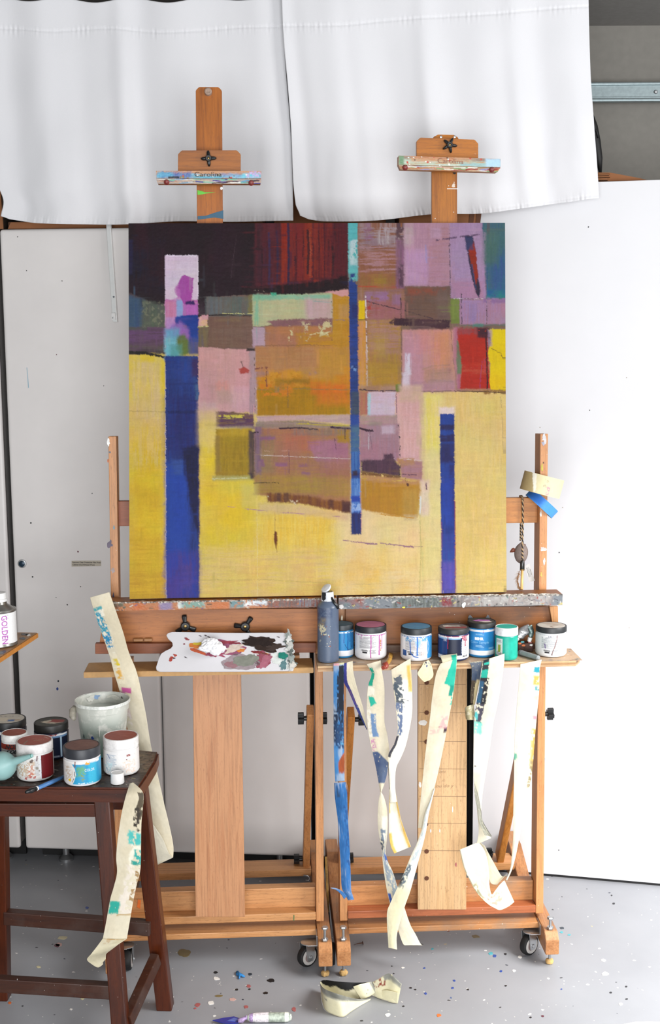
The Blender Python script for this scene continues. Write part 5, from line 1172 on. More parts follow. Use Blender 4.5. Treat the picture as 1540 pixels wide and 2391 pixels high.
def ledge(parent, kind, u0, u1, vT0, vT1, vB0, vB1, d0, depth, mat):
    q = [PD(u0, vB0, d0), PD(u1, vB1, d0), PD(u1, vT1, d0), PD(u0, vT0, d0)]
    z0 = (q[0].z + q[1].z) / 2; z1 = ZLEDGE; s0 = loc(q[0])[0]; s1 = loc(q[1])[0]
    o = ebox('ledge', s0, s1, d0, d0 + depth, z0, z1, mat, parent, .002)
    qq = [W(s0, d0, z0), W(s1, d0, z0), W(s1, d0, z1), W(s0, d0, z1)]
    canvas_bar('ledge_paint', qq, EB, ledge_paint(kind), o, 420, 18)
    # crust of dried paint along the top edge
    rr = random.Random(3); bm = bmesh.new(); n = 240 if kind == 'right' else 110
    for i in range(n):
        s = rr.uniform(s0 + .014, s1 - .014); r = rr.uniform(.0012, .004); c = W(s, d0 + rr.uniform(.0, .006), z1 + rr.uniform(-.001, .0006))
        rrr = bmesh.ops.create_icosphere(bm, subdivisions=1, radius=r)
        bmesh.ops.transform(bm, matrix=Matrix.Translation(c) @ Matrix.Diagonal((rr.uniform(1, 3), 1, .5, 1)), verts=rrr['verts'])
    from_bm('paint_crust', bm, plain('crust_' + kind, '#b8b0a4' if kind == 'right' else '#6c5a4c', .6, var=.5, scale=130), o, True)
    return o, s0, s1, z0, z1
ldL, a0, a1, lz0, lz1 = ledge(eL, 'left', 232, 786, 1400, 1399, 1423.5, 1420, 2.930, .058, wtray)
ldR, b0_, b1_, rz0, rz1 = ledge(eR, 'right', 790, 1312, 1399, 1392.5, 1419.5, 1415.5, 2.930, .058, wtrayR)
# upright boards below the ledges
q = [PD(232, 1503, 2.984), PD(790, 1500, 2.984), PD(790, 1421, 2.984), PD(244, 1424, 2.984)]
slab('tray_board', [Vector((x.x, x.y, x.z)) for x in q], EB * .0145, wood('tray_board_wood', 0, '#b27446', '#9e6238'), eL, .001)
q = [PD(806, 1530, 2.984), PD(1293, 1520, 2.984), PD(1286, 1416, 2.984), PD(806, 1420, 2.984)]
slab('tray_board', q, EB * .0145, wtrayR, eR, .001)
q = [PD(1283, 1418, 2.955), PD(1303, 1418, 2.955), PD(1303, 1460, 2.955), PD(1290, 1460, 2.955)]
slab('end_cheek', [PD(1291, 1470, 2.972), PD(1303, 1470, 2.972), PD(1302, 1416, 2.972), PD(1282, 1416, 2.972)], EB * .0115, wood('end_cheek_wood', 2, '#b98a60', '#9c6c48', splat=.8), eR, .001)
lowL = slab('lower_ledge', [PD(222, 1527, 2.9655), PD(738, 1524, 2.9655), PD(738, 1502, 2.9655), PD(222, 1503, 2.9655)], EB * .018, wood('lower_ledge_wood', 0, '#8a4e2e', '#743c22'), eL, .0015)
lowR = slab('lower_ledge', [PD(800, 1530, 2.9655), PD(1280, 1522, 2.9655), PD(1280, 1504, 2.9655), PD(800, 1508, 2.9655)], EB * .018, wood('lower_ledge_dirty', 0, '#6e5444', '#54402f', splat=1.3, dirt='#6a7060'), eR, .0015)
star_knob('tray_knob', PD(433, 1460, 2.9835), .0275, 3, math.pi / 2 + .1, eL, wide=.30)
star_knob('tray_knob', PD(572, 1461, 2.9835), .0275, 3, .95, eL, wide=.30)
# small stub of wood pieces on the lower left ledge
for (u0, u1, v0, v1, lab) in ((312, 334, 1492.5, 1502, 'short round stub of charcoal-brown wood on the lower ledge, left of the longer one'), (337, 356 + 0, 1492.5, 1502, 'longer brown wood stub on the lower ledge beside the palette')):
    A = PD(u0, (v0 + v1) / 2, 2.974); Bq = PD(u1 if u0 < 330 else 355, (v0 + v1) / 2, 2.974); r = .0043
    zt = max((lowL.data.vertices[i].co.z for i in range(len(lowL.data.vertices)))) + WPOS[lowL.name].z
    A.z = Bq.z = zt + r + .0004
    o = cyl('wood_stub', A, Bq, r, wood('stub_wood', 0, '#b08460', '#8a6244'), None, 20); tag(o, lab, 'stub', 'wood stubs on the ledge')
# black spacer strip where the two tray boards meet

pf_ = lambda u, v: PL(u, v, -.0002)
for (par, u, v, a, b_, c) in ((eR, 1270, 1024, 5, 9, '#c4c2c4'), (eR, 1268, 1036, 4, 5, '#9c9cac'), (eR, 1265, 1092, 2.2, 9, '#b8a83c'), (eR, 1262, 1200, 2, 7, '#c8c0b8'), (eR, 1267, 1282, 7, 5, '#c4b4b0'), (eR, 1263, 1340, 2, 6, '#cfa04c'), (eR, 1270, 1312, 3, 10, '#c8beb8'), (eR, 1268, 1080, 1.4, 2.4, '#5c3424'),
        (eL, 253, 1033, 3, 7, '#dcdcd8'), (eL, 256, 1056, 2, 2, '#54606c'), (eL, 257, 1271, 6, 8, '#54485c'), (eL, 264, 1332, 4, 6, '#9c8c88'), (eL, 266, 1232, 1.6, 5, '#5c8ca0'), (eL, 252, 1076, 2, 4, '#a8603c'), (eL, 265, 1390, 1.6, 6, '#3c3c5c')):
    blob('paint_smudge', u, v, a, b_, pf_, -EB, plain('smudge_' + c.strip('#'), c, .5, var=.2), par, th=.0004, n=18, rag=.5)

# ================================================================== SHELVES ON THE EASELS
SZL = .782
def shelf_quad(u0f, u1f, v_f, zt, dback):
    pass
mdf = plain('mdf_board', '#b58c58', .6, var=.08, bs=.1, scale=120)
A = PZ(197, 1566, SZL); Bq = PZ(732, 1563, SZL); df_ = (loc(A)[1] + loc(Bq)[1]) / 2
sA, sB = loc(A)[0], loc(Bq)[0]; sA2 = loc(PZ(228, 1527, SZL))[0]
SHB = 2.9645
pts = [W(sA, df_, SZL - .0135), W(sB, df_, SZL - .0135), W(sB, SHB, SZL - .0135), W(sA, SHB, SZL - .0135)]
sh = prism('shelf_board', [p for p in pts], UZ * .0135, mdf, None, .0012)
tag(sh, 'plain tan board shelf on the left easel carrying the white palette', 'shelf')
# plywood shelf of the right easel
SZR = PD(1000, 1546, 2.862).z
ply = thing('plywood_shelf', W(.3, 2.9, SZR), 'paint-stained plywood shelf on the right easel, crowded with jars', 'shelf')
dR0 = 2.846; dR1 = 2.9645
PS = lambda u, v: PZ(u, v, SZR)
s0 = S(741, 1552, dR0); s1 = S(1343, 1545, dR0); s1b = S(1352, 1540, 2.88)
def shelf_paint(X, Y):
    K = Canvas(X, Y, '#c0a284', 1.0); rr = random.Random(21)
    for k in range(260):
        x = rr.uniform(X.min(), X.max()); y = rr.uniform(Y.min(), Y.max())
        K.line([(x, y), (x + rr.uniform(-14, 14), y + rr.uniform(-4, 4))], rr.uniform(1, 5), rr.choice(['#8a5a40', '#4a7c84', '#d8d0c4', '#6a4a5c', '#a08c74', '#3c3430', '#b0603c', '#e0d8cc', '#5c6c84']), rough=2, a=.75)
    return K.C * .85
nu, nv = 300, 40
gx = np.linspace(0, 1, nu); gyy = np.linspace(0, 1, nv); GX, GYY = np.meshgrid(gx, gyy)
L_ = s1b - s0; Cc = shelf_paint(GX * L_ * 1000, GYY * (dR1 - dR0) * 1000)
P = np.array(W(s0, dR0 + .0008, SZR + .0002)) + GX[..., None] * np.array(ER * (L_ - .001)) + GYY[..., None] * np.array(EB * (dR1 - dR0 - .002))
M_shp = painted('stained_plywood', .55, .3, 200)
mk('stained_top', P.reshape(-1, 3), grid_faces(nv, nu)[:, ::-1].copy(), M_shp, ply, True, colors=Cc.reshape(-1, 3))
for k, c in enumerate(('#c9a884', '#a8825c', '#d4b690')):
    z0 = SZR - .0135 + k * .0045
    prism('ply_layer', [W(s0, dR0, z0), W(s1, dR0, z0), W(s1b, dR0 + .03, z0), W(s1b, dR1, z0), W(s0, dR1, z0)], UZ * .0045, wood('ply%d' % k, 0, c, '#b08c68', splat=.6), ply, .0003)
# tray brackets that carry both shelves on the easel posts
for par, s in ((eL, S(300, 1560, 2.96)), (eL, S(690, 1560, 2.96)), (eR, S(850, 1560, 2.96)), (eR, S(1230, 1560, 2.96))):
    z = (SZL if par is eL else SZR) - .0137
    slab('shelf_cleat', [W(s - .01, 2.965, z - .003), W(s + .01, 2.965, z - .003), W(s + .01, 2.965, SZR - .004), W(s - .01, 2.965, SZR - .004)], EB * .03, wh, par, .0005)
    slab('shelf_tongue', [W(s - .01, 2.905, z - .003), W(s + .01, 2.905, z - .003), W(s + .01, 2.905, z - .0002), W(s - .01, 2.905, z - .0002)], EB * .062, wh, par, .0003)

# ------------------------------------------------------------------ jars
def dash_print(K, x0, x1, y0, y1, step, c, rng, w=.8, dens=.9, wl=(1.2, 4)):
    y = y0
    while y < y1:
        x = x0
        xe = x1 - rng.uniform(0, (x1 - x0) * .25)
        while x < xe:
            l = rng.uniform(*wl)
            if rng.random() < dens: K.line([(x, y), (min(x + l, xe), y)], w, c, rough=0, soft=.22)
            x += l + rng.uniform(.5, 1)
        y += step
def curved_sheet(name, base, r, a0, a1, z0, z1, painter, parent, na=150, nz=90, mat=None, tilt=0):
    """a printed label / paint layer wrapped round a jar; painter gets x in mm (0 = facing the camera), y in mm from top"""
    A_ = np.radians(np.linspace(a0, a1, na)); Z_ = np.linspace(z1, z0, nz); GA, GZ = np.meshgrid(A_, Z_)
    X = GA * r * 1000; Y = (z1 - GZ) * 1000
    C, rel = painter(X, Y)
    R = r + .0004 + rel * .001
    V = np.stack([base[0] + R * np.sin(GA), base[1] - R * np.cos(GA), base[2] + GZ], -1)
    m = mat or painted('printed_label', .30, .05, 300, spec=.4)
    return mk(name, V.reshape(-1, 3), grid_faces(nz, na), m, parent, True, colors=np.clip(C, 0.001, 1).reshape(-1, 3))
def drips(K, xs, c, rng=None):
    """vertical runs of paint: list of (x, y_end, width)"""
    rel = np.zeros(K.X.shape)
    for (x, ye, w) in xs:
        pts = [(x, -1), (x + .5, ye * .4), (x - .3, ye * .8), (x, ye)]
        K.line(pts, w, c, rough=.5, soft=.35); d = np.hypot(K.X - x, K.Y - ye); K._paint(1 - sst(w * .55, w * .8, d), c)
    return rel
def jar(name, label, cat, group, u, vb, vt, wpx, surf, body, lid, lidtop, painter, lidh=.012, zbase=None, yplane=None, lean=0, lidr=1.0, screw=False, neck=.93, toppaint=None):
    """u: centre; vb: front of the base; vt: centre of the top ellipse; wpx: width - all in the photo"""
    P0 = surf(u, vb); depth = (P0 - CAM).dot(FWD); r = wpx / 2 / F_PX * depth * 1.005
    hd = Vector((P0.x, P0.y, 0)).normalized(); c = Vector((P0.x, P0.y, 0)) + hd * r; base = Vector((c.x, c.y, P0.z))
    top = hit(u, vt, base, hd); H = top.z - base.z
    t = thing(name, base, label, cat, group)
    M_b = body if not isinstance(body, str) else plain('jar_' + body.strip('#'), body, .28, var=.02, bs=.02)
    hb = H - lidh
    prof = [(r * .80, 0), (r * .93, .0012), (r * .985, .004), (r, .008), (r, hb - .006), (r * .975, hb - .003), (r * neck, hb - .0008)]
    lathe('jar_body', prof, base, M_b, t, 64)
    ML = lid if not isinstance(lid, str) else plain('lid_' + lid.strip('#'), lid, .45, var=.15, bs=.1, scale=120)
    lr = r * lidr
    z0 = hb - .001
    n = 90; prof = [(lr * .97, z0), (lr * 1.0, z0 + .001), (lr * 1.0, H - .0015), (lr * .985, H - .0005), (lr * .93, H), (lr * .90, H - .0012)]
    ld = lathe('lid', prof, base, ML, t, 72)
    if toppaint is not None:
        nn = 60; bm_x = np.linspace(-1, 1, nn); GXX, GYY_ = np.meshgrid(bm_x, bm_x)
        ang = np.linspace(0, 2 * np.pi, 65)[:-1]; rr_ = np.linspace(0, 1, 26)
        AA, RR = np.meshgrid(ang, rr_); X = RR * np.sin(AA) * lr * .9 * 1000; Y = -RR * np.cos(AA) * lr * .9 * 1000
        K = Canvas(X, -Y, lidtop, .5); toppaint(K)
        V = np.stack([base.x + X / 1000, base.y + Y / 1000 * 1.0, base.z + H - .0009 + .0006 * fbm(X / 6, Y / 6, 3, 3)], -1)
        idx = np.arange(26)[:, None] * 64 + np.arange(64)[None, :]; nx = np.roll(idx, -1, 1)
        Fq = np.stack([idx[:-1], nx[:-1], nx[1:], idx[1:]], -1).reshape(-1, 4)[:, ::-1].copy()
        mk('lid_paint', V.reshape(-1, 3), Fq, painted('dried_paint', .5, .4, 160), ld, True, colors=K.C.reshape(-1, 3))
    else:
        lathe('lid_paint', [(lr * .9, H - .0012), (lr * .9, H - .0005), (lr * .3, H - .0003), (.0001, H - .0003)], base, plain('dry_' + lidtop.strip('#'), lidtop, .55, var=.12, bs=.5, scale=70), ld, 48)
    if painter:
        sheet = curved_sheet('printed_label', base, r, -100, 100, .006, hb - .004, painter, t)
    return t, base, r, H, ld
def side(u, cu, wpx):   # millimetres round the jar for a horizontal pixel offset is made inside painters
    return 0
onR = lambda u, v: PZ(u, v, SZR + .0008)
G1 = 'paint jars on the plywood shelf'
LP = lambda K, x0, y0, x1, y1, c, **k: K.patch((x0, y0, x1, y1), c, soft=.25, rough=.15, **k)
R1 = random.Random(77)
def white_back(ink, drp, dc, rest=None):
    def f(X, Y):
        K = Canvas(X, Y, '#e2e1e2', .35)
        dash_print(K, -30, 14, 6, 34, 2.0, ink, random.Random(5)); dash_print(K, -24, -6, 37, 40, 1.4, '#2c2c30', random.Random(2), w=1.0, dens=1); dash_print(K, -4, 12, 37, 46, 1.6, ink, random.Random(3))
        LP(K, -22, 41, -10, 45, '#24242a')
        if rest: rest(K)
        drips(K, drp, dc); K.patch((-45, -3, 45, 2.4), dc, soft=.5, rough=1.8, dry=.42)
        return K.C, np.zeros(X.shape)
    return f
def lid_drips(*a): pass
# 1 blue jar behind the bottle
def p_blue(X, Y):
    K = Canvas(X, Y, '#2f7fb4', .4); K.patch((-50, 46, 50, 60), '#d8dade', soft=.3, rough=.2); K.patch((-40, -2, 40, 3), '#d0dce4', soft=.6, rough=1.5, dry=.35)
    drips(K, [(4, 26, 2.4), (14, 44, 3.2), (20, 24, 2.4), (24, 38, 2), (29, 40, 2.2)], '#1f5a94'); K.line([(6, 30), (14, 44), (24, 42), (29, 34)], 1.3, '#173f66'); return K.C, np.zeros(X.shape)
jar('paint_jar', 'bright blue paint jar half hidden behind the tall grey bottle', 'jar', G1, 798.5, 1538.2, 1455, 53, onR, '#2f7fb4', '#2a3034', '#46606a', p_blue)
# 2 white jar with pink lid
def r2(K): LP(K, 22, 10, 26, 40, '#b87858', dry=.4); LP(K, 27, 8, 29, 30, '#d89878', dry=.4)
p2 = white_back('#55555c', [(-25, 10, 1.6), (-1, 56, 2.6), (20, 48, 3), (28, 34, 2.2)], '#b0569c', r2)
jar('paint_jar', 'white-labelled paint jar with pink paint dried on its black lid', 'jar', G1, 865, 1542.5, 1457, 74, onR, '#dedde0', '#24262a', '#b87088', p2, lidh=.0145)
# 3 blue topped jar
def r3(K):
    K.patch((-40, 34, -27, 48), '#24508c', soft=.3, rough=.3); LP(K, 26, 2, 50, 60, '#3a8cc4'); K.line([(8, 2), (28, 12), (32, 26), (28, 42), (16, 50)], 1, '#d8dce0'); K.patch((-8, 8, 20, 30), '#c8a89c', dry=.55, soft=2, a=.7)
    for k in range(7): K.line([(10 + k * 1.5, 38), (10 + k * 1.5, 46)], .6, '#a87868', rough=0, soft=.2)
    K.patch((-30, 0, 30, 12), '#5c9ccc', dry=.5, soft=1, rough=2); K.patch((-5, 4, 8, 26), '#8cb8dc', dry=.45, soft=2)
    K.line([(-18, 12), (-16, 40), (-8, 48), (2, 50)], 2.6, '#2c5ca8', rough=.4)
p3 = white_back('#66666e', [(0, 44, 3.4)], '#2f6cb4', r3)
jar('paint_jar', 'white and blue paint jar with a slate blue lid, right of the hanging brush tube', 'jar', G1, 971, 1545, 1461, 73, onR, '#dde0e4', '#23282c', '#5484a4', p3, lidh=.0145)
# 4 navy jar, 6 white jar at right, 5 sample jar, teal jar
def p4(X, Y):
    K = Canvas(X, Y, '#1f2c50', .4); K.patch((-50, -3, 50, 4.5), '#e0e0e4', soft=.3, rough=.3); LP(K, -50, 4.5, 14, 8, '#7ca4cc'); LP(K, -50, 8, -18, 60, '#213c70'); LP(K, -18, 8, 16, 60, '#1c2236'); LP(K, 18, 4, 60, 60, '#dddde0')
    dash_print(K, 20, 42, 10, 46, 2.2, '#74747c', random.Random(4)); LP(K, -50, 47, 60, 60, '#e0e0e4')
    for k in range(5): K.line([(17 + .0, 14 + k * 6), (17, 18 + k * 6)], .8, '#c8ccd4', rough=0)
    drips(K, [(-17, 30, 1.8), (28, 24, 2.6), (24, 10, 3), (32, 12, 2.6), (20, 6, 3)], '#9c2444'); K.patch((-40, -2, 50, 1.5), '#a43050', dry=.45, soft=.5, rough=1.5); return K.C, np.zeros(X.shape)
def tp4(K): K.patch((-24, -14, 16, 0), '#d8d0c4', '#a8a49c', soft=1, rough=2); K.patch((-20, 0, 30, 16), '#8c3c40', soft=1, rough=2, dry=.35)
t4, b4, rr4, H4, _ = jar('paint_jar', 'navy and white paint jar with dark red drips and a streaked lid', 'jar', G1, 1057.5, 1545.5, 1462.5, 72.5, onR, '#1f2c50', '#2a2c2e', '#6c605c', p4, toppaint=tp4)
M_wtxt = plain('white_print', '#dfe4ea', .5, var=0)
text_cyl('print', 'EE', .009, b4, rr4, -37, .052, M_wtxt, t4)
text_cyl('print', 'BEHR', .0062, b4, rr4, 42, .012, M_ink, t4, bold=.0002)
def p5(X, Y):
    K = Canvas(X, Y, '#2a80bc', .4); K.patch((-50, -3, 50, 5), '#e0e2e6', soft=.3, rough=.2); K.patch((-50, 30, 50, 44), '#2672ac', soft=4, rough=1); LP(K, -50, 51, 60, 62, '#dfe2e6')
    dash_print(K, -18, 2, 10, 13, 1.8, '#a8cce0', random.Random(6)); dash_print(K, -18, 4, 38, 43, 2, '#9cc4dc', random.Random(7)); dash_print(K, 14, 34, 44, 48, 1.6, '#8cb8d4', random.Random(8))
    drips(K, [(0, 7, 1.2)], '#7a3c7c'); return K.C, np.zeros(X.shape)
t5, b5, r5_, H5, ld5 = jar('paint_jar', 'blue paint sample jar standing back, pink smear on its wide black lid', 'jar', G1, 1123, 1537, 1449, 63, lambda u, v: PZ(u, v, SZR + .0008), '#2a80bc', '#1d1f20', '#3c3c34', p5, lidr=1.06,
    toppaint=lambda K: (K.patch([(-22, -4), (-6, -16), (22, -10), (18, 2), (-14, 4)], '#b06ca8', soft=1, rough=2), K.patch([(-8, 4), (20, 2), (24, 12), (6, 16)], '#d8c8c0', soft=1, rough=1)))
text_cyl('print', 'BEHR', .0085, b5, r5_, -18, .0475, M_wtxt, t5, bold=.0006)
text_cyl('print', 'Color Sample', .0085, b5, r5_, -16, .0385, plain('pale_blue_print', '#7db4d8', .5, var=0), t5)
def p6(X, Y):
    K = Canvas(X, Y, '#22a08c', .4); K.patch((-32, 3, -13, 44), '#cfd8d4', soft=.4, rough=.3); dash_print(K, -30, -15, 7, 14, 1.8, '#5c6c6c', random.Random(9)); K.patch((-26, 18, -18, 36), '#8c9c34', soft=1, rough=1); dash_print(K, -30, -15, 36, 42, 1.6, '#5c6c6c', random.Random(10)); K.patch((-8, -1, 30, 60), '#28a894', '#1f9884', soft=3)
    return K.C, np.zeros(X.shape)
jar('paint_jar', 'slim turquoise paint jar with a white lid dabbed in turquoise', 'jar', G1, 1181, 1543.5, 1462, 52, onR, '#22a08c', '#dedfe0', '#2ba392', p6, lidh=.0185, lidr=1.03,
    toppaint=lambda K: K.patch((-5, 10, 25, 20), '#2fae9c'))
def r8(K): K.line([(-22, 22), (-21, 26), (-20, 32)], 2, '#54307c'); K.patch((-14, 0, 8, 6), '#8c8c94', dry=.4, soft=1, rough=2)
def p8(X, Y):
    C, rel = white_back('#4c5c64', [], '#c8c8cc', r8)(X, Y); K = Canvas(X, Y, '#ffffff', .35); K.C = C
    K.line([(8, -1), (7, 12), (2, 30), (-4, 46)], 2, '#6c4440', rough=.4); K.line([(-4, 46), (-4, 50)], 3, '#4c2c30', rough=.3); return K.C, rel
jar('paint_jar', 'white paint jar at the right end of the plywood shelf with one brown drip', 'jar', G1, 1285, 1536, 1459, 72, onR, '#dcdfe1', '#26282a', '#b8b0a8', p8, lidh=.013,
    toppaint=lambda K: (K.patch((-30, -25, 30, 20), '#c4beb4', '#a89c90', soft=1, rough=3), K.line([(-4, 14), (0, 22)], 3, '#70543c')))
# tall grey-blue bottle with a flip cap
P0 = onR(766, 1549.5); dep = (P0 - CAM).dot(FWD); r = 25 / F_PX * dep; hd = Vector((P0.x, P0.y, 0)).normalized(); bb_ = Vector((P0.x, P0.y, P0.z)) + hd * r
zt = lambda v: hit(766, v, bb_, hd).z - bb_.z
bt = thing('paint_bottle', bb_, 'tall slate-blue paint bottle with an open paint-caked white flip cap', 'bottle')
Hs = zt(1412)
def pbot(X, Y):
    K = Canvas(X, Y, '#586478', .6); K.patch((-40, 0, -6, 46), '#4a4e60', '#8a7c60', soft=5, rough=5, dry=.4); K.patch((-40, 0, 8, 22), '#3c4a68', soft=5, rough=4, dry=.35, a=.8)
    K.patch((-22, 40, -4, 64), '#c0b89c', soft=2, rough=5, dry=.5); K.spots(26, random.Random(31), (-26, 38, 6, 92), (.6, 2), ['#d8d4c0', '#a8a898', '#8c4c34', '#c4c4b8']); K.line([(-10, 136), (-4, 150)], 1.2, '#20242c'); return K.C, np.zeros(X.shape)
M_bot = plain('bottle_blue', '#586478', .3, var=.04, bs=.03)
lathe('bottle_body', [(r * .8, 0), (r * .95, .0015), (r, .005), (r, Hs - .006), (r * .96, Hs - .001), (r * .72, Hs + .007), (r * .5, Hs + .012)], bb_, M_bot, bt, 64)
curved_sheet('smeared_paint', bb_, r, -100, 100, .006, Hs - .004, pbot, bt, mat=painted('bottle_smears', .28, .1, 200, spec=.5), nz=130)
lathe('neck_paint', [(r * .56, Hs + .006), (r * .58, Hs + .014), (r * .5, Hs + .0235)], bb_, plain('wet_black_paint', '#141619', .2, var=.1), bt, 32, noise_amp=.0035)
tube('paint_run', [bb_ + Vector((.008, -.010, Hs + .020)), bb_ + Vector((.015, -.014, Hs + .008)), bb_ + Vector((.022, -.016, Hs - .0)), bb_ + Vector((.024, -.013, Hs - .006))], .003, plain('wet_black_paint', '', .2), bt, 10)
c0 = zt(1402) ; c1 = zt(1381)
capx = bb_ + Vector((-.0005, 0, 0))
M_cap = plain('smeared_white_cap', '#d5d8dd', .35, var=.1, bs=.3, scale=80)
lathe('flip_cap', [(.0150, c0), (.0155, c0 + .001), (.0142, c1 - .001), (.0132, c1)], capx, M_cap, bt, 32)
lathe('nozzle', [(.0125, c1 - .001), (.0118, c1 + .0006), (.004, c1 + .001), (.003, c1 + .004), (.0001, c1 + .0045)], capx, plain('wet_black_paint', '', .2), bt, 24)
prism('cap_smear', [capx + Vector((x, -.0158 + abs(x) * .25, z)) for x, z in ((-.0135, c1), (-.013, c0 + .004), (-.009, c0 + .001), (-.0035, c0 + .006), (-.004, c1))], Vector((0, .003, 0)), plain('wet_black_paint', '', .2), bt, .0008)
f1 = capx + Vector((-.010, .0, c1 + .008)); 
lathe('flip_lid', [(.0001, 0), (.012, .001), (.0128, .003), (.0115, .005), (.006, .0062), (.0001, .0065)], hit(763, 1375, bb_, hd), M_cap, bt, 28, Vector((-.55, -.45, .75)))
tube('lid_hinge', [capx + Vector((-.012, .004, c1 - .001)), capx + Vector((-.0125, .003, c1 + .005)), hit(758, 1379, bb_, hd)], .0026, M_cap, bt, 10)
blob('dried_paint_lump', 796, 1416, 5.5, 5, lambda u, v: PD(u, v, 2.9285), -EB, plain('pale_grey_lump', '#c9c6c4', .5), ldR, th=.004)
blob('dried_paint_lump', 1082, 1412, 4, 6, lambda u, v: PD(u, v, 2.9285), -EB, M_white, ldR, th=.002, rot=.4)
blob('dried_paint_lump', 942, 1418, 4, 2, lambda u, v: PD(u, v, 2.9285), -EB, plain('yellow_lump', '#d8cc3c', .5), ldR, th=.001)
# small brush with white tip behind the bottle
br_ = thing('brush', PD(797, 1500, 2.945), 'thin brush with a pale tip leaning behind the slate-blue bottle', 'brush')
A = onR(797, 1522); 
tube('brush_handle', [Vector((PD(797, 1490, 2.9635).x, PD(797, 1490, 2.9635).y, SZR + .0012)), PD(797, 1448, 2.9637)], .0010, M_black, br_, 8)
tube('bristles', [PD(797, 1448, 2.9620), PD(797.5, 1440, 2.9620), PD(798, 1436, 2.9620)], .002, plain('pale_bristle', '#cfc6b2', .8), br_, 8, [.0026, .0022, .0005])
# squeezed metal tubes between turquoise and white jars
def squeezed(name, label, pts, wid, th, m, crimps=0, capm=None):
    t = thing(name, sum((Vector(p) for p in pts), Vector()) / len(pts), label, 'tube', 'squeezed paint tubes')
    P_ = [Vector(p) for p in pts]; V = []; Fc = []; seg = 16; n = 26
    for i in range(n):
        f = i / (n - 1) * (len(P_) - 1); k = min(int(f), len(P_) - 2); p = P_[k].lerp(P_[k + 1], f - k); ax = (P_[min(k + 1, len(P_) - 1)] - P_[k]).normalized()
        q = i / (n - 1); w_ = wid * (1.0 if q < .85 else 1 - (q - .85) * 3); h_ = th * (.12 + 1.0 * math.sin(min(q * 1.25, 1) * math.pi / 2) ** .8)
        u_ = ax.cross(Vector((.1, -.9, .4))).normalized(); w2 = ax.cross(u_)
        for j in range(seg):
            a = 2 * math.pi * j / seg; nz_ = .0012 * mnoise.noise(Vector((i * .5, j * .9, wid * 900)))
            V.append(p + u_ * ((w_ / 2 + nz_) * math.cos(a)) + w2 * ((h_ / 2 + nz_) * math.sin(a)))
    for i in range(n - 1):
        for j in range(seg): k = (j + 1) % seg; Fc.append((i * seg + j, i * seg + k, (i + 1) * seg + k, (i + 1) * seg + j))
    Fc.append(tuple(reversed(range(seg)))); Fc.append(tuple((n - 1) * seg + j for j in range(seg)))
    mk('tube_body', V, Fc, m, t, True)
    ax = (P_[-1] - P_[-2]).normalized()
    lathe('tube_cap', [(.0052, 0), (.0056, .001), (.0048, .010), (.0042, .0105)], P_[-1] - ax * .0005, capm or M_white, t, 16, ax)
    return t
alu = plain('crumpled_aluminium', '#b5b6b8', .32, .7, var=.15, bs=.6, scale=60)
tz = SZR
squeezed('paint_tube', 'crumpled silvery paint tube lying behind the turquoise jar', [PD(1238, 1467, 2.948), PD(1220, 1475, 2.948), PD(1209, 1489, 2.946)], .024, .010, alu)
squeezed('paint_tube', 'grey paint tube with dark green folds leaning on the white jar at the right', [PD(1236, 1460, 2.937), PD(1241, 1475, 2.935), PD(1237, 1489, 2.934)], .012, .006, plain('dark_green_foil', '#5a6a68', .35, .5, var=.25, bs=.5))
tg = Vector((0, 0, SZR + .0075)); a_ = PZ(1213, 1523, SZR + .007); b2_ = PZ(1258, 1537, SZR + .007)
t = thing('marker', (a_ + b2_) / 2, 'thick grey marker lying in front of the tubes beside the white jar', 'marker')
cyl('marker_barrel', a_, b2_, .0062, plain('grey_plastic', '#8c9092', .5, var=.12), t, 24, .003)
cyl('marker_end', a_ + (a_ - b2_).normalized() * .0015, a_ + (b2_ - a_).normalized() * .01, .0066, plain('darker_grey', '#74787a', .5), t, 24, .002)
t = thing('paint_block', PZ(1225, 1512, SZR), 'dark block caked with orange and red paint under the crumpled tubes', 'block')
hexa('block_body', ebox_c(S(1208, 1510, 2.94), S(1244, 1510, 2.94), 2.936, 2.9640, SZR + .0008, SZR + .022), plain('caked_block', '#4a2c24', .6, var=.5, bs=.5, scale=90), t, .002)
for (u, v, k) in ((1213, 1502, 'orange'), (1222, 1507, 'orange'), (1236, 1499, 'red'), (1219, 1499, 'teal'), (1240, 1506, 'white')):
    blob('paint_dab', u, v, 4, 2.2, lambda x, y: PD(x, y, 2.9358), -EB, SPOTM[k], t, th=.0006)
# black clip bag rim behind the sample jar
t = thing('black_tub', PD(1121, 1500, 2.94), 'low black tub showing behind the blue sample jar lid', 'tub')
pp = PD(1118, 1446, 2.957); slab('tub_wall', [W(S(1092, 1446, 2.957), 2.957, SZR + .001), W(S(1146, 1446, 2.957), 2.957, SZR + .001), W(S(1146, 1446, 2.957), 2.957, PD(1120, 1443, 2.957).z), W(S(1092, 1446, 2.957), 2.957, PD(1120, 1443, 2.957).z)], EB * .004, M_dark, t, .0012)
for (u0, u1) in ((1092, 1104), (1132, 1143)):
    slab('tub_ear', [PD(u0, 1444, 2.9565), PD(u1, 1444, 2.9565), PD(u1 - 2 if u0 > 1110 else u1 - 5, 1437, 2.9565), PD(u0 + 5 if u0 > 1110 else u0 + 2, 1437, 2.9565)], EB * .003, plain('grey_ear', '#50545a', .4), t, .001)
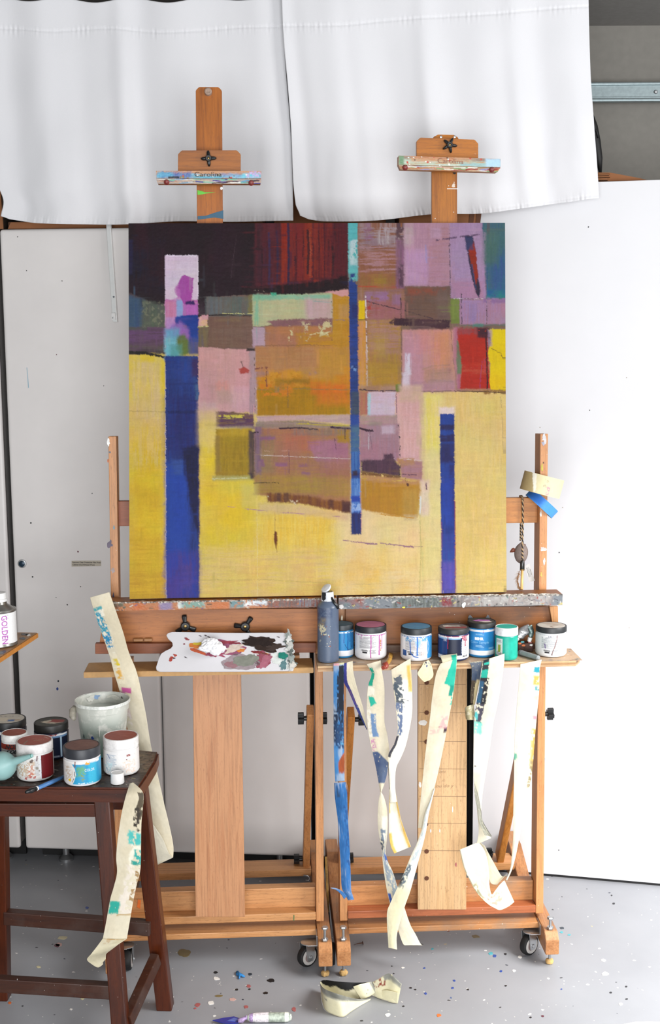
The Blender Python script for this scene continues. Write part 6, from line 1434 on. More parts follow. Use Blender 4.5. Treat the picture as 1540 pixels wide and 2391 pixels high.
# little red and yellow tube hanging over the front edge
squeezed('paint_tube', 'small tube caked in red and yellow paint sticking out over the shelf edge', [PZ(913, 1525, SZR + .008), PZ(909, 1540, SZR + .009), PZ(902, 1550, SZR + .009), PZ(897, 1556, SZR + .007)], .011, .010, plain('caked_yellow', '#b88a3a', .5, var=.3, bs=.5), capm=plain('caked_red', '#8c3a2c', .35, var=.25, bs=.5))
lathe('red_paint', [(.0001, -.004), (.006, -.002), (.0085, .004), (.0075, .011), (.004, .0155), (.0001, .0165)], PZ(900, 1551, SZR + .009), plain('caked_red', '', .35), [o for o in bpy.data.objects if o.name.startswith('paint_tube')][-1], 22, PZ(893, 1572, SZR - .002) - PZ(898, 1551, SZR + .009), noise_amp=.0015)

# ================================================================== PALETTE
P1 = W(0, 2.866, SZL + .0012); zb = PD(530, 1477, 2.9225).z
pn = (W(0, 2.9225, zb) - W(0, 2.866, SZL + .0012)); pn = Vector(ER).cross(pn).normalized()
if pn.z < 0: pn = -pn
PA = lambda u, v: hit(u, v, P1, pn)
out = [(365, 1564), (364, 1558), (371, 1536), (376, 1526), (386, 1519.5), (398, 1514), (403, 1508), (402, 1500), (392, 1491), (388, 1483), (392, 1478), (402, 1475.5), (440, 1476), (500, 1477), (560, 1477.5), (620, 1477), (661, 1477), (668, 1479), (673, 1500), (680, 1530), (685.5, 1560), (684, 1566), (600, 1567.5), (500, 1568), (372, 1568)]
pal = thing('palette', PA(520, 1530), 'white notched palette smeared with paint, leaning on the left easel', 'palette')
M_pal = plain('palette_white', '#cecccf', .3, var=.01, bs=.02)
prism('palette_board', [PA(*p) for p in out], -pn * .0042, M_pal, pal, .0008)
PAo = lambda o: (lambda u, v: hit(u, v, P1 + pn * o, pn))
PB = lambda n, c: plain(n, c, .35, var=.15, bs=.5, scale=110)
pf = PAo(.0001)
def smear(u, v, a, b_, c, rot=0, rag=.3, th=.0006, lab=None, o=None):
    fn = pf if o is None else PAo(o)
    s_ = blob('paint_smear', u, v, a, b_, fn, pn, PB('smear_' + c.strip('#'), c), pal, rag=rag, th=th, n=40, rot=rot)
smear(458, 1508, 17, 6, '#cf7c3c', -.1, .4); smear(462, 1503, 14, 3, '#c9b03c', -.05, .4, .0004, o=.0006); smear(462, 1521, 20, 4, '#c05c3c', .35, .35)
smear(520, 1512, 40, 16, '#8c5068', .0, .35); smear(500, 1524, 30, 8, '#93475c', .2, .5, .0005, o=.0004); smear(548, 1502, 14, 2, '#7a2c38', .0, .3, .0005, o=.0008); smear(520, 1500, 34, 4, '#8c3c48', -.05, .5, .0005, o=.0005)
smear(562, 1548, 42, 19, '#93868a', .0, .2); smear(574, 1542, 30, 14, '#7c7e74', -.15, .18, .0005, o=.0007); smear(540, 1552, 14, 8, '#8f6a70', .1, .3, .0004, o=.0006); smear(613, 1540, 18, 17, '#8c4a58', .4, .45); smear(618, 1546, 12, 14, '#a06070', .6, .6, .0004, o=.0007)
smear(545, 1513, 26, 8, '#c8b8ac', -.2, .4, .0004, o=.0006); smear(563, 1519, 10, 4, '#c97c3c', -.2, .5, .0007, o=.001); smear(610, 1525, 16, 2.6, '#b8783c', .1, .6); smear(600, 1523, 12, 3, '#7a3034', .15, .6, .0006, o=.0006)
smear(614, 1504, 40, 15, '#2e211c', .05, .42, .0016); smear(606, 1500, 30, 10, '#241a18', .1, .5, .0016, o=.0012); smear(640, 1512, 20, 7, '#3c302c', -.1, .5, .001, o=.0012)
smear(660, 1532, 11, 7, '#1f7466', .1, .3, .003); smear(598, 1490, 10, 1.6, '#5c2c34', -.2, .4); smear(408, 1530, 4, 2.6, '#a8483c', .1, .5); smear(399, 1538, 6, 4, '#a04038', -.4, .5); smear(436, 1492, 6, 2.4, '#8c4448', .4, .5); smear(430, 1504, 2, 1.3, '#7a3038'); smear(407, 1537, 3, 1.2, '#3c3c44', -.3)
for u, v in ((467, 1485), (480, 1484), (487, 1487), (433, 1535), (650, 1488)): smear(u, v, 3, 1, '#4c4448', .4, .5)
for k in range(16):
    f = k / 15; smear(671 + f * 10 + (k % 3), 1484 + f * 74, 7 + 3 * (k % 2), 6, ['#b8b8b4', '#8c9490', '#d0d0cc', '#5c6460', '#c4c0b8'][k % 5], k, .5, .002 + .001 * (k % 3))
smear(652, 1544, 22, 12, '#ccd0cc', .6, .45, .0006); smear(662, 1550, 8, 12, '#58787c', .2, .5, .0005, o=.0006)
prism('paint_curl', [PA(668, 1486), PA(672, 1480), PA(670, 1468) , PA(674, 1470), PA(679, 1484), PA(681, 1500), PA(676, 1500)], pn * .003, plain('grey_crust', '#aeb0ac', .45, var=.3, bs=.5), pal, .0006)
# crumpled tissue
bm = bmesh.new(); bmesh.ops.create_icosphere(bm, subdivisions=5, radius=1.0)
for v in bm.verts:
    p = v.co.copy(); n1 = mnoise.noise(p * 1.3 + Vector((3, 1, 2))); n2 = abs(mnoise.noise(p * 2.6 + Vector((9, 4, 1)))); n3 = abs(mnoise.noise(p * 6 + Vector((2, 8, 5))))
    v.co = p * (1 + .35 * n1 - .55 * n2 - .16 * n3); v.co.z = max(v.co.z, -.62)
cT = PAo(.0160)(497, 1511)
bmesh.ops.transform(bm, matrix=Matrix.Translation(cT) @ UZ.rotation_difference(pn).to_matrix().to_4x4() @ Matrix.Diagonal((.0290, .020, .0205, 1)), verts=bm.verts[:])
ts = from_bm('tissue', bm, plain('tissue_paper', '#ececee', .9, var=.01, bs=.3, scale=90), None, True); tag(ts, 'crumpled white tissue lying on the palette', 'tissue')

# ================================================================== STRIPS OF MASKING TAPE
M_tape = painted('masking_tape', .62, .12, 120, spec=.25)
def ribbon(name, secs, painter, parent=None, nw=64, sub=20, plane='d', arch=0.0, thick=.0004):
    """secs: (uL, vL, uR, vR, dL[, dR]) edge points of the strip in the photo with their depth"""
    S_ = [(s if len(s) == 6 else (*s, s[4])) for s in secs]; rows = []; fn = PD if plane == 'd' else PY
    for i in range(len(S_) - 1):
        p0, p1, p2, p3 = S_[max(i - 1, 0)], S_[i], S_[i + 1], S_[min(i + 2, len(S_) - 1)]
        for k in range(sub + (1 if i == len(S_) - 2 else 0)):
            t = k / sub
            rows.append([.5 * (2 * b + (-a + c) * t + (2 * a - 5 * b + 4 * c - d) * t * t + (-a + 3 * b - 3 * c + d) * t ** 3) for a, b, c, d in zip(p0, p1, p2, p3)])
    nr = len(rows); V = np.zeros((nr, nw, 3)); L = np.zeros(nr)
    for i, (uL, vL, uR, vR, dL, dR) in enumerate(rows):
        for j in range(nw):
            f = j / (nw - 1); d = dL + (dR - dL) * f - arch * math.sin(math.pi * f)
            V[i, j] = fn(uL + (uR - uL) * f, vL + (vR - vL) * f, d)
    c = V.mean(1); L[1:] = np.cumsum(np.linalg.norm(c[1:] - c[:-1], axis=1))
    X = np.repeat(np.linspace(0, 48, nw)[None, :], nr, 0); Y = np.repeat(L[:, None] * 1000, nw, 1)
    C = painter(X, Y, L[-1] * 1000)
    # small wrinkles
    wv_ = (fbm(X / 16, Y / 22, int(secs[0][0]), 3) - .5) * .0012
    V = V + wv_[..., None] * np.array((0, -1, 0))
    o = mk(name, V.reshape(-1, 3), grid_faces(nr, nw), M_tape, parent, True, colors=np.clip(C * np.array([.88, .86, .80]), .001, 1).reshape(-1, 3))
    md = o.modifiers.new('thickness', 'SOLIDIFY'); md.thickness = thick; md.offset = 0
    return o
TAPE = '#d9d0bb'; TAPEW = '#e3dfd2'
def tape(fn, base=TAPE):
    def f(X, Y, L):
        K = Canvas(X, Y, base, 1.0); K._paint(.35 * sst(.45, .7, K.bl), TAPEW)
        if fn: fn(K, L)
        return K.C
    return f
GT = 'tape strips hanging from the shelves'
def tthing(o, label, group=GT): return tag(o, label, 'tape', group)

# --- long strip at the left easel (48 mm wide)
def t1(K, L):
    K.patch((0, 26, 20, 34), '#3f9fae', soft=1.5, rough=2, dry=.3); K.patch((0, 36, 17, 110), '#2b93ba', '#3aa8c4', soft=1.5, rough=5, dry=.42); K.patch((2, 96, 16, 132), '#2b8cc0', soft=1.5, rough=4, dry=.36)
    K.patch((0, 34, 20, 150), '#ece8dc', soft=2, rough=5, dry=.60); K.patch((2, 148, 18, 235), '#e8e0cc', soft=3, rough=5, dry=.42); K.patch((6, 162, 16, 180), '#d8c45c', dry=.4, soft=2); K.spots(1, random.Random(1), (15, 176, 16, 178), (4, 4.4), ['#dcc42c']); K.patch((4, 186, 16, 215), '#dcae5c', dry=.45, soft=3)
    K.patch((6, 238, 26, 252), '#c25c9c', soft=1.5, rough=3); K.patch((2, 252, 16, 320), '#c67cae', soft=1.5, rough=4, dry=.5); K.patch((2, 255, 16, 400), '#e4dcd8', soft=1.5, rough=4, dry=.52)
o = ribbon('masking_tape', [(210, 1395, 255, 1382.5, 2.915), (223, 1439, 269, 1422, 2.91), (239, 1484, 287, 1475, 2.885), (256, 1533, 301, 1524, 2.858), (266.5, 1573, 318, 1566, 2.845), (278, 1611, 331, 1620, 2.85), (287, 1660, 341, 1671, 2.86), (302, 1720, 352, 1740, 2.865), (318, 1790, 366, 1800, 2.87), (334, 1870, 384, 1880, 2.87), (346, 1935, 397, 1935, 2.87), (356, 1990, 404.5, 1975, 2.87), (359, 2022, 404, 2001, 2.865)], tape(t1), arch=.004)
tthing(o, 'long cream tape strip at the far left with blue and pink paint along one edge')
ribbon('folded_end', [(359.5, 2023, 404, 2002, 2.863), (352, 1990, 394, 1992, 2.855), (347, 1950, 378, 1955, 2.853), (343.5, 1914, 350, 1915, 2.856)], tape(None, '#e4dfd0'), o)

# --- strip hanging from the stool corner
def t2(K, L):
    K.patch((34, 28, 48, 84), '#4a4238', '#6a6050', soft=1.5, rough=4, dry=.3); K.patch((30, 60, 44, 110), '#3c3630', soft=1.5, rough=4, dry=.44); K.patch((26, 110, 48, 190), '#ece8dc', soft=3, rough=5, dry=.42); K.patch((20, 112, 48, 140), '#4cb8b8', '#6cc8c4', soft=3, rough=6, dry=.33); K.patch((34, 150, 48, 184), '#3aa8a4', soft=2, rough=4, dry=.42)
    K.patch((30, 176, 44, 186), '#2f9890', soft=2, rough=3, dry=.3); K.patch((20, 190, 48, 300), '#e4dcd4', soft=3, rough=6, dry=.45); K.patch((38, 186, 48, 290), '#a88c64', soft=1.5, rough=3, dry=.55); K.patch((2, 272, 22, 300), '#2fa89c', soft=2, rough=4, dry=.3); K.line([(20, 303), (48, 300)], 3, '#b89c6c', dry=.3)
o = ribbon('masking_tape', [(303, 1829, 311, 1827, 2.520), (294, 1857, 334, 1852, 2.496), (286, 1888, 333, 1890, 2.496), (281, 1914, 330, 1922, 2.496), (274, 1965, 329, 1975, 2.496), (271, 2003, 328.5, 2014, 2.496), (273, 2037, 326, 2040, 2.496), (265, 2072, 318, 2070, 2.496), (257, 2100, 311, 2104, 2.496), (248, 2150, 303, 2150, 2.496), (240, 2191, 296, 2192, 2.495)], tape(t2), arch=.002, plane='y')
tthing(o, 'cream tape strip with dark and turquoise paint hanging from the brown stool corner')
ribbon('curled_end', [(240, 2191, 296, 2192, 2.4935, 2.4935), (226, 2210, 278, 2204, 2.482), (212, 2228, 262, 2216, 2.478, 2.486), (203, 2240, 249, 2226, 2.484, 2.496), (212, 2250, 247, 2233, 2.496, 2.508), (228, 2259, 246, 2240, 2.510, 2.514), (240, 2252, 240, 2240, 2.516, 2.516)], tape(lambda K, L: (K.patch((4, 2, 20, 14), '#c8b498', dry=.4, soft=3), K.line([(10, 2), (44, 4)], 2, '#b08c54', dry=.4)), '#cfc8b0'), o, plane='y')

# --- blue tape
def t3(K, L):
    K.patch((0, 0, 26, 6), '#d8a0a8', soft=2, rough=3); K.patch((26, -2, 48, 4), '#c8c8a4', soft=2)
    K.patch((24, 6, 48, 120), '#17202f', soft=1.5, rough=5); K.patch((16, 30, 30, 120), '#1c2a40', soft=2, rough=5, dry=.42); K.patch((0, 118, 48, 200), '#1c2c48', soft=5, rough=6, dry=.35); K.patch((8, 150, 48, 215), '#20406c', soft=3, rough=5, dry=.45); K.patch((30, 175, 46, 205), '#5c9ccc', dry=.55, soft=3)
    K.patch([(16, 250), (48, 222), (48, 276), (22, 276)], '#b8582c', '#8c4424', soft=1.5, rough=4); K.patch((0, 210, 20, 275), '#3f80c0', soft=5, a=.8)
o = ribbon('masking_tape', [(778.4, 1549, 803, 1547, 2.838), (778, 1562, 802.5, 1562, 2.835), (778, 1620, 802, 1620, 2.84), (778.3, 1690, 802, 1690, 2.85), (779, 1753, 803, 1753, 2.85), (782, 1825, 804, 1824, 2.85)], tape(t3, '#3c7cbc'), arch=.002)
tthing(o, 'blue painter tape strip hanging at the left end of the plywood shelf')
def t3b(K, L):
    K.patch((0, 0, 48, L), '#245a98', '#2f6cb0', soft=6, rough=5, dry=.4, dir='v'); K.patch((8, 6, 22, 36), '#2a4870', dry=.52, dir='v', soft=2); K.patch((30, 60, 48, 220), '#23508c', dry=.5, soft=5); K.line([(2, 2), (2, 40)], 1.5, '#1f3458', dry=.3)
ribbon('twisted_length', [(779.5, 1828, 806, 1826, 2.846), (781, 1858, 810, 1855, 2.844), (785, 1890, 811, 1888, 2.85), (788, 1914, 812, 1916, 2.85), (791, 1960, 814.5, 1955, 2.85), (793, 1992, 816, 1984, 2.85), (795.5, 2035, 818, 2035, 2.85), (797.5, 2072, 819.5, 2077, 2.85), (806, 2090, 823, 2090, 2.85), (812, 2102, 826, 2101, 2.85)], tape(t3b, '#2d68a8'), o, arch=.003)
ribbon('torn_tail', [(771.5, 2072.5, 772, 2074, 2.85), (780, 2073, 780, 2076.5, 2.85), (790, 2076, 788, 2081, 2.85), (801, 2083, 797, 2090, 2.85), (809, 2093, 803, 2100, 2.848)], tape(None, '#3a72b4'), o, nw=5)
ribbon('paint_edge', [(806, 1826, 809, 1828, 2.8475), (810, 1845, 812.5, 1846, 2.8475), (807, 1860, 811.5, 1860, 2.8475)], tape(None, '#6c3430'), o, nw=4)

# --- cream strip with a violet edge
def t4p(K, L): K.patch((-4, -5, 15, L + 5), '#2c2c70', '#34388c', soft=1.5, rough=2.5); K.patch((2, 70, 12, 150), '#5c4468', dry=.5, dir='v', soft=2); K.patch((0, 120, 20, L + 5), '#2c3a74', soft=3, dry=.35)
o = ribbon('masking_tape', [(802.4, 1549, 823, 1543, 2.838), (801.5, 1570, 824.5, 1568, 2.84), (802, 1592, 829, 1590, 2.845), (812, 1611, 835, 1612, 2.85), (822, 1634, 841, 1632, 2.86), (832, 1657, 848, 1655, 2.87), (844, 1681, 853, 1678, 2.88), (856, 1705, 857.5, 1700, 2.885)], tape(t4p, '#d4cbb6'))
tthing(o, 'cream tape strip with a dark violet painted edge, twisting away to the right')

# --- green edged strip that twists and crosses below
def t5(K, L):
    K.patch((0, 12, 12, 66), '#1f9c84', soft=1.2, rough=3, dry=.3); K.patch((0, 66, 20, 90), '#e8e4d8', soft=2, rough=4, dry=.35); K.patch([(4, 92), (18, 96), (26, 112), (10, 120)], '#2cb09c', soft=1.5, rough=3)
    K.patch((0, 122, 12, 200), '#e8e4dc', soft=2, rough=4, dry=.4); K.patch((10, 138, 24, 200), '#6c8cb8', soft=2, rough=4, dry=.32); K.patch((2, 205, 14, 235), '#c890b0', dry=.45, soft=2); K.patch([(0, 238), (14, 236), (44, 262), (48, 262), (48, 320), (0, 320)], '#34487c', '#5c6c8c', soft=2, rough=3, dry=.25)
o = ribbon('masking_tape', [(855.6, 1551, 888, 1542, 2.838), (862, 1562, 890, 1560, 2.84), (866.5, 1574, 893, 1578, 2.845), (858, 1607, 897, 1607, 2.855), (855.6, 1650, 897, 1650, 2.865), (857, 1685, 897, 1685, 2.87), (861, 1720, 904, 1718, 2.875), (868.5, 1755, 908, 1755, 2.875), (876, 1787, 906, 1790, 2.875), (882, 1820, 900, 1820, 2.88), (887.5, 1850, 889.5, 1850, 2.885)], tape(t5), arch=.003)
tthing(o, 'twisted cream tape strip with a green top edge, reaching below the easel rails')
def t5b(K, L):
    K.patch((20, 60, 46, 120), '#f0eee6', soft=6); K.patch((10, 92, 40, 150), '#8c9cb0', '#6c7c94', soft=4, rough=5, dry=.42); K.patch((0, 120, 30, 150), '#4c5468', dry=.4, soft=3); K.patch((8, 150, 46, 240), '#8494a8', '#a0acb8', soft=3, rough=6, dry=.38); K.patch((20, 235, 48, 300), '#98a8b8', dry=.42, soft=4, rough=5); K.patch((26, 158, 48, 176), '#3c5ca8', dry=.35, soft=2); K.patch((2, 262, 12, 290), '#3c5cb4', soft=2, dry=.3)
ribbon('twisted_length', [(887.5, 1850, 889.5, 1850, 2.885), (884, 1866, 896, 1862, 2.885), (881.5, 1895, 903, 1890, 2.88), (881.5, 1925, 904.5, 1930, 2.88), (886, 1960, 902, 1965, 2.88), (890.5, 1985, 900, 1990, 2.885), (893, 2012, 906, 2014, 2.88), (895.5, 2035, 916, 2035, 2.88), (902, 2075, 929, 2075, 2.88), (911, 2115, 943, 2117, 2.88), (924, 2155, 957, 2158, 2.88), (933, 2185, 970, 2182, 2.88), (940, 2203, 981, 2203, 2.875), (944, 2207, 986, 2207, 2.873)], tape(t5b, '#dcd5c2'), o, arch=.002)

# --- white painted strip in the middle
def t6(K, L):
    K.patch((8, 40, 48, L), '#f0eee8', soft=8, rough=6); K.patch((3, 26, 24, 100), '#5c6470', soft=2, rough=5, dry=.46); K.patch((2, 50, 18, 90), '#4c5866', soft=2, rough=5, dry=.40); K.patch((2, 100, 20, 180), '#6c7ca0', soft=2, rough=4, dry=.42); K.patch((38, 10, 48, 70), '#d8b460', soft=3, dry=.32, dir='v')
    K.line([(20, 88), (40, 92)], 1.4, '#54586c', dry=.3); K.patch((0, 180, 10, 240), '#40404c', soft=1.5, rough=2, dry=.25); K.patch((-2, 255, 4, 320), '#54504a', soft=1, dry=.2); K.spots(12, random.Random(7), (4, 60, 30, 130), (1, 3), ['#5c6470', '#3c4454'])
o = ribbon('masking_tape', [(913, 1563.5, 958, 1537, 2.838), (914, 1575, 959, 1562, 2.838), (915.4, 1592, 961, 1590, 2.842), (920, 1625, 962, 1630, 2.845), (924, 1660, 961.5, 1665, 2.85), (927.4, 1705, 956, 1700, 2.85), (920, 1735, 947, 1740, 2.85), (906, 1762, 936, 1768, 2.85), (905.5, 1785, 924, 1795, 2.85), (907.8, 1835, 922, 1840, 2.85), (910, 1875, 926, 1872, 2.85)], tape(t6), arch=.002)
tthing(o, 'white-painted tape strip between the two middle jars, grey smears down its left edge')
ribbon('flared_end', [(908, 1840, 922, 1842, 2.8515), (907.5, 1880, 928, 1876, 2.85), (907.5, 1920, 936.5, 1915, 2.85), (908, 1950, 946, 1943, 2.85), (912, 1976, 955, 1966, 2.845), (920, 1993, 959, 1977, 2.838)], tape(lambda K, L: (K.patch((40, 20, 49, L + 5), '#d8b25c', soft=3, dry=.3, dir='v'), K.patch((-2, 110, 8, L + 5), '#d4ac58', soft=3), K.patch((12, 60, 36, L), '#efeee6', soft=8), K.patch((0, 0, 6, 60), '#c8ac74', soft=2, dry=.3)), '#ddd7c6'), o, arch=-.003)

# --- teal strip on the right easel, long
def t7(K, L):
    K.patch([(34, -2), (48, -2), (48, 78), (40, 66), (32, 58), (24, 56), (28, 30)], '#1fae98', '#34bca8', soft=1.5, rough=3); K.patch((38, 60, 47, 88), '#1c9484', soft=1.5, rough=2.5); K.patch((44, 90, 48, 112), '#54c0b0', dry=.4, soft=1.5)
    K.line([(0, 166), (24, 166), (48, 172)], 2.4, '#6c3c5c'); K.line([(2, 167.5), (40, 168)], .8, '#d8ccb4'); K.patch((40, 170, 48, 182), '#3c2838', soft=1.5); K.patch((28, 140, 46, 172), '#cfa0a8', soft=4, dry=.4, a=.8); K.patch((4, 172, 30, 184), '#d0a8a8', soft=4, dry=.4, a=.7)
o = ribbon('masking_tape', [(1028, 1549, 1066, 1538, 2.838), (1022, 1562, 1065, 1558, 2.836), (1015.4, 1582, 1062, 1585, 2.84), (1008, 1630, 1056, 1630, 2.845), (1003.5, 1672, 1049, 1668, 2.85), (995, 1737, 1037, 1733, 2.85), (988, 1800, 1023, 1800, 2.852), (983, 1850, 1011, 1850, 2.855), (978, 1900, 1000, 1900, 2.857), (975.5, 1933, 992, 1935, 2.858)], tape(t7), arch=.002)
tthing(o, 'cream tape strip with a broad turquoise stroke, hanging over the perforated board')
ribbon('crumpled_top', [(1026, 1531, 1066, 1526, 2.852), (1030, 1540, 1067, 1533, 2.84), (1033, 1552, 1066, 1543, 2.837)], tape(lambda K, L: K.patch((30, 4, 46, 30), '#1fae98', soft=2), '#cfc8ac'), o, nw=24)
def t7b(K, L): K.patch((8, 0, 48, L * .55), '#eef0ee', soft=8, rough=4); K.patch((14, 20, 36, 190), '#b8c4cc', soft=5, rough=6, dry=.42); K.patch((0, 200, 22, 262), '#6c7884', soft=3, rough=5, dry=.4); K.patch((0, 236, 8, 262), '#3c3c40', soft=1.5, dry=.3); K.patch((0, 262, 48, L), '#dcd6b8', soft=14)
ribbon('twisted_length', [(1013, 1840, 1015, 1840, 2.8525), (1002, 1870, 1008, 1868, 2.85), (991, 1900, 1000, 1902, 2.85), (984, 1935, 994.5, 1938, 2.848), (972, 1970, 986, 1975, 2.846), (959, 1998, 977, 2008, 2.845), (944, 2035, 968, 2042, 2.845), (928, 2070, 957.5, 2080, 2.845), (911, 2108, 945, 2115, 2.845), (903.5, 2128, 940, 2132, 2.845), (903, 2157, 931.5, 2160, 2.845), (905, 2190, 925.5, 2188, 2.845), (906.5, 2213, 926.5, 2217, 2.845)], tape(t7b, '#e3decb'), o, arch=.003)

# --- small torn piece
o = ribbon('masking_tape', [(989, 1546, 1000, 1541, 2.838), (984, 1556, 1006, 1551, 2.836), (974.5, 1572, 1011, 1570, 2.835), (981, 1584, 1010, 1580, 2.835), (990, 1592.5, 1003, 1588, 2.836)], tape(lambda K, L: (K.spots(9, random.Random(2), (8, 0, 44, 12), (1.5, 4), ['#2c3448', '#3c4c8c', '#4c4844'])), '#e0dab8'), nw=50, sub=16)
tthing(o, 'small torn scrap of tape stuck on the shelf edge above the perforated board')

# --- dark smeared strip behind the next one
def t9(K, L): K.patch((-2, 0, 49, 55), '#3c4c68', '#5c6474', soft=3, rough=4, dry=.25); K.patch((-2, 50, 26, L + 4), '#4c4238', '#6a5c4c', soft=3, rough=4, dry=.3); K.patch((28, 48, 49, L), '#d0c098', soft=3, rough=5, dry=.4)
o = ribbon('masking_tape', [(1094, 1547, 1124, 1543, 2.842), (1100, 1558, 1123, 1558, 2.842), (1100, 1590, 1119, 1590, 2.852), (1098, 1620, 1113, 1620, 2.86), (1098, 1642, 1108, 1646, 2.865)], tape(t9, '#c8bc98'))
tthing(o, 'short dark-smeared tape strip hanging behind the black and turquoise one')
# rolled loop
rr_ = []
o = ribbon('tape_curl', [(1105, 1644, 1110, 1681, 2.862), (1096, 1647, 1100, 1681, 2.852), (1087, 1651, 1091, 1681, 2.855), (1084.5, 1656, 1087, 1678, 2.868), (1090, 1655, 1096, 1676, 2.885), (1104, 1650, 1109, 1678, 2.885)], tape(lambda K, L: K.patch((0, 0, 48, L), '#b0a888', dry=.4, soft=3), '#cfc8b0'), o, nw=30)

# --- black and turquoise strip that runs into the big loop
def t10(K, L):
    K.patch((0, -2, 14, 60), '#2c3038', soft=1.5, rough=4, dry=.22); K.patch((4, 8, 15, 14), '#2cb0a0', soft=1); K.patch((0, 28, 14, 52), '#24a898', soft=1.5, rough=3, dry=.2); K.patch((0, 50, 20, 130), '#26262c', soft=1.5, rough=6, dry=.38); K.patch((0, 60, 9, 120), '#2c5474', soft=1.5, rough=3, dry=.35)
    K.patch((0, 118, 18, 170), '#4c4858', soft=1.5, rough=5, dry=.42); K.patch((0, 140, 8, 160), '#54b8bc', dry=.35, soft=1.5); K.patch((0, 166, 22, 196), '#58c8b8', '#90d8cc', soft=3, rough=5, dry=.35); K.patch((0, 196, 26, 290), '#f0ede4', soft=5, rough=5); K.line([(0, 276), (14, 272)], 2, '#6c6c70', dry=.35); K.patch((30, 60, 50, L), '#e8e2cc', soft=14)
o = ribbon('masking_tape', [(1126, 1543, 1177, 1526, 2.842), (1124, 1558, 1176, 1550, 2.838), (1119, 1596, 1169, 1600, 2.84), (1111.7, 1641, 1160, 1650, 2.845), (1106, 1685, 1151, 1690, 2.85), (1105, 1759, 1141, 1762, 2.85), (1105, 1815, 1132, 1815, 2.852), (1110, 1860, 1125, 1862, 2.854), (1114, 1900, 1123, 1905, 2.856), (1117, 1940, 1131, 1938, 2.86), (1112, 1972, 1146, 1957, 2.865)], tape(t10, '#e0d9c6'), arch=.002)
tthing(o, 'tape strip with black and turquoise paint that ends in a big looped curl')
ribbon('folded_edge', [(1105.5, 1822, 1108, 1830, 2.849), (1108, 1860, 1116, 1858, 2.848), (1114, 1890, 1123, 1895, 2.848), (1119, 1922, 1127, 1918, 2.848), (1131, 1950, 1148, 1953, 2.855)], tape(lambda K, L: (K.patch((0, 0, 48, L), '#8c8c84', '#b0b0a4', dry=.35, soft=3), K.line([(46, 0), (46, L)], 4, '#3c3a38', dry=.3)), '#bcbaa8'), o, nw=24)
ribbon('loop', [(1116, 1966, 1072.5, 1984, 2.866, 2.862), (1130, 1985, 1077, 2006, 2.852), (1138, 2012, 1084, 2030, 2.842), (1141, 2040, 1097, 2058, 2.84), (1142, 2066, 1113, 2085, 2.84), (1147, 2088, 1136, 2109, 2.84), (1155, 2080, 1155, 2121, 2.842), (1165, 2067, 1168, 2125, 2.848), (1174, 2058, 1186, 2117, 2.855), (1177, 2056, 1200, 2106, 2.862)], tape(lambda K, L: (K.patch((20, 60, 48, L), '#ece6d0', soft=14), K.patch((36, 90, 50, 130), '#a8a488', dry=.42, soft=3), K.patch((4, 130, 40, 180), '#dcb0a0', dry=.55, soft=5), K.line([(47, 0), (47, 90)], 1.6, '#8c8470', dry=.3)), '#e3dccb'), o, nw=40)
ribbon('loop_back', [(1117, 1964, 1131, 1975, 2.876), (1124, 1988, 1140, 1992, 2.88), (1131, 2018, 1152, 2014, 2.88), (1139, 2045, 1163, 2034, 2.878), (1146, 2063, 1172, 2046, 2.874), (1160, 2066, 1183, 2040, 2.868)], tape(None, '#d8d1bc'), o, nw=30)

# --- right-most strip
def t12(K, L):
    K.patch((34, 14, 48, 26), '#2f98b0', soft=1.5, rough=4, dry=.3); K.patch((34, 34, 48, 56), '#dcb060', dry=.42, soft=2); K.patch((38, 60, 48, 70), '#4a9cac', dry=.35, soft=1.5); K.patch((28, 82, 48, 92), '#d8b0a8', dry=.45, soft=3); K.patch((36, 132, 48, 142), '#c080a0', dry=.42, soft=2)
    K.patch((38, 168, 49, 262), '#c8a048', soft=1.5, rough=3, dry=.36); K.patch((28, 170, 40, 180), '#d8a87c', dry=.35, soft=2); K.patch([(0, 232), (6, 236), (8, 246), (3, 252), (-1, 252)], '#1fa088', soft=1.2); K.patch((40, 250, 50, 320), '#8c7a50', dry=.45, soft=1.5); K.patch((10, 80, 36, L), '#efe9d6', soft=14); K.patch((28, 210, 40, 240), '#c0b8a0', dry=.6, soft=2)
o = ribbon('masking_tape', [(1214, 1551, 1264, 1540, 2.842), (1213, 1570, 1259, 1566, 2.84), (1209.6, 1607, 1258, 1612, 2.845), (1205, 1660, 1253, 1668, 2.85), (1201, 1716, 1248.7, 1716, 2.855), (1199.5, 1790, 1242, 1798, 2.86), (1198.7, 1846, 1233.5, 1846, 2.865), (1197.6, 1905, 1222, 1905, 2.865), (1197.6, 1950, 1212, 1955, 2.866), (1194, 1998, 1203, 2000, 2.867), (1190, 2030, 1194, 2032, 2.867), (1180, 2054, 1183, 2056, 2.867)], tape(t12, '#e3dccb'), arch=.002)
tthing(o, 'right-most cream tape strip, ochre paint on its right edge, hanging beside the easel post')

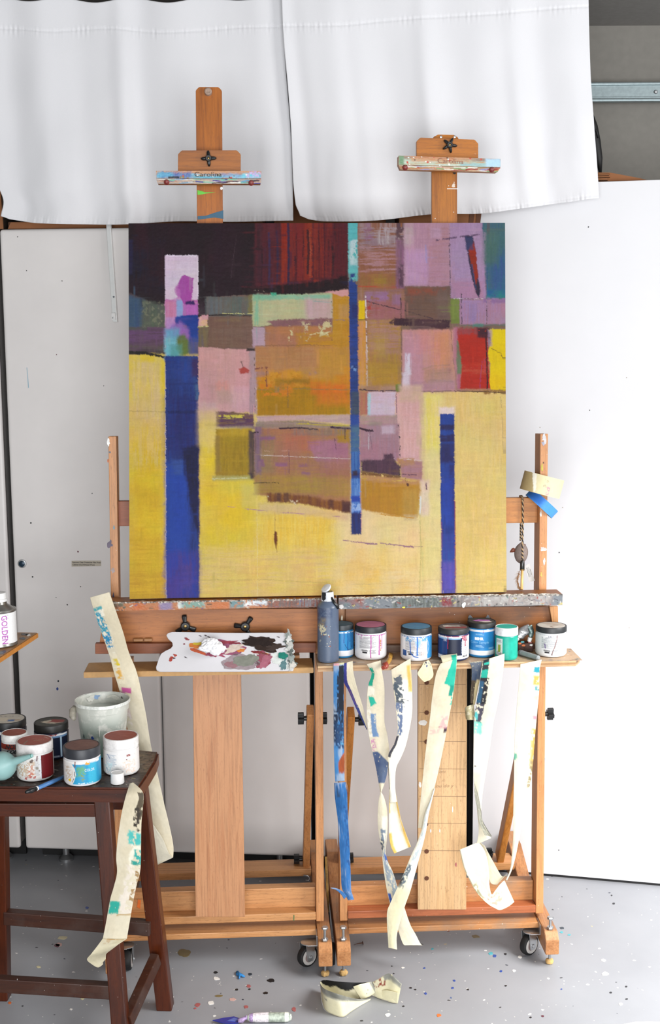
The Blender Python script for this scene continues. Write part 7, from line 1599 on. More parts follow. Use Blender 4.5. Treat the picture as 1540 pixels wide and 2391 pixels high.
# ================================================================== TAPE ROLLS, CAT TOY
def tape_roll(name, label, uc, vc, d, rx_, wid, rot, base, spots, inner, cth=.007):
    """a roll hung over the post: axis almost upright, seen from the side"""
    c = PD(uc, vc, d); ax = (Vector((math.sin(rot), 0, math.cos(rot)))); ax = Vector((ax.x, (.115 * ax.z - .17 * ax.x) + (.05 if rot > .5 else -.004), ax.z)).normalized()
    t = thing(name, c, label, 'tape roll'); q = UZ.rotation_difference(ax); na = 120; nh = 24
    A_, H_ = np.meshgrid(np.linspace(-math.pi, math.pi, na), np.linspace(-wid / 2, wid / 2, nh))
    K = Canvas(A_ * rx_ * 1000, H_ * 1000 + wid * 500, base, 1.0); spots(K)
    pts = np.stack([rx_ * np.sin(A_), -rx_ * np.cos(A_), H_], -1).reshape(-1, 3); R = np.array(q.to_matrix()); V = pts @ R.T + np.array(c)
    mk('roll_face', V, grid_faces(nh, na)[:, ::-1].copy(), M_tape, t, True, colors=K.C.reshape(-1, 3))
    prof = [(rx_ - .0002, -wid / 2), (rx_ - .0002, wid / 2), (rx_ - .006, wid / 2), (rx_ - .006, -wid / 2), (rx_ - .0002, -wid / 2)]
    lathe('roll_core', [(rx_ - .0003, -wid / 2 + .0001), (rx_ - .0003, wid / 2 - .0001), (rx_ - cth, wid / 2 - .0001), (rx_ - cth, -wid / 2 + .0001), (rx_ - .0003, -wid / 2 + .0001)], c, plain('core_' + inner.strip('#'), inner, .8), t, 64, ax, True, False)
    return t
tape_roll('tape_roll', 'wide cream roll of masking tape hooked over the right easel post', 1264.5, 1131.5, 3.047, .0505, .047, .26, '#dcd2aa', lambda K: (K.patch([(-90, -2), (-26, -2), (-32, 26), (-43, 50), (-90, 50)], '#b4a074', soft=1, rough=2), K.patch([(-24, 0), (-20, 8), (-30, 50), (-43, 50)], '#f0ecdc', soft=1, rough=1.5), K.patch((4, 2, 12, 22), '#c4889c', dry=.35, soft=1.5, rough=3), K.patch((-6, 10, 4, 47), '#a89c84', dry=.6, soft=2)), '#c0a878')
tape_roll('tape_roll', 'blue roll of painter tape under the cream roll, slanting on the post', 1264, 1175, 3.0445, .0435, .0235, .74, '#4f94dc', lambda K: K.patch((-60, 0, -8, 24), '#2f68b8', soft=8, rough=3), '#8c8474', .0014)
# cat toy wand hung on the upper cross bar
ct = thing('cat_toy', PD(1217, 1280, 3.0), 'grey toy mouse with a feather tail on a cord, hung on the right cross bar', 'cat toy')
cd = 3.034
def twist(name, pts, r, m1, m2, parent, n=140):
    P_ = [Vector(p) for p in pts]; out = []
    for i in range(n):
        f = i / (n - 1) * (len(P_) - 1); k = min(int(f), len(P_) - 2); out.append(P_[k].lerp(P_[k + 1], f - k))
    for ph, m in ((0, m1), (math.pi, m2)):
        tube(name, [p + Vector((math.cos(i * .9 + ph), math.sin(i * .9 + ph), 0)) * r * .55 for i, p in enumerate(out)], r * .72, m, parent, 6)
mc1, mc2 = plain('dark_cord', '#2c2624', .8), plain('tan_cord', '#b09470', .8)
twist('cord', [W(S(1217, 1162, 3.05), 3.052, SZ(1218, 1162, 3.045)[1] + .0042), W(S(1218, 1162, 3.04), 3.039, SZ(1218, 1162, 3.045)[1] + .003), PD(1219.5, 1167, cd), PD(1220, 1220, cd), PD(1219, 1280, cd - .02), PD(1219, 1316, cd - .03)], .0022, mc1, mc2, ct)
twist('cord', [W(S(1217, 1162, 3.05), 3.052, SZ(1218, 1162, 3.045)[1] + .0042), W(S(1216, 1162, 3.05), 3.0665, SZ(1218, 1162, 3.045)[1] + .002), PD(1215, 1225, 3.068), PD(1214.5, 1262, cd + .004)], .0021, mc1, mc2, ct, 110)
# mouse body
bm = bmesh.new(); bmesh.ops.create_uvsphere(bm, u_segments=40, v_segments=28, radius=1)
for v in bm.verts:
    z = v.co.z; k = 1.0 if z < 0 else (1 - z) ** .5 * (1 + z * .55) if z < 1 else 0
    v.co.x *= k if z > 0 else 1; v.co.y *= k if z > 0 else 1
cM = PD(1216, 1290, cd)
for v in bm.verts:
    v.co += v.co.normalized() * .02 * mnoise.noise(v.co * 14)
bmesh.ops.transform(bm, matrix=Matrix.Translation(cM) @ Matrix.Rotation(.06, 4, 'Y') @ Matrix.Diagonal((.0172, .0165, .0275, 1)), verts=bm.verts[:])
fur = plain('grey_felt_fur', '#8a7c76', .95, var=.35, bs=1.0, scale=900)
mouse = from_bm('mouse_body', bm, fur, ct, True)
leath = plain('brown_leather', '#6e3a28', .5, var=.15)
fe = lambda u, v: PD(u, v, cd - .004)
prism('ear', [fe(1202, 1281), fe(1199, 1279), fe(1195, 1280), fe(1191.5, 1285), fe(1189.5, 1290), fe(1195, 1290), fe(1200, 1289), fe(1204, 1287)], EB * .0016, leath, ct, .0004, True)
prism('ear', [fe(1223, 1272), fe(1226, 1270), fe(1227, 1273), fe(1225, 1277)], EB * .0016, leath, ct, .0003, True)
cap0 = PD(1218.5, 1329, cd - .03); cap1 = PD(1218.5, 1308, cd - .03)
lathe('black_ferrule', [(.0055, 0), (.0058, .001), (.0056, .017), (.0038, .0215), (.0001, .023)], cap0, plain('black_rubber_cap', '#23241f', .25, var=.1), ct, 24)
lathe('ferrule_ring', [(.0056, -.003), (.006, -.002), (.006, 0), (.0054, .0005)], cap0, plain('brass', '', .3), ct, 24)
wand_b = Vector(PD(1217, 1391, 2.975)); zt_ = ZLEDGE + .0035
wb = PD(1217, 1391, 2.976); wb.z = zt_
tube('wooden_wand', [cap0 + UZ * .001, wb], .0034, plain('bamboo_stick', '#d8b070', .5, var=.06), ct, 16)
rngf = random.Random(12)
fpar = None
bmv = []; bmf = []
quill = [fe(1212, 1332), fe(1207, 1350), fe(1210, 1368), fe(1218, 1378), fe(1226, 1386)]
for i in range(260):
    t_ = rngf.random() ** .8; k = min(int(t_ * 3.2), 3); p = quill[k].lerp(quill[k + 1] if k < 4 else quill[4], t_ * 3.2 - k)
    ln = rngf.uniform(.006, .015) * (1 - .55 * t_); dr = Vector((-1 + .35 * rngf.uniform(-1, 1) + (1.4 * t_), rngf.uniform(-.3, .3), -.55 + rngf.uniform(-.5, .5))).normalized()
    if rngf.random() < .18: dr.x = abs(dr.x) * .5
    w = Vector((.0004, 0, .0004)); m = p + dr * ln * .55 + Vector((0, 0, -.0012)); e = p + dr * ln + Vector((0, 0, -.003)); b = len(bmv)
    bmv += [p - w, p + w, m + w, m - w, e]; bmf += [(b, b + 1, b + 2, b + 3), (b + 3, b + 2, b + 4)]
o = mk('feather', bmv, bmf, plain('tan_feather', '#a8805c', .8, var=.1, bs=0), ct)
tube('feather_quill', quill, .0006, plain('dark_quill', '#4a2c20', .5), ct, 6, [.0005, .0006, .0008, .0009, .0003])
tgp = lambda u, v: PD(u, v, cd - .012)
lab = prism('label_tag', [tgp(1224, 1322), tgp(1235, 1315), tgp(1248, 1356), tgp(1235, 1359)], EB * .0005, plain('tag_paper', '#c4c2be', .7, var=.03), ct)
for k, (u, v, l) in enumerate(((1228, 1326, 22), (1230, 1325, 22), (1232, 1324, 22), (1236, 1328, 14))):
    prism('tag_print', [tgp(u, v), tgp(u + .8, v - .2), tgp(u + .8 + l * .3, v + l - .2), tgp(u + l * .3, v + l)], -EB * .0002, M_ink if k in (0, 3) else plain('grey_ink', '#8c8c8c', .7), lab)

# ================================================================== STOOL WITH JARS
ZST = .62
st_w = wood('dark_stool_wood', 0, '#502410', '#36160a', rough=.35, pore='#200c08', splat=.5)
st_l = wood('dark_stool_leg', 2, '#502410', '#36160a', rough=.32, pore='#200c08', splat=.5)
st_r = wood('dusty_stool_rail', 0, '#402012', '#30140c', rough=.5, pore='#200c08', splat=.5, dirt='#4a3c36')
stool = thing('stool', (-.6, 2.62, 0), 'dark brown wooden stool at lower left with a paint-caked seat full of jars', 'stool')
zs = lambda u, v: PZ(u, v, ZST)
sc_ = [zs(-40, 1835), zs(323, 1841), zs(345, 1808), zs(364, 1776), zs(371, 1755), zs(330, 1751), zs(-40, 1742)]
sc_[0].x = sc_[6].x = -.865
prism('seat', sc_, -UZ * .033, st_w, stool, .004)
def seat_paint(X, Y):
    K = Canvas(X, Y, '#3a2e28', 1.0); rr = random.Random(9); K._paint(.6 * sst(.4, .7, K.bl), '#2a2422')
    K.patch((X.max() - 60, Y.max() - 120, X.max(), Y.max()), '#7a6450', '#4c4440', soft=5, rough=8, dry=.35)
    for k in range(420):
        x = rr.uniform(X.min(), X.max()); y = rr.uniform(Y.min(), Y.max()); K.line([(x, y), (x + rr.uniform(-9, 9), y + rr.uniform(-3, 3))], rr.uniform(.8, 3.4), rr.choice(['#8a8478', '#1c1614', '#5a4a40', '#c8c0b0', '#6c4034', '#3c4c4c', '#241c1a', '#988c60']), rough=2, a=.7)
    return K.C
nu, nv = 260, 130; xs_ = np.linspace(-.855, -.36, nu); ys_ = np.linspace(2.535, 2.74, nv); GX, GYY = np.meshgrid(xs_, ys_)
Cs = seat_paint(GX * 1000, GYY * 1000)
# keep to the seat outline: right side follows the slanting end
xr = np.interp(ys_, [sc_[1].y, sc_[2].y, sc_[3].y, sc_[4].y], [sc_[1].x, sc_[2].x, sc_[3].x, sc_[4].x]) - .005
yb0 = sc_[0].y + .006; yb1 = sc_[1].y + .006
V = np.zeros((nv, nu, 3))
for j in range(nv):
    f = j / (nv - 1)
    for i in range(nu):
        g = i / (nu - 1); y0_ = sc_[0].y * (1 - g) + sc_[1].y * g + .005; y1_ = sc_[6].y * (1 - g) + sc_[4].y * g - .006; y = y0_ + (y1_ - y0_) * f
        x1_ = float(np.interp(y, [sc_[1].y, sc_[2].y, sc_[3].y, sc_[4].y], [sc_[1].x, sc_[2].x, sc_[3].x, sc_[4].x])) - .005
        x = -.858 + (x1_ + .858) * g; V[j, i] = (x, y, ZST + .0002 + .0005 * mnoise.noise(Vector((x * 90, y * 90, 2))))
mk('seat_paint', V.reshape(-1, 3), grid_faces(nv, nu)[:, ::-1].copy(), painted('caked_seat', .4, .5, 90), stool, True, colors=Cs.reshape(-1, 3))
LW = .034
def leg(T_, Bp, w=LW):
    d = (Vector(Bp) - Vector(T_)).normalized(); Bz = Vector(T_) + d * ((T_.z) / -d.z)
    h = Vector((1, -.05, 0)).normalized() * w / 2; k = Vector((.05, 1, 0)).normalized() * w / 2; T_ = Vector(T_)
    c = [Bz - h - k, Bz + h - k, Bz + h + k, Bz - h + k, T_ - h - k, T_ + h - k, T_ + h + k, T_ - h + k]
    return hexa('leg', c, st_l, stool, .0025)
FRt = PY(241, 1879, 2.578); FRt.z = ZST - .034; FRb = PY(281, 2391, 2.535)
RRt = PY(322, 1850, 2.70); RRt.z = ZST - .034; RRb = PZ(386, 2352, 0)
RLt = PY(0, 1850, 2.715); RLt.z = ZST - .034; RLb = PZ(6, 2330, 0); FLt = FRt + (RLt - RRt); FLb = FRb + (RLb - RRb) * .98
leg(FRt, FRb); leg(RRt, RRb, .036); leg(RLt, RLb); leg(FLt, FLb)
def rail(nm, A, Bp, h, t, m=st_r): return bar(nm, A, Bp, h, t, UZ, m, stool, .002)
rail('apron', PY(-60, 1888, 2.585), PY(224, 1889, 2.575), .03, .018, st_w); rail('apron', PY(20, 1872, 2.712), PY(312, 1873, 2.70), .03, .018, st_w)
rail('stretcher', PY(12, 2140, 2.748), PY(352, 2166, 2.705), .032, .024); rail('stretcher', PY(-70, 2292, 2.565), PY(262, 2313, 2.538), .032, .022)
rail('stretcher', PY(364, 2238, 2.695), PY(297, 2385, 2.545), .034, .020); rail('stretcher', FLb + Vector((0, .02, .16)), RLb + Vector((0, -.02, .18)), .034, .020)
sf = lambda u, v: PY(u, v, sc_[1].y - .0002)
for (u, v, a, b_, k) in ((200, 1850, 1.4, 6, 'white'), (250, 1857, 14, 5, 'grey'), (96, 1852, 1.2, 3, 'white'), (215, 1853, 1.5, 6, 'blue')):
    blob('paint_drip', u, v, a, b_, lambda x, y: PY(x, y, sc_[1].y + .0145), (0, -1, 0), SPOTM[k], stool, th=.0005, n=14) if False else None
for (u, v, a, b_) in ((41, 2300, 1.6, 14), (88, 2307, 1.6, 12)):
    blob('paint_drip', u, v, a, b_, lambda x, y: PY(x, y, 2.5475), (0, -1, 0), M_white, stool, th=.0012, n=16, rag=.4)
for (u, v, a, b_) in ((287, 2225, 2.2, 14), (300, 2303, 3, 7), (291, 2250, 1.4, 10), (303, 2385, 2, 12)):
    blob('paint_drip', u, v, a, b_, lambda x, y: PY(x, y, 2.532), (0, -1, 0), plain('pale_drip', '#cfa890', .4), stool, th=.001, n=16, rag=.4) if False else None

onS = lambda u, v: PZ(u, v, ZST + .0012)
G2 = 'paint jars on the stool'
RUST = '#93463a'
def rtop(c1, c2): return lambda K: K.patch((-60, -60, 60, 60), c1, c2, soft=1, rough=3)
def tpe(K): K.patch((-60, -60, 60, 60), '#cfcabd', soft=1); K.patch((-10, 4, 30, 16), '#b8a48c', dry=.4, soft=2); K.patch((2, 8, 18, 20), '#4c74ac', soft=1, rough=3); K.line([(-26, -16), (20, -20)], 3, '#2c2c30', dry=.5); K.patch((-30, -6, 0, 20), '#dcd4c0', soft=2)
def pe(X, Y):
    K = Canvas(X, Y, '#1c2644', .4); K.patch((-50, -3, 50, 7), '#d8dade', soft=.4, rough=.4); K.patch((30, 0, 50, 60), '#c0c4cc', soft=1, dry=.4); return K.C, np.zeros(X.shape)
jar('paint_jar', 'navy jar cut by the left edge, black lid covered in cream paint', 'jar', G2, 23, 1766, 1677, 82, onS, '#1c2644', '#1e1f20', '#cfcabd', pe, lidh=.016, toppaint=tpe)
def pd(X, Y):
    K = Canvas(X, Y, '#141a30', .4); K.patch((-50, -3, 50, 4), '#dcdee2', soft=.4, rough=.4); K.patch((-50, 4, 50, 8), '#6c90b8', soft=.4, rough=.3, a=.9); K.patch((-50, 4, -30, 60), '#243c74', soft=.6); K.patch((-40, -2, 20, 3), '#9c2c34', dry=.42, soft=.6, rough=2); dash_print(K, 8, 30, 50, 54, 1.6, '#9ca4b4', random.Random(1)); LP(K, 28, 6, 32, 60, '#9cb4c8')
    return K.C, np.zeros(X.shape)
def tpd(K): K.patch((-60, -60, 60, 60), '#3c3c34', soft=1); K.patch([(-24, 2), (-4, -14), (16, 0), (30, 4), (10, 16), (-14, 10)], '#c8bca8', soft=1, rough=2); K.patch([(-2, -18), (30, -14), (28, 4), (12, 8), (2, 2), (-8, 8), (0, -6)], '#9c3c34', soft=1, rough=2)
_, bd, rd, Hd, ldd = jar('paint_jar', 'dark navy jar at the stool back, black lid with red and cream patch', 'jar', G2, 122.5, 1776, 1684, 79, onS, '#141a30', '#22211f', '#3c3c34', pd, lidh=.016, toppaint=tpd)
def pf_(X, Y):
    K = Canvas(X, Y, '#8c2c20', .4); K.patch((-50, 12, 50, 60), '#b8b8b8', soft=.4, rough=.4); return K.C, np.zeros(X.shape)
tf, bf, rf_, Hf, _ = jar('paint_jar', 'small jar with a white lid topped in rust, behind the blue rubber bulb', 'jar', G2, 37, 1801, 1709, 60, onS, '#d8d8d8', '#d9d8d6', RUST, pf_, lidh=.015, toppaint=rtop('#8c4434', '#9c5040'))
text_cyl('print', 'NOVA', .0135, bf, rf_, 6, .055, M_ink, tf, shear=.35, bold=.0006, width=.036)
text_cyl('print', 'COLOR', .0115, bf, rf_, 14, .044, M_ink, tf, shear=.35, bold=.0006, width=.038)
def pa(X, Y):
    K = Canvas(X, Y, '#dad8d4', .4); LP(K, 22, -2, 60, 60, '#6c1c20'); LP(K, 18, -2, 22, 60, '#dcdce0'); dash_print(K, 8, 18, 6, 44, 1.5, '#a8a8ac', random.Random(3)); K.patch((-40, 10, 8, 50), '#b89c7c', dry=.5, soft=4, a=.8, rough=5); K.patch((-6, 20, 6, 46), '#c07860', dry=.55, soft=3, rough=4); K.patch((-20, 44, 10, 56), '#a84440', dry=.55, soft=1.5)
    K.spots(3, random.Random(5), (-4, 8, 4, 12), (2, 4), ['#6c5c54', '#8c8c64']); K.spots(3, random.Random(2), (10, 26, 18, 34), (2, 4), ['#8c8478']); K.line([(0, 34), (-3, 48)], 1.4, '#b83c34'); K.line([(14, 0), (13, 10)], 2.4, '#5c2c38', rough=.3); K.spots(10, random.Random(4), (-30, 0, 34, 50), (.5, 1.4), ['#6c2c34', '#4c4c54']); return K.C, np.zeros(X.shape)
def tpa(K): K.patch((-60, -60, 60, 60), '#9c5248', '#a8584c', soft=1); K.line([(-16, 26), (-14, 4)], 1.4, '#7c9484'); K.line([(-6, -10), (20, -2)], 1, '#b8a47c', dry=.4); K.line([(16, -22), (28, -12)], 1.4, '#c8c0a8', dry=.3); K.line([(0, 2), (12, 4)], 2, '#8ca07c', dry=.4)
jar('paint_jar', 'smeared white jar with rust-red lid and dark red label edge beside the bulb', 'jar', G2, 84, 1826.5, 1727, 85, onS, '#dcdad8', '#d8d3d2', '#9c5248', pa, lidh=.020, toppaint=tpa)
def pb(X, Y):
    K = Canvas(X, Y, '#2f93bc', .4); K.patch((-50, -3, 50, 6), '#e0dedc', soft=.5, rough=.8); K.patch([(-50, 4), (-16, 4), (-8, 16), (-6, 30), (-12, 46), (-20, 56), (-50, 60)], '#d8d4d0', soft=.5, rough=.6); K.patch((-34, 12, -14, 44), '#b09478', dry=.5, soft=3, rough=4, a=.7)
    K.patch((-6, 10, 14, 32), '#5c9c7c', soft=2, rough=5, dry=.4); K.patch((4, 26, 12, 44), '#7c8c54', dry=.5, soft=1.5, rough=3); K.spots(1, random.Random(1), (-22, 40, -20, 42), (4, 4.2), ['#d8b424']); LP(K, -50, 51, 60, 62, '#e0e0e2'); K.patch((20, 4, 40, 50), '#3ca8c8', soft=3); K.line([(-7, -1), (-8, 12)], 2.2, '#7c4438', rough=.4)
    K.line([(-9, 22), (-9, 32)], 1.4, '#2c2c2c'); K.line([(-12, 38), (-16, 46)], 1.6, '#3c3838', dry=.3); K.patch((-2, 47, 30, 49), '#c8dce4', dry=.4, soft=.3); K.patch((14, 2, 24, 8), '#d89c3c', dry=.4, soft=1); return K.C, np.zeros(X.shape)
tb_, bb2, rb2, Hb2, _ = jar('paint_jar', 'blue-labelled jar with brown-topped black lid at the stool front', 'jar', G2, 194, 1838, 1738, 86, onS, '#dcdadc', '#2c2e34', '#6e4a42', pb, lidh=.021, toppaint=rtop('#6e4a42', '#7a544a'))
text_cyl('print', 'COLOR', .0085, bb2, rb2, 34, .036, M_wtxt, tb_, width=.022)
def pc(X, Y):
    K = Canvas(X, Y, '#dfdcd9', .4); dash_print(K, -32, -4, 8, 34, 2, '#7c94a8', random.Random(3)); K.patch((-40, 26, -14, 52), '#b8d0d4', dry=.45, soft=3); K.line([(-26, 8), (-20, 16)], 1.6, '#2c4484'); K.patch((18, 8, 40, 12), '#8c4444', dry=.5, soft=.6); K.patch((10, 20, 40, 50), '#dcc0ac', dry=.5, soft=4, a=.7); K.spots(1, random.Random(1), (18, 18, 19, 19), (1.6, 1.8), ['#6c2c2c'])
    dash_print(K, -16, 10, 42, 47, 1.8, '#9cacb4', random.Random(8)); K.line([(-30, 38), (-26, 48)], 1.2, '#44648c'); return K.C, np.zeros(X.shape)
jar('paint_jar', 'clean white jar with rust-red lid at the stool right, behind the small cap', 'jar', G2, 284.5, 1814, 1716, 83, onS, '#e0dedc', '#dedbd9', RUST, pc, lidh=.021, toppaint=rtop('#93463a', '#9c4e40'))
# translucent bucket
P0 = onS(243, 1772); dep = (P0 - CAM).dot(FWD); rR = 64 / F_PX * dep; hd = Vector((P0.x, P0.y, 0)).normalized(); bk_ = P0 + hd * (rR * .80)
Hk = hit(242, 1633, bk_, hd).z - bk_.z
bu = thing('bucket', bk_, 'cloudy translucent plastic bucket of paint water behind the jars on the stool', 'bucket')
def bucket_mat():
    m, nt, lk, b = newmat('cloudy_plastic'); v = coords(nt, lk, (1, 1, 1)); n = noise(nt, lk, v, 55, 5); n2 = noise(nt, lk, v, 9, 3)
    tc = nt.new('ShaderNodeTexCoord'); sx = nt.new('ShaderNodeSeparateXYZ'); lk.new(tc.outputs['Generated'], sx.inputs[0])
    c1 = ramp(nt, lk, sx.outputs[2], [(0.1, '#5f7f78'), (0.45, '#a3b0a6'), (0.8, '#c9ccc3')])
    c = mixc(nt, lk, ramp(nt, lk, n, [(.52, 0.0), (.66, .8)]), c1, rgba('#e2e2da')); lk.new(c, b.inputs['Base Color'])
    b.inputs['Roughness'].default_value = .35; b.inputs['Transmission Weight'].default_value = .12; bump(nt, lk, n, b, .3); return m
M_bk = bucket_mat(); rb = rR * .78
w_ = .0016; zr = Hk - .022
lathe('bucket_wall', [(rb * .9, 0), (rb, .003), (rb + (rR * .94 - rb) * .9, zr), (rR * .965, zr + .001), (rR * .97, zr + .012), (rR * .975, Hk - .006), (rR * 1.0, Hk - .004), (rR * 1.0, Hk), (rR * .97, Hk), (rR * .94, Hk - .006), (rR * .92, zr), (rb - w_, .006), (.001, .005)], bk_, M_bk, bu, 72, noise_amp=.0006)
lathe('rim_crust', [(rR * 1.003, Hk - .006), (rR * 1.006, Hk - .001), (rR * .99, Hk + .0012), (rR * .965, Hk + .0004)], bk_, plain('rim_paint', '#d5d8d2', .4, var=.25, bs=.6, scale=120), bu, 72, caps=False, noise_amp=.0016)
lathe('water', [(.001, Hk * .80), (rR * .90, Hk * .80)], bk_, plain('milky_water', '#b9c0ba', .08, var=.03, bs=0), bu, 48, caps=False)
def fB(rr_, z_):
    return lambda u, v: bk_ + Vector((math.sin((u - 242) / 64) * rr_, -math.cos((u - 242) / 64) * rr_, z_ - (v) * .001))
wallfn = lambda u, v: bk_ + Vector((math.sin((u - 242) / 60) * (rb + (rR * .94 - rb) * .9 * ((hit(242, v, bk_, hd).z - bk_.z) / zr) + .0006), -math.cos((u - 242) / 60) * (rb + (rR * .94 - rb) * .9 * ((hit(242, v, bk_, hd).z - bk_.z) / zr) + .0006), hit(242, v, bk_, hd).z - bk_.z))
for (u, v, a, b_, k) in ((225, 1697, 4, 6, 'blue'), (196, 1697, 1.6, 4, 'grey'), (211, 1704, 1.4, 2, 'black'), (244, 1680, .8, 12, 'white'), (272, 1700, 2, 2, 'black'), (203, 1720, 1.6, 2, 'grey')):
    blob('paint_dab', u, v + 10, a, b_, wallfn, (0, -1, .05), SPOTM[k], bu, th=.0007, n=14, rag=.4)
inn = lambda u, v: (lambda h_: bk_ + Vector((math.sin((u - 242) / 66) * rR * .915, math.cos((u - 242) / 66) * rR * .915, h_)))(Hk - (v - 1612) * .00075 - .004)
for (u, v, a, b_, k) in ((200, 1622, 13, 10, 'white'), (214, 1618, 10, 6, 'blue'), (262, 1620, 22, 6, 'cream'), (290, 1618, 4, 3, 'grey')):
    blob('inner_smear', u, v, a, b_, inn, (0, -1, .1), plain('inner_' + k, dict(white='#dcdcd4', blue='#8ca8cc', cream='#cfcfc4', grey='#6c6c64')[k], .5, var=.2), bu, th=.0006, n=24, rag=.4)
tube('handle_stub', [bk_ + Vector((-rR * .98, -.01, Hk - .014)), bk_ + Vector((-rR * 1.04, -.018, Hk - .020)), bk_ + Vector((-rR * 1.0, -.03, Hk - .030)), bk_ + Vector((-rR * .92, -.04, Hk - .034))], .006, plain('grimy_plastic', '#a8a294', .5, var=.3, bs=.5, scale=80), bu, 12, [.005, .008, .008, .004])
# small white cap
P0 = onS(274.5, 1833); dep = (P0 - CAM).dot(FWD); r = 16 / F_PX * dep; hd = Vector((P0.x, P0.y, 0)).normalized(); c_ = P0 + hd * r; H_ = hit(274.5, 1803, c_, hd).z - c_.z
cp_ = thing('small_cap', c_, 'small white bottle cap with fine cracks at the front corner of the stool', 'cap')
lathe('cap_body', [(r * .96, 0), (r, .001), (r * .96, H_ - .001), (r * .9, H_), (r * .84, H_ - .001)], c_, plain('cap_white', '#dedcda', .5, var=.04), cp_, 40)
lathe('cap_top', [(r * .84, H_ - .0015), (r * .4, H_ - .002), (.0001, H_ - .002)], c_, plain('cap_pale', '#d4d2d0', .6, var=.06), cp_, 32)
# rubber bulb
P0 = onS(2, 1836); dep = (P0 - CAM).dot(FWD); r = 35 / F_PX * dep
bc = hit(3, 1792, P0 + Vector((0, r, 0)), (0, 1, 0)); bc.z = ZST + .0052 + r * .93
blb = thing('rubber_bulb', Vector((bc.x, bc.y, ZST + .001)), 'pale blue rubber bulb syringe lying at the left end of the stool', 'bulb syringe')
tipP = hit(75, 1764, Vector((0, 2.524, 0)), (0, 1, 0)); axb = (tipP - bc).normalized(); Lb = (tipP - bc).length
M_rub = plain('pale_blue_rubber', '#8fb6b4', .45, var=.04, bs=.06)
lathe('bulb', [(.0001, -r * .98), (r * .35, -r * .93), (r * .68, -r * .72), (r * .9, -r * .38), (r * .98, 0), (r * .93, r * .35), (r * .78, r * .66), (r * .55, r * .92), (r * .36, r * 1.12), (r * .27, r * 1.35), (r * .16, Lb * .9), (r * .12, Lb), (r * .07, Lb + .0015), (.0001, Lb + .0012)], bc, M_rub, blb, 48, axb)
lathe('tip_stain', [(r * .135, Lb - .006), (r * .128, Lb - .0005)], bc, plain('green_stain', '#4c9c84', .5), blb, 24, axb, caps=False)
# brush lying over the front edge
A_ = hit(60, 1853, (0, 2.497, 0), (0, 1, 0)); A_ = PZ(60, 1850, ZST + .007); Bm_ = PZ(86, 1841, ZST + .0062); Cm_ = PZ(152, 1812, ZST + .0062)
pb_ = thing('paint_brush', Bm_, 'blue-handled brush with black ferrule lying in front of the jars on the stool', 'brush')
tube('handle', [Cm_, Cm_.lerp(Bm_, .5), Bm_], .0045, plain('dusty_blue_lacquer', '#4c7ab0', .35, var=.12), pb_, 16, [.0035, .0048, .0042])
tube('ferrule', [Bm_ + (Bm_ - Cm_).normalized() * .001, A_.lerp(Bm_, .5), A_], .005, M_black, pb_, 16, [.0046, .0056, .003])
tube('white_band', [Bm_.lerp(Cm_, .02), Bm_.lerp(Cm_, -.02)], .0049, M_white, pb_, 16)

# ================================================================== SIDE TABLE WITH CAN (left edge)
ZT = .86
tb = thing('side_table', (-.93, 2.9, 0), 'small orange-edged wooden board table cut off by the left edge, holding the can', 'table')
zt4 = lambda u, v: PZ(u, v, ZT)
prism('table_top', [zt4(87, 1477), zt4(0, 1534), zt4(-110, 1606), zt4(-230, 1520), zt4(-120, 1474)], -UZ * .0125, wood('table_board', 0, '#b0855a', '#8c6844', splat=1.2, dirt='#4c443c'), tb, .0008)
nrm_ = (zt4(0, 1534) - zt4(87, 1477)).normalized()
outn = nrm_.cross(UZ); outn = outn if outn.y < 0 else -outn
A_, B_ = zt4(87, 1477) + outn * .0008, zt4(-110, 1606) + outn * .0008
slab('orange_edge', [B_ - UZ * .012, A_ - UZ * .012, A_ - UZ * .0015, B_ - UZ * .0015], outn * .0012, plain('orange_ply_edge', '#d08838', .5, var=.15, scale=60), tb, 0)
bar('pedestal', (-.98, 2.92, .02), (-.98, 2.92, ZT - .0125), .05, .05, (1, 0, 0), wh, tb, .002)
hexa('foot', [(-1.15, 2.84, 0), (-.84, 2.84, 0), (-.84, 3.0, 0), (-1.15, 3.0, 0), (-1.15, 2.84, .02), (-.84, 2.84, .02), (-.84, 3.0, .02), (-1.15, 3.0, .02)], wh, tb, .002)
for (u, v, a, b_, k) in ((57, 1481, 7, 2.4, 'black'), (53, 1491, 8, 3, 'grey'), (66, 1483, 6, 2, 'white'), (5, 1524, 8, 4, 'grey'), (20, 1508, 9, 2, 'black')):
    blob('paint_spot', u, v, a, b_, zt4, UZ, SPOTM[k], tb, th=.0004, n=20, rag=.5)
P0 = PZ(0, 1514, ZT + .0006); dep = (P0 - CAM).dot(FWD); r = 41 / F_PX * dep; hd = Vector((P0.x, P0.y, 0)).normalized(); c_ = P0 + hd * r
zc = lambda v: hit(0, v, c_, hd).z - c_.z
can_ = thing('varnish_can', c_, 'white-labelled metal can with purple lettering and white cap at the far left', 'can')
tin = plain('tin_metal', '#9c9a94', .3, .85, var=.08, bs=.05)
hs = zc(1420)
lathe('can_body', [(r * .97, 0), (r * 1.0, .0015), (r * 1.0, .004), (r * .975, .006), (r * .975, hs - .005), (r * 1.0, hs - .003), (r * 1.0, hs - .0005), (r * .96, hs), (r * .93, hs - .001), (r * .52, hs + .010), (r * .5, hs + .012), (r * .46, hs + .020)], c_, tin, can_, 64)
h1 = zc(1403); h2 = zc(1383)
lathe('screw_cap', [(r * .53, h1), (r * .54, h1 + .001), (r * .54, h1 + .006), (r * .50, h1 + .007), (r * .49, h2 - .002), (r * .46, h2), (r * .1, h2 + .0004)], c_, M_white, can_, 48)
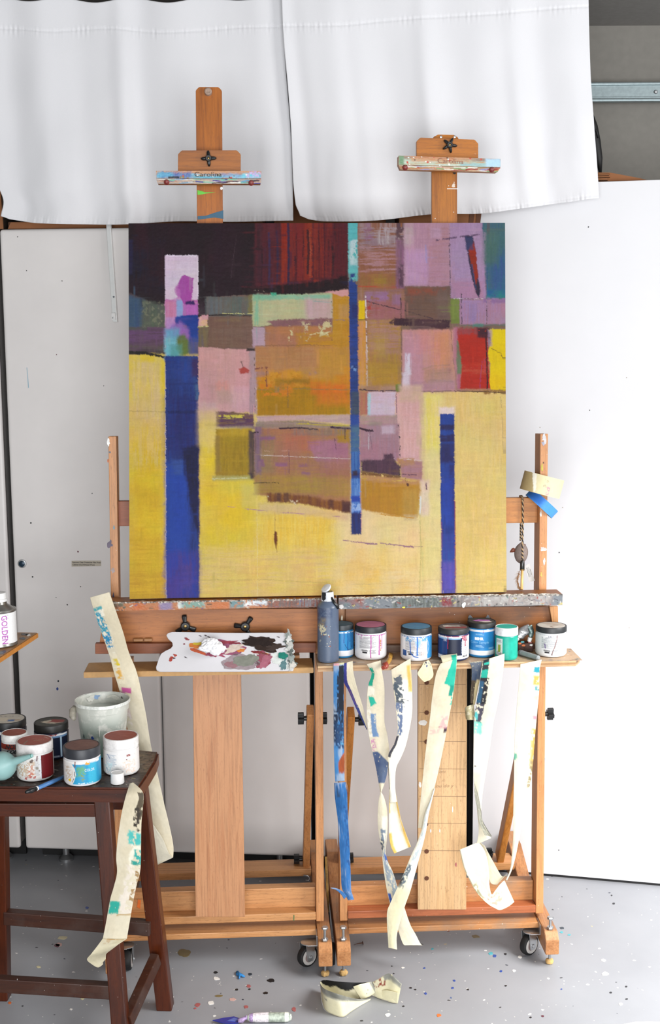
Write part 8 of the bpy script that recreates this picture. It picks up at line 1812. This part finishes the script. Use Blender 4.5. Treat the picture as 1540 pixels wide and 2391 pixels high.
def pcan(X, Y):
    K = Canvas(X, Y, '#f2f2f2', .35); dash_print(K, 24, 36, 4, 16, 1.8, '#888c90', random.Random(2), w=.3); dash_print(K, 24, 34, 22, 60, 2, '#c0c0c4', random.Random(4), w=.25, dens=.5); dash_print(K, -12, 4, 8, 40, 1.4, '#b0b0b4', random.Random(5), w=.3); LP(K, -12, 44, -2, 46, '#505054'); LP(K, -12, 52, -4, 66, '#707074', dry=.5); return K.C, np.zeros(X.shape)
curved_sheet('paper_label', c_, r * .985, -100, 100, .008, hs - .006, pcan, can_)
hl = (zc(1438) + zc(1501)) / 2 + .004
txt = text_geo('GOLDEN', .0195, bold=.0002, width=.066)
vs = [Vector(c_) + Vector(((r * .985 + .001) * math.sin(math.radians(32) + (y) / r), -(r * .985 + .001) * math.cos(math.radians(32) + (y) / r), hs * .5 - x - .001)) for x, y in txt[0]]
mk('lettering', vs, txt[1], plain('purple_ink', '#b456b4', .5, var=0), can_)

# ================================================================== THINGS ON THE FLOOR
def floor_band(name, secs, painter, parent, nw=16, sub=10, base='#e2dcc0'):
    rows = []; S_ = secs
    for i in range(len(S_) - 1):
        p0, p1, p2, p3 = S_[max(i - 1, 0)], S_[i], S_[i + 1], S_[min(i + 2, len(S_) - 1)]
        for k in range(sub + (1 if i == len(S_) - 2 else 0)):
            t = k / sub; rows.append([.5 * (2 * b + (-a + c) * t + (2 * a - 5 * b + 4 * c - d) * t * t + (-a + 3 * b - 3 * c + d) * t ** 3) for a, b, c, d in zip(p0, p1, p2, p3)])
    nr = len(rows); V = np.zeros((nr, nw, 3)); L = np.zeros(nr)
    for i, (ub, vb, ut, vt, zb_, dy) in enumerate(rows):
        Pb = PZ(ub, vb, .0012 + zb_); Pt = PY(ut, vt, Pb.y + dy)
        for j in range(nw): V[i, j] = Pt.lerp(Pb, j / (nw - 1))
    c = V.mean(1); L[1:] = np.cumsum(np.linalg.norm(c[1:] - c[:-1], axis=1))
    X = np.repeat(np.linspace(0, 48, nw)[None, :], nr, 0); Y = np.repeat(L[:, None] * 1000, nw, 1); C = painter(X, Y, L[-1] * 1000)
    o = mk(name, V.reshape(-1, 3), grid_faces(nr, nw), M_tape, parent, True, colors=np.clip(C, .001, 1).reshape(-1, 3))
    md = o.modifiers.new('thickness', 'SOLIDIFY'); md.thickness = .0006; md.offset = 0
    return o
ft = thing('masking_tape', PZ(830, 2350, 0), 'long curled cream tape strip lying on the floor, one edge black', 'tape')
CB = '#ded7b4'
floor_band('front_curl', [(749, 2318, 747, 2294, 0, .006), (752, 2340, 749, 2300, 0, .004), (759, 2358, 755, 2307, 0, .0), (775, 2368, 768, 2314, 0, -.002), (800, 2374.5, 792, 2322, 0, 0), (818, 2363, 813, 2328, 0, 0), (838, 2350, 838, 2333, 0, 0), (864, 2335, 866, 2331, 0, 0)], tape(lambda K, L: (K.patch((-2, 0, 13, L), '#9c9c94', '#74746c', soft=2.5, rough=2), K.patch((20, L * .35, 24, L * .4), '#8c8878', dry=.4, soft=2)), CB), ft)
floor_band('back_curl', [(749, 2318, 747, 2294, 0, .006), (752, 2318, 750, 2290, 0, .01), (762, 2322, 760.5, 2288.5, 0, .012), (790, 2332, 790, 2292, 0, .01), (820, 2334, 820, 2294, 0, .008), (845, 2330, 845, 2294, 0, .006), (868, 2324, 869, 2293, 0, .004)], tape(lambda K, L: K.patch([(-2, 0), (14, 8), (20, 30), (12, 45), (22, 60), (24, 80), (12, 100), (-2, L)], '#1e1e1f', soft=1.2, rough=3), CB), ft)
floor_band('middle_curl', [(881, 2314, 868, 2292, .012, 0), (870, 2322, 854, 2295, .008, -.006), (856, 2330, 838, 2299, .004, -.010), (843, 2334, 824, 2304, .001, -.006)], tape(lambda K, L: (K.patch((-2, -2, 50, 9), '#8c8c84', soft=3, rough=3), K.line([(0, 0), (48, 2)], 2, '#2c2c2c', dry=.3), K.spots(6, random.Random(3), (20, 20, 48, 40), (.8, 2), ['#54544c'])), CB), ft)
floor_band('right_curl', [(873, 2326, 869, 2293, .0, .004), (884, 2331, 884, 2285, 0, .004), (900, 2336, 907, 2273, .0, .006), (914, 2341, 922, 2283, .0, .002), (928, 2343, 937, 2297, .0, 0)], tape(lambda K, L: (K.patch((0, 4, 20, 36), '#8c4034', dry=.48, soft=1.5, rough=4), K.patch((-2, 28, 10, L), '#8c8c84', dry=.35, soft=2)), CB), ft)
floor_band('under_curl', [(868, 2324, 868, 2322, 0, 0), (880, 2328, 884, 2314, 0, 0), (900, 2336, 902, 2312, .0, -.004), (927, 2343, 928, 2318, 0, -.006)], tape(None, CB), ft)
# trowel shaped palette knife
kn = thing('palette_knife', PZ(590, 2380, 0), 'palette knife on the floor, blue painted blade and crusted pale handle', 'palette knife')
zk = .004; kz = lambda u, v: PZ(u, v, zk)
M_bl = plain('ultramarine_paint', '#23318c', .3, var=.15, bs=.3, scale=90)
prism('blade', [kz(495.5, 2383.5), kz(520, 2390), kz(545, 2391.5), kz(557, 2389.5), kz(560, 2384), kz(557, 2378), kz(546, 2374.5), kz(520, 2378)], UZ * .0018, M_bl, kn, .0004)
prism('blade_ridge', [PZ(530, 2384, .0056), PZ(549, 2386, .0056), PZ(556, 2380, .0056), PZ(546, 2377, .0056)], UZ * .0012, plain('paler_blue', '#5468b0', .3, var=.2, bs=.4), kn, .0003)
n0, n1, n2, n3 = PZ(555, 2384, .007), PZ(565, 2382, .008), PZ(572, 2377, .0095), PZ(578, 2376, .0105)
tube('neck', [n0, n1, n2, n3], .004, plain('violet_crust', '#a48cb4', .5, var=.5, bs=.8, scale=200), kn, 14, [.005, .0058, .004, .006])
h0, h1_ = PZ(577, 2376.5, .0105), PZ(681, 2374.5, .0108); dh = (h1_ - h0); Lh = dh.length
o_ = lathe('handle', [(.0055, 0), (.008, .004), (.0098, Lh * .25), (.0104, Lh * .55), (.0108, Lh * .85), (.0098, Lh * .94), (.006, Lh * .99), (.0001, Lh)], h0, plain('crusted_handle', '#a9b2a4', .5, var=.4, bs=.8, scale=120), kn, 32, dh, noise_amp=.0006)
lathe('white_smear', [(.0092, Lh * .10), (.0102, Lh * .2), (.0107, Lh * .45), (.0104, Lh * .48)], h0, plain('smear_white', '#d9d2d6', .5, var=.3, bs=.8, scale=260), kn, 32, dh, caps=False, noise_amp=.0012)
lathe('white_end', [(.0112, Lh * .84), (.0104, Lh * .92), (.0065, Lh * .985), (.0001, Lh + .0005)], h0, plain('end_white', '#dcded4', .45, var=.1), kn, 32, dh)
lathe('violet_smear', [(.0084, Lh * .045), (.0098, Lh * .1), (.0094, Lh * .13)], h0, plain('violet_crust', '#a48cb4', .5), kn, 32, dh, caps=False, noise_amp=.0014)
# rusty nail, blue flake, sheet of paper
nl = thing('nail', PZ(836, 2203, 0), 'bent rusty nail lying on the floor below the right easel', 'nail')
rust = plain('rusty_iron', '#5c3a2a', .7, .3, var=.3, bs=.4, scale=200)
a_, b2_ = PZ(825, 2206.5, .0012), PZ(846, 2201.5, .004); tube('nail_shank', [a_, a_.lerp(b2_, .5) + UZ * .0008, b2_], .0013, rust, nl, 10, [.0003, .0013, .0014])
lathe('nail_head', [(.0001, 0), (.0046, .0003), (.0046, .0011), (.0001, .0014)], b2_, rust, nl, 18, b2_ - a_)
bm = bmesh.new(); rr = random.Random(6)
pts = [(550, 2271), (556, 2269), (560, 2274), (566, 2277), (573, 2282), (567, 2283), (561, 2280), (560, 2287), (556, 2286), (557, 2280), (551, 2278)]
blf = prism('paint_flake', [PZ(u, v, .0012) for u, v in pts], UZ * .004, plain('azure_flake', '#2c7ab8', .4, var=.35, bs=.8, scale=150), None, .0012, True)
tag(blf, 'bright blue flake of dried paint lying on the grey floor', 'paint flake')
pap = prism('paper_sheet', [PZ(1452, 2392.5, .001), PZ(1480, 2387, .001), PZ(1515, 2385.5, .001), PZ(1560, 2388, .001), PZ(1600, 2400, .001), PZ(1590, 2440, .001), PZ(1470, 2430, .001)], UZ * .0008, plain('paper_white', '#efefed', .7, var=.01), None, 0)
tag(pap, 'edge of a white paper sheet on the floor at the bottom right corner', 'paper')
# old flat brush standing between the two easel bases
fb = thing('flat_brush', PZ(775, 2176, 0), 'old wooden brush with a black end standing between the bases of the two easels', 'brush')
sg_ = (iL_['beams'][1] + iR_['beams'][0]) / 2; b0q = W(sg_, 3.10, .001); t0q = W(sg_ - .001, 3.225, .155); mq = b0q.lerp(t0q, .25)
bar('brush_end', b0q, mq, .0068, .005, ER, M_dark, fb, .001)
bar('brush_stick', mq, t0q, .0070, .005, ER, wood('bamboo_stick_old', 2, '#b08c54', '#6c4c28', splat=.8), fb, .001)
# small hook screws at the rear rail of the left easel
tube('rear_hook', [PD(708, 2044, 3.236), PD(718, 2045, 3.236), PD(723, 2050, 3.236), PD(720, 2056, 3.236), PD(713, 2055, 3.236)], .002, M_zinc, eL, 8)
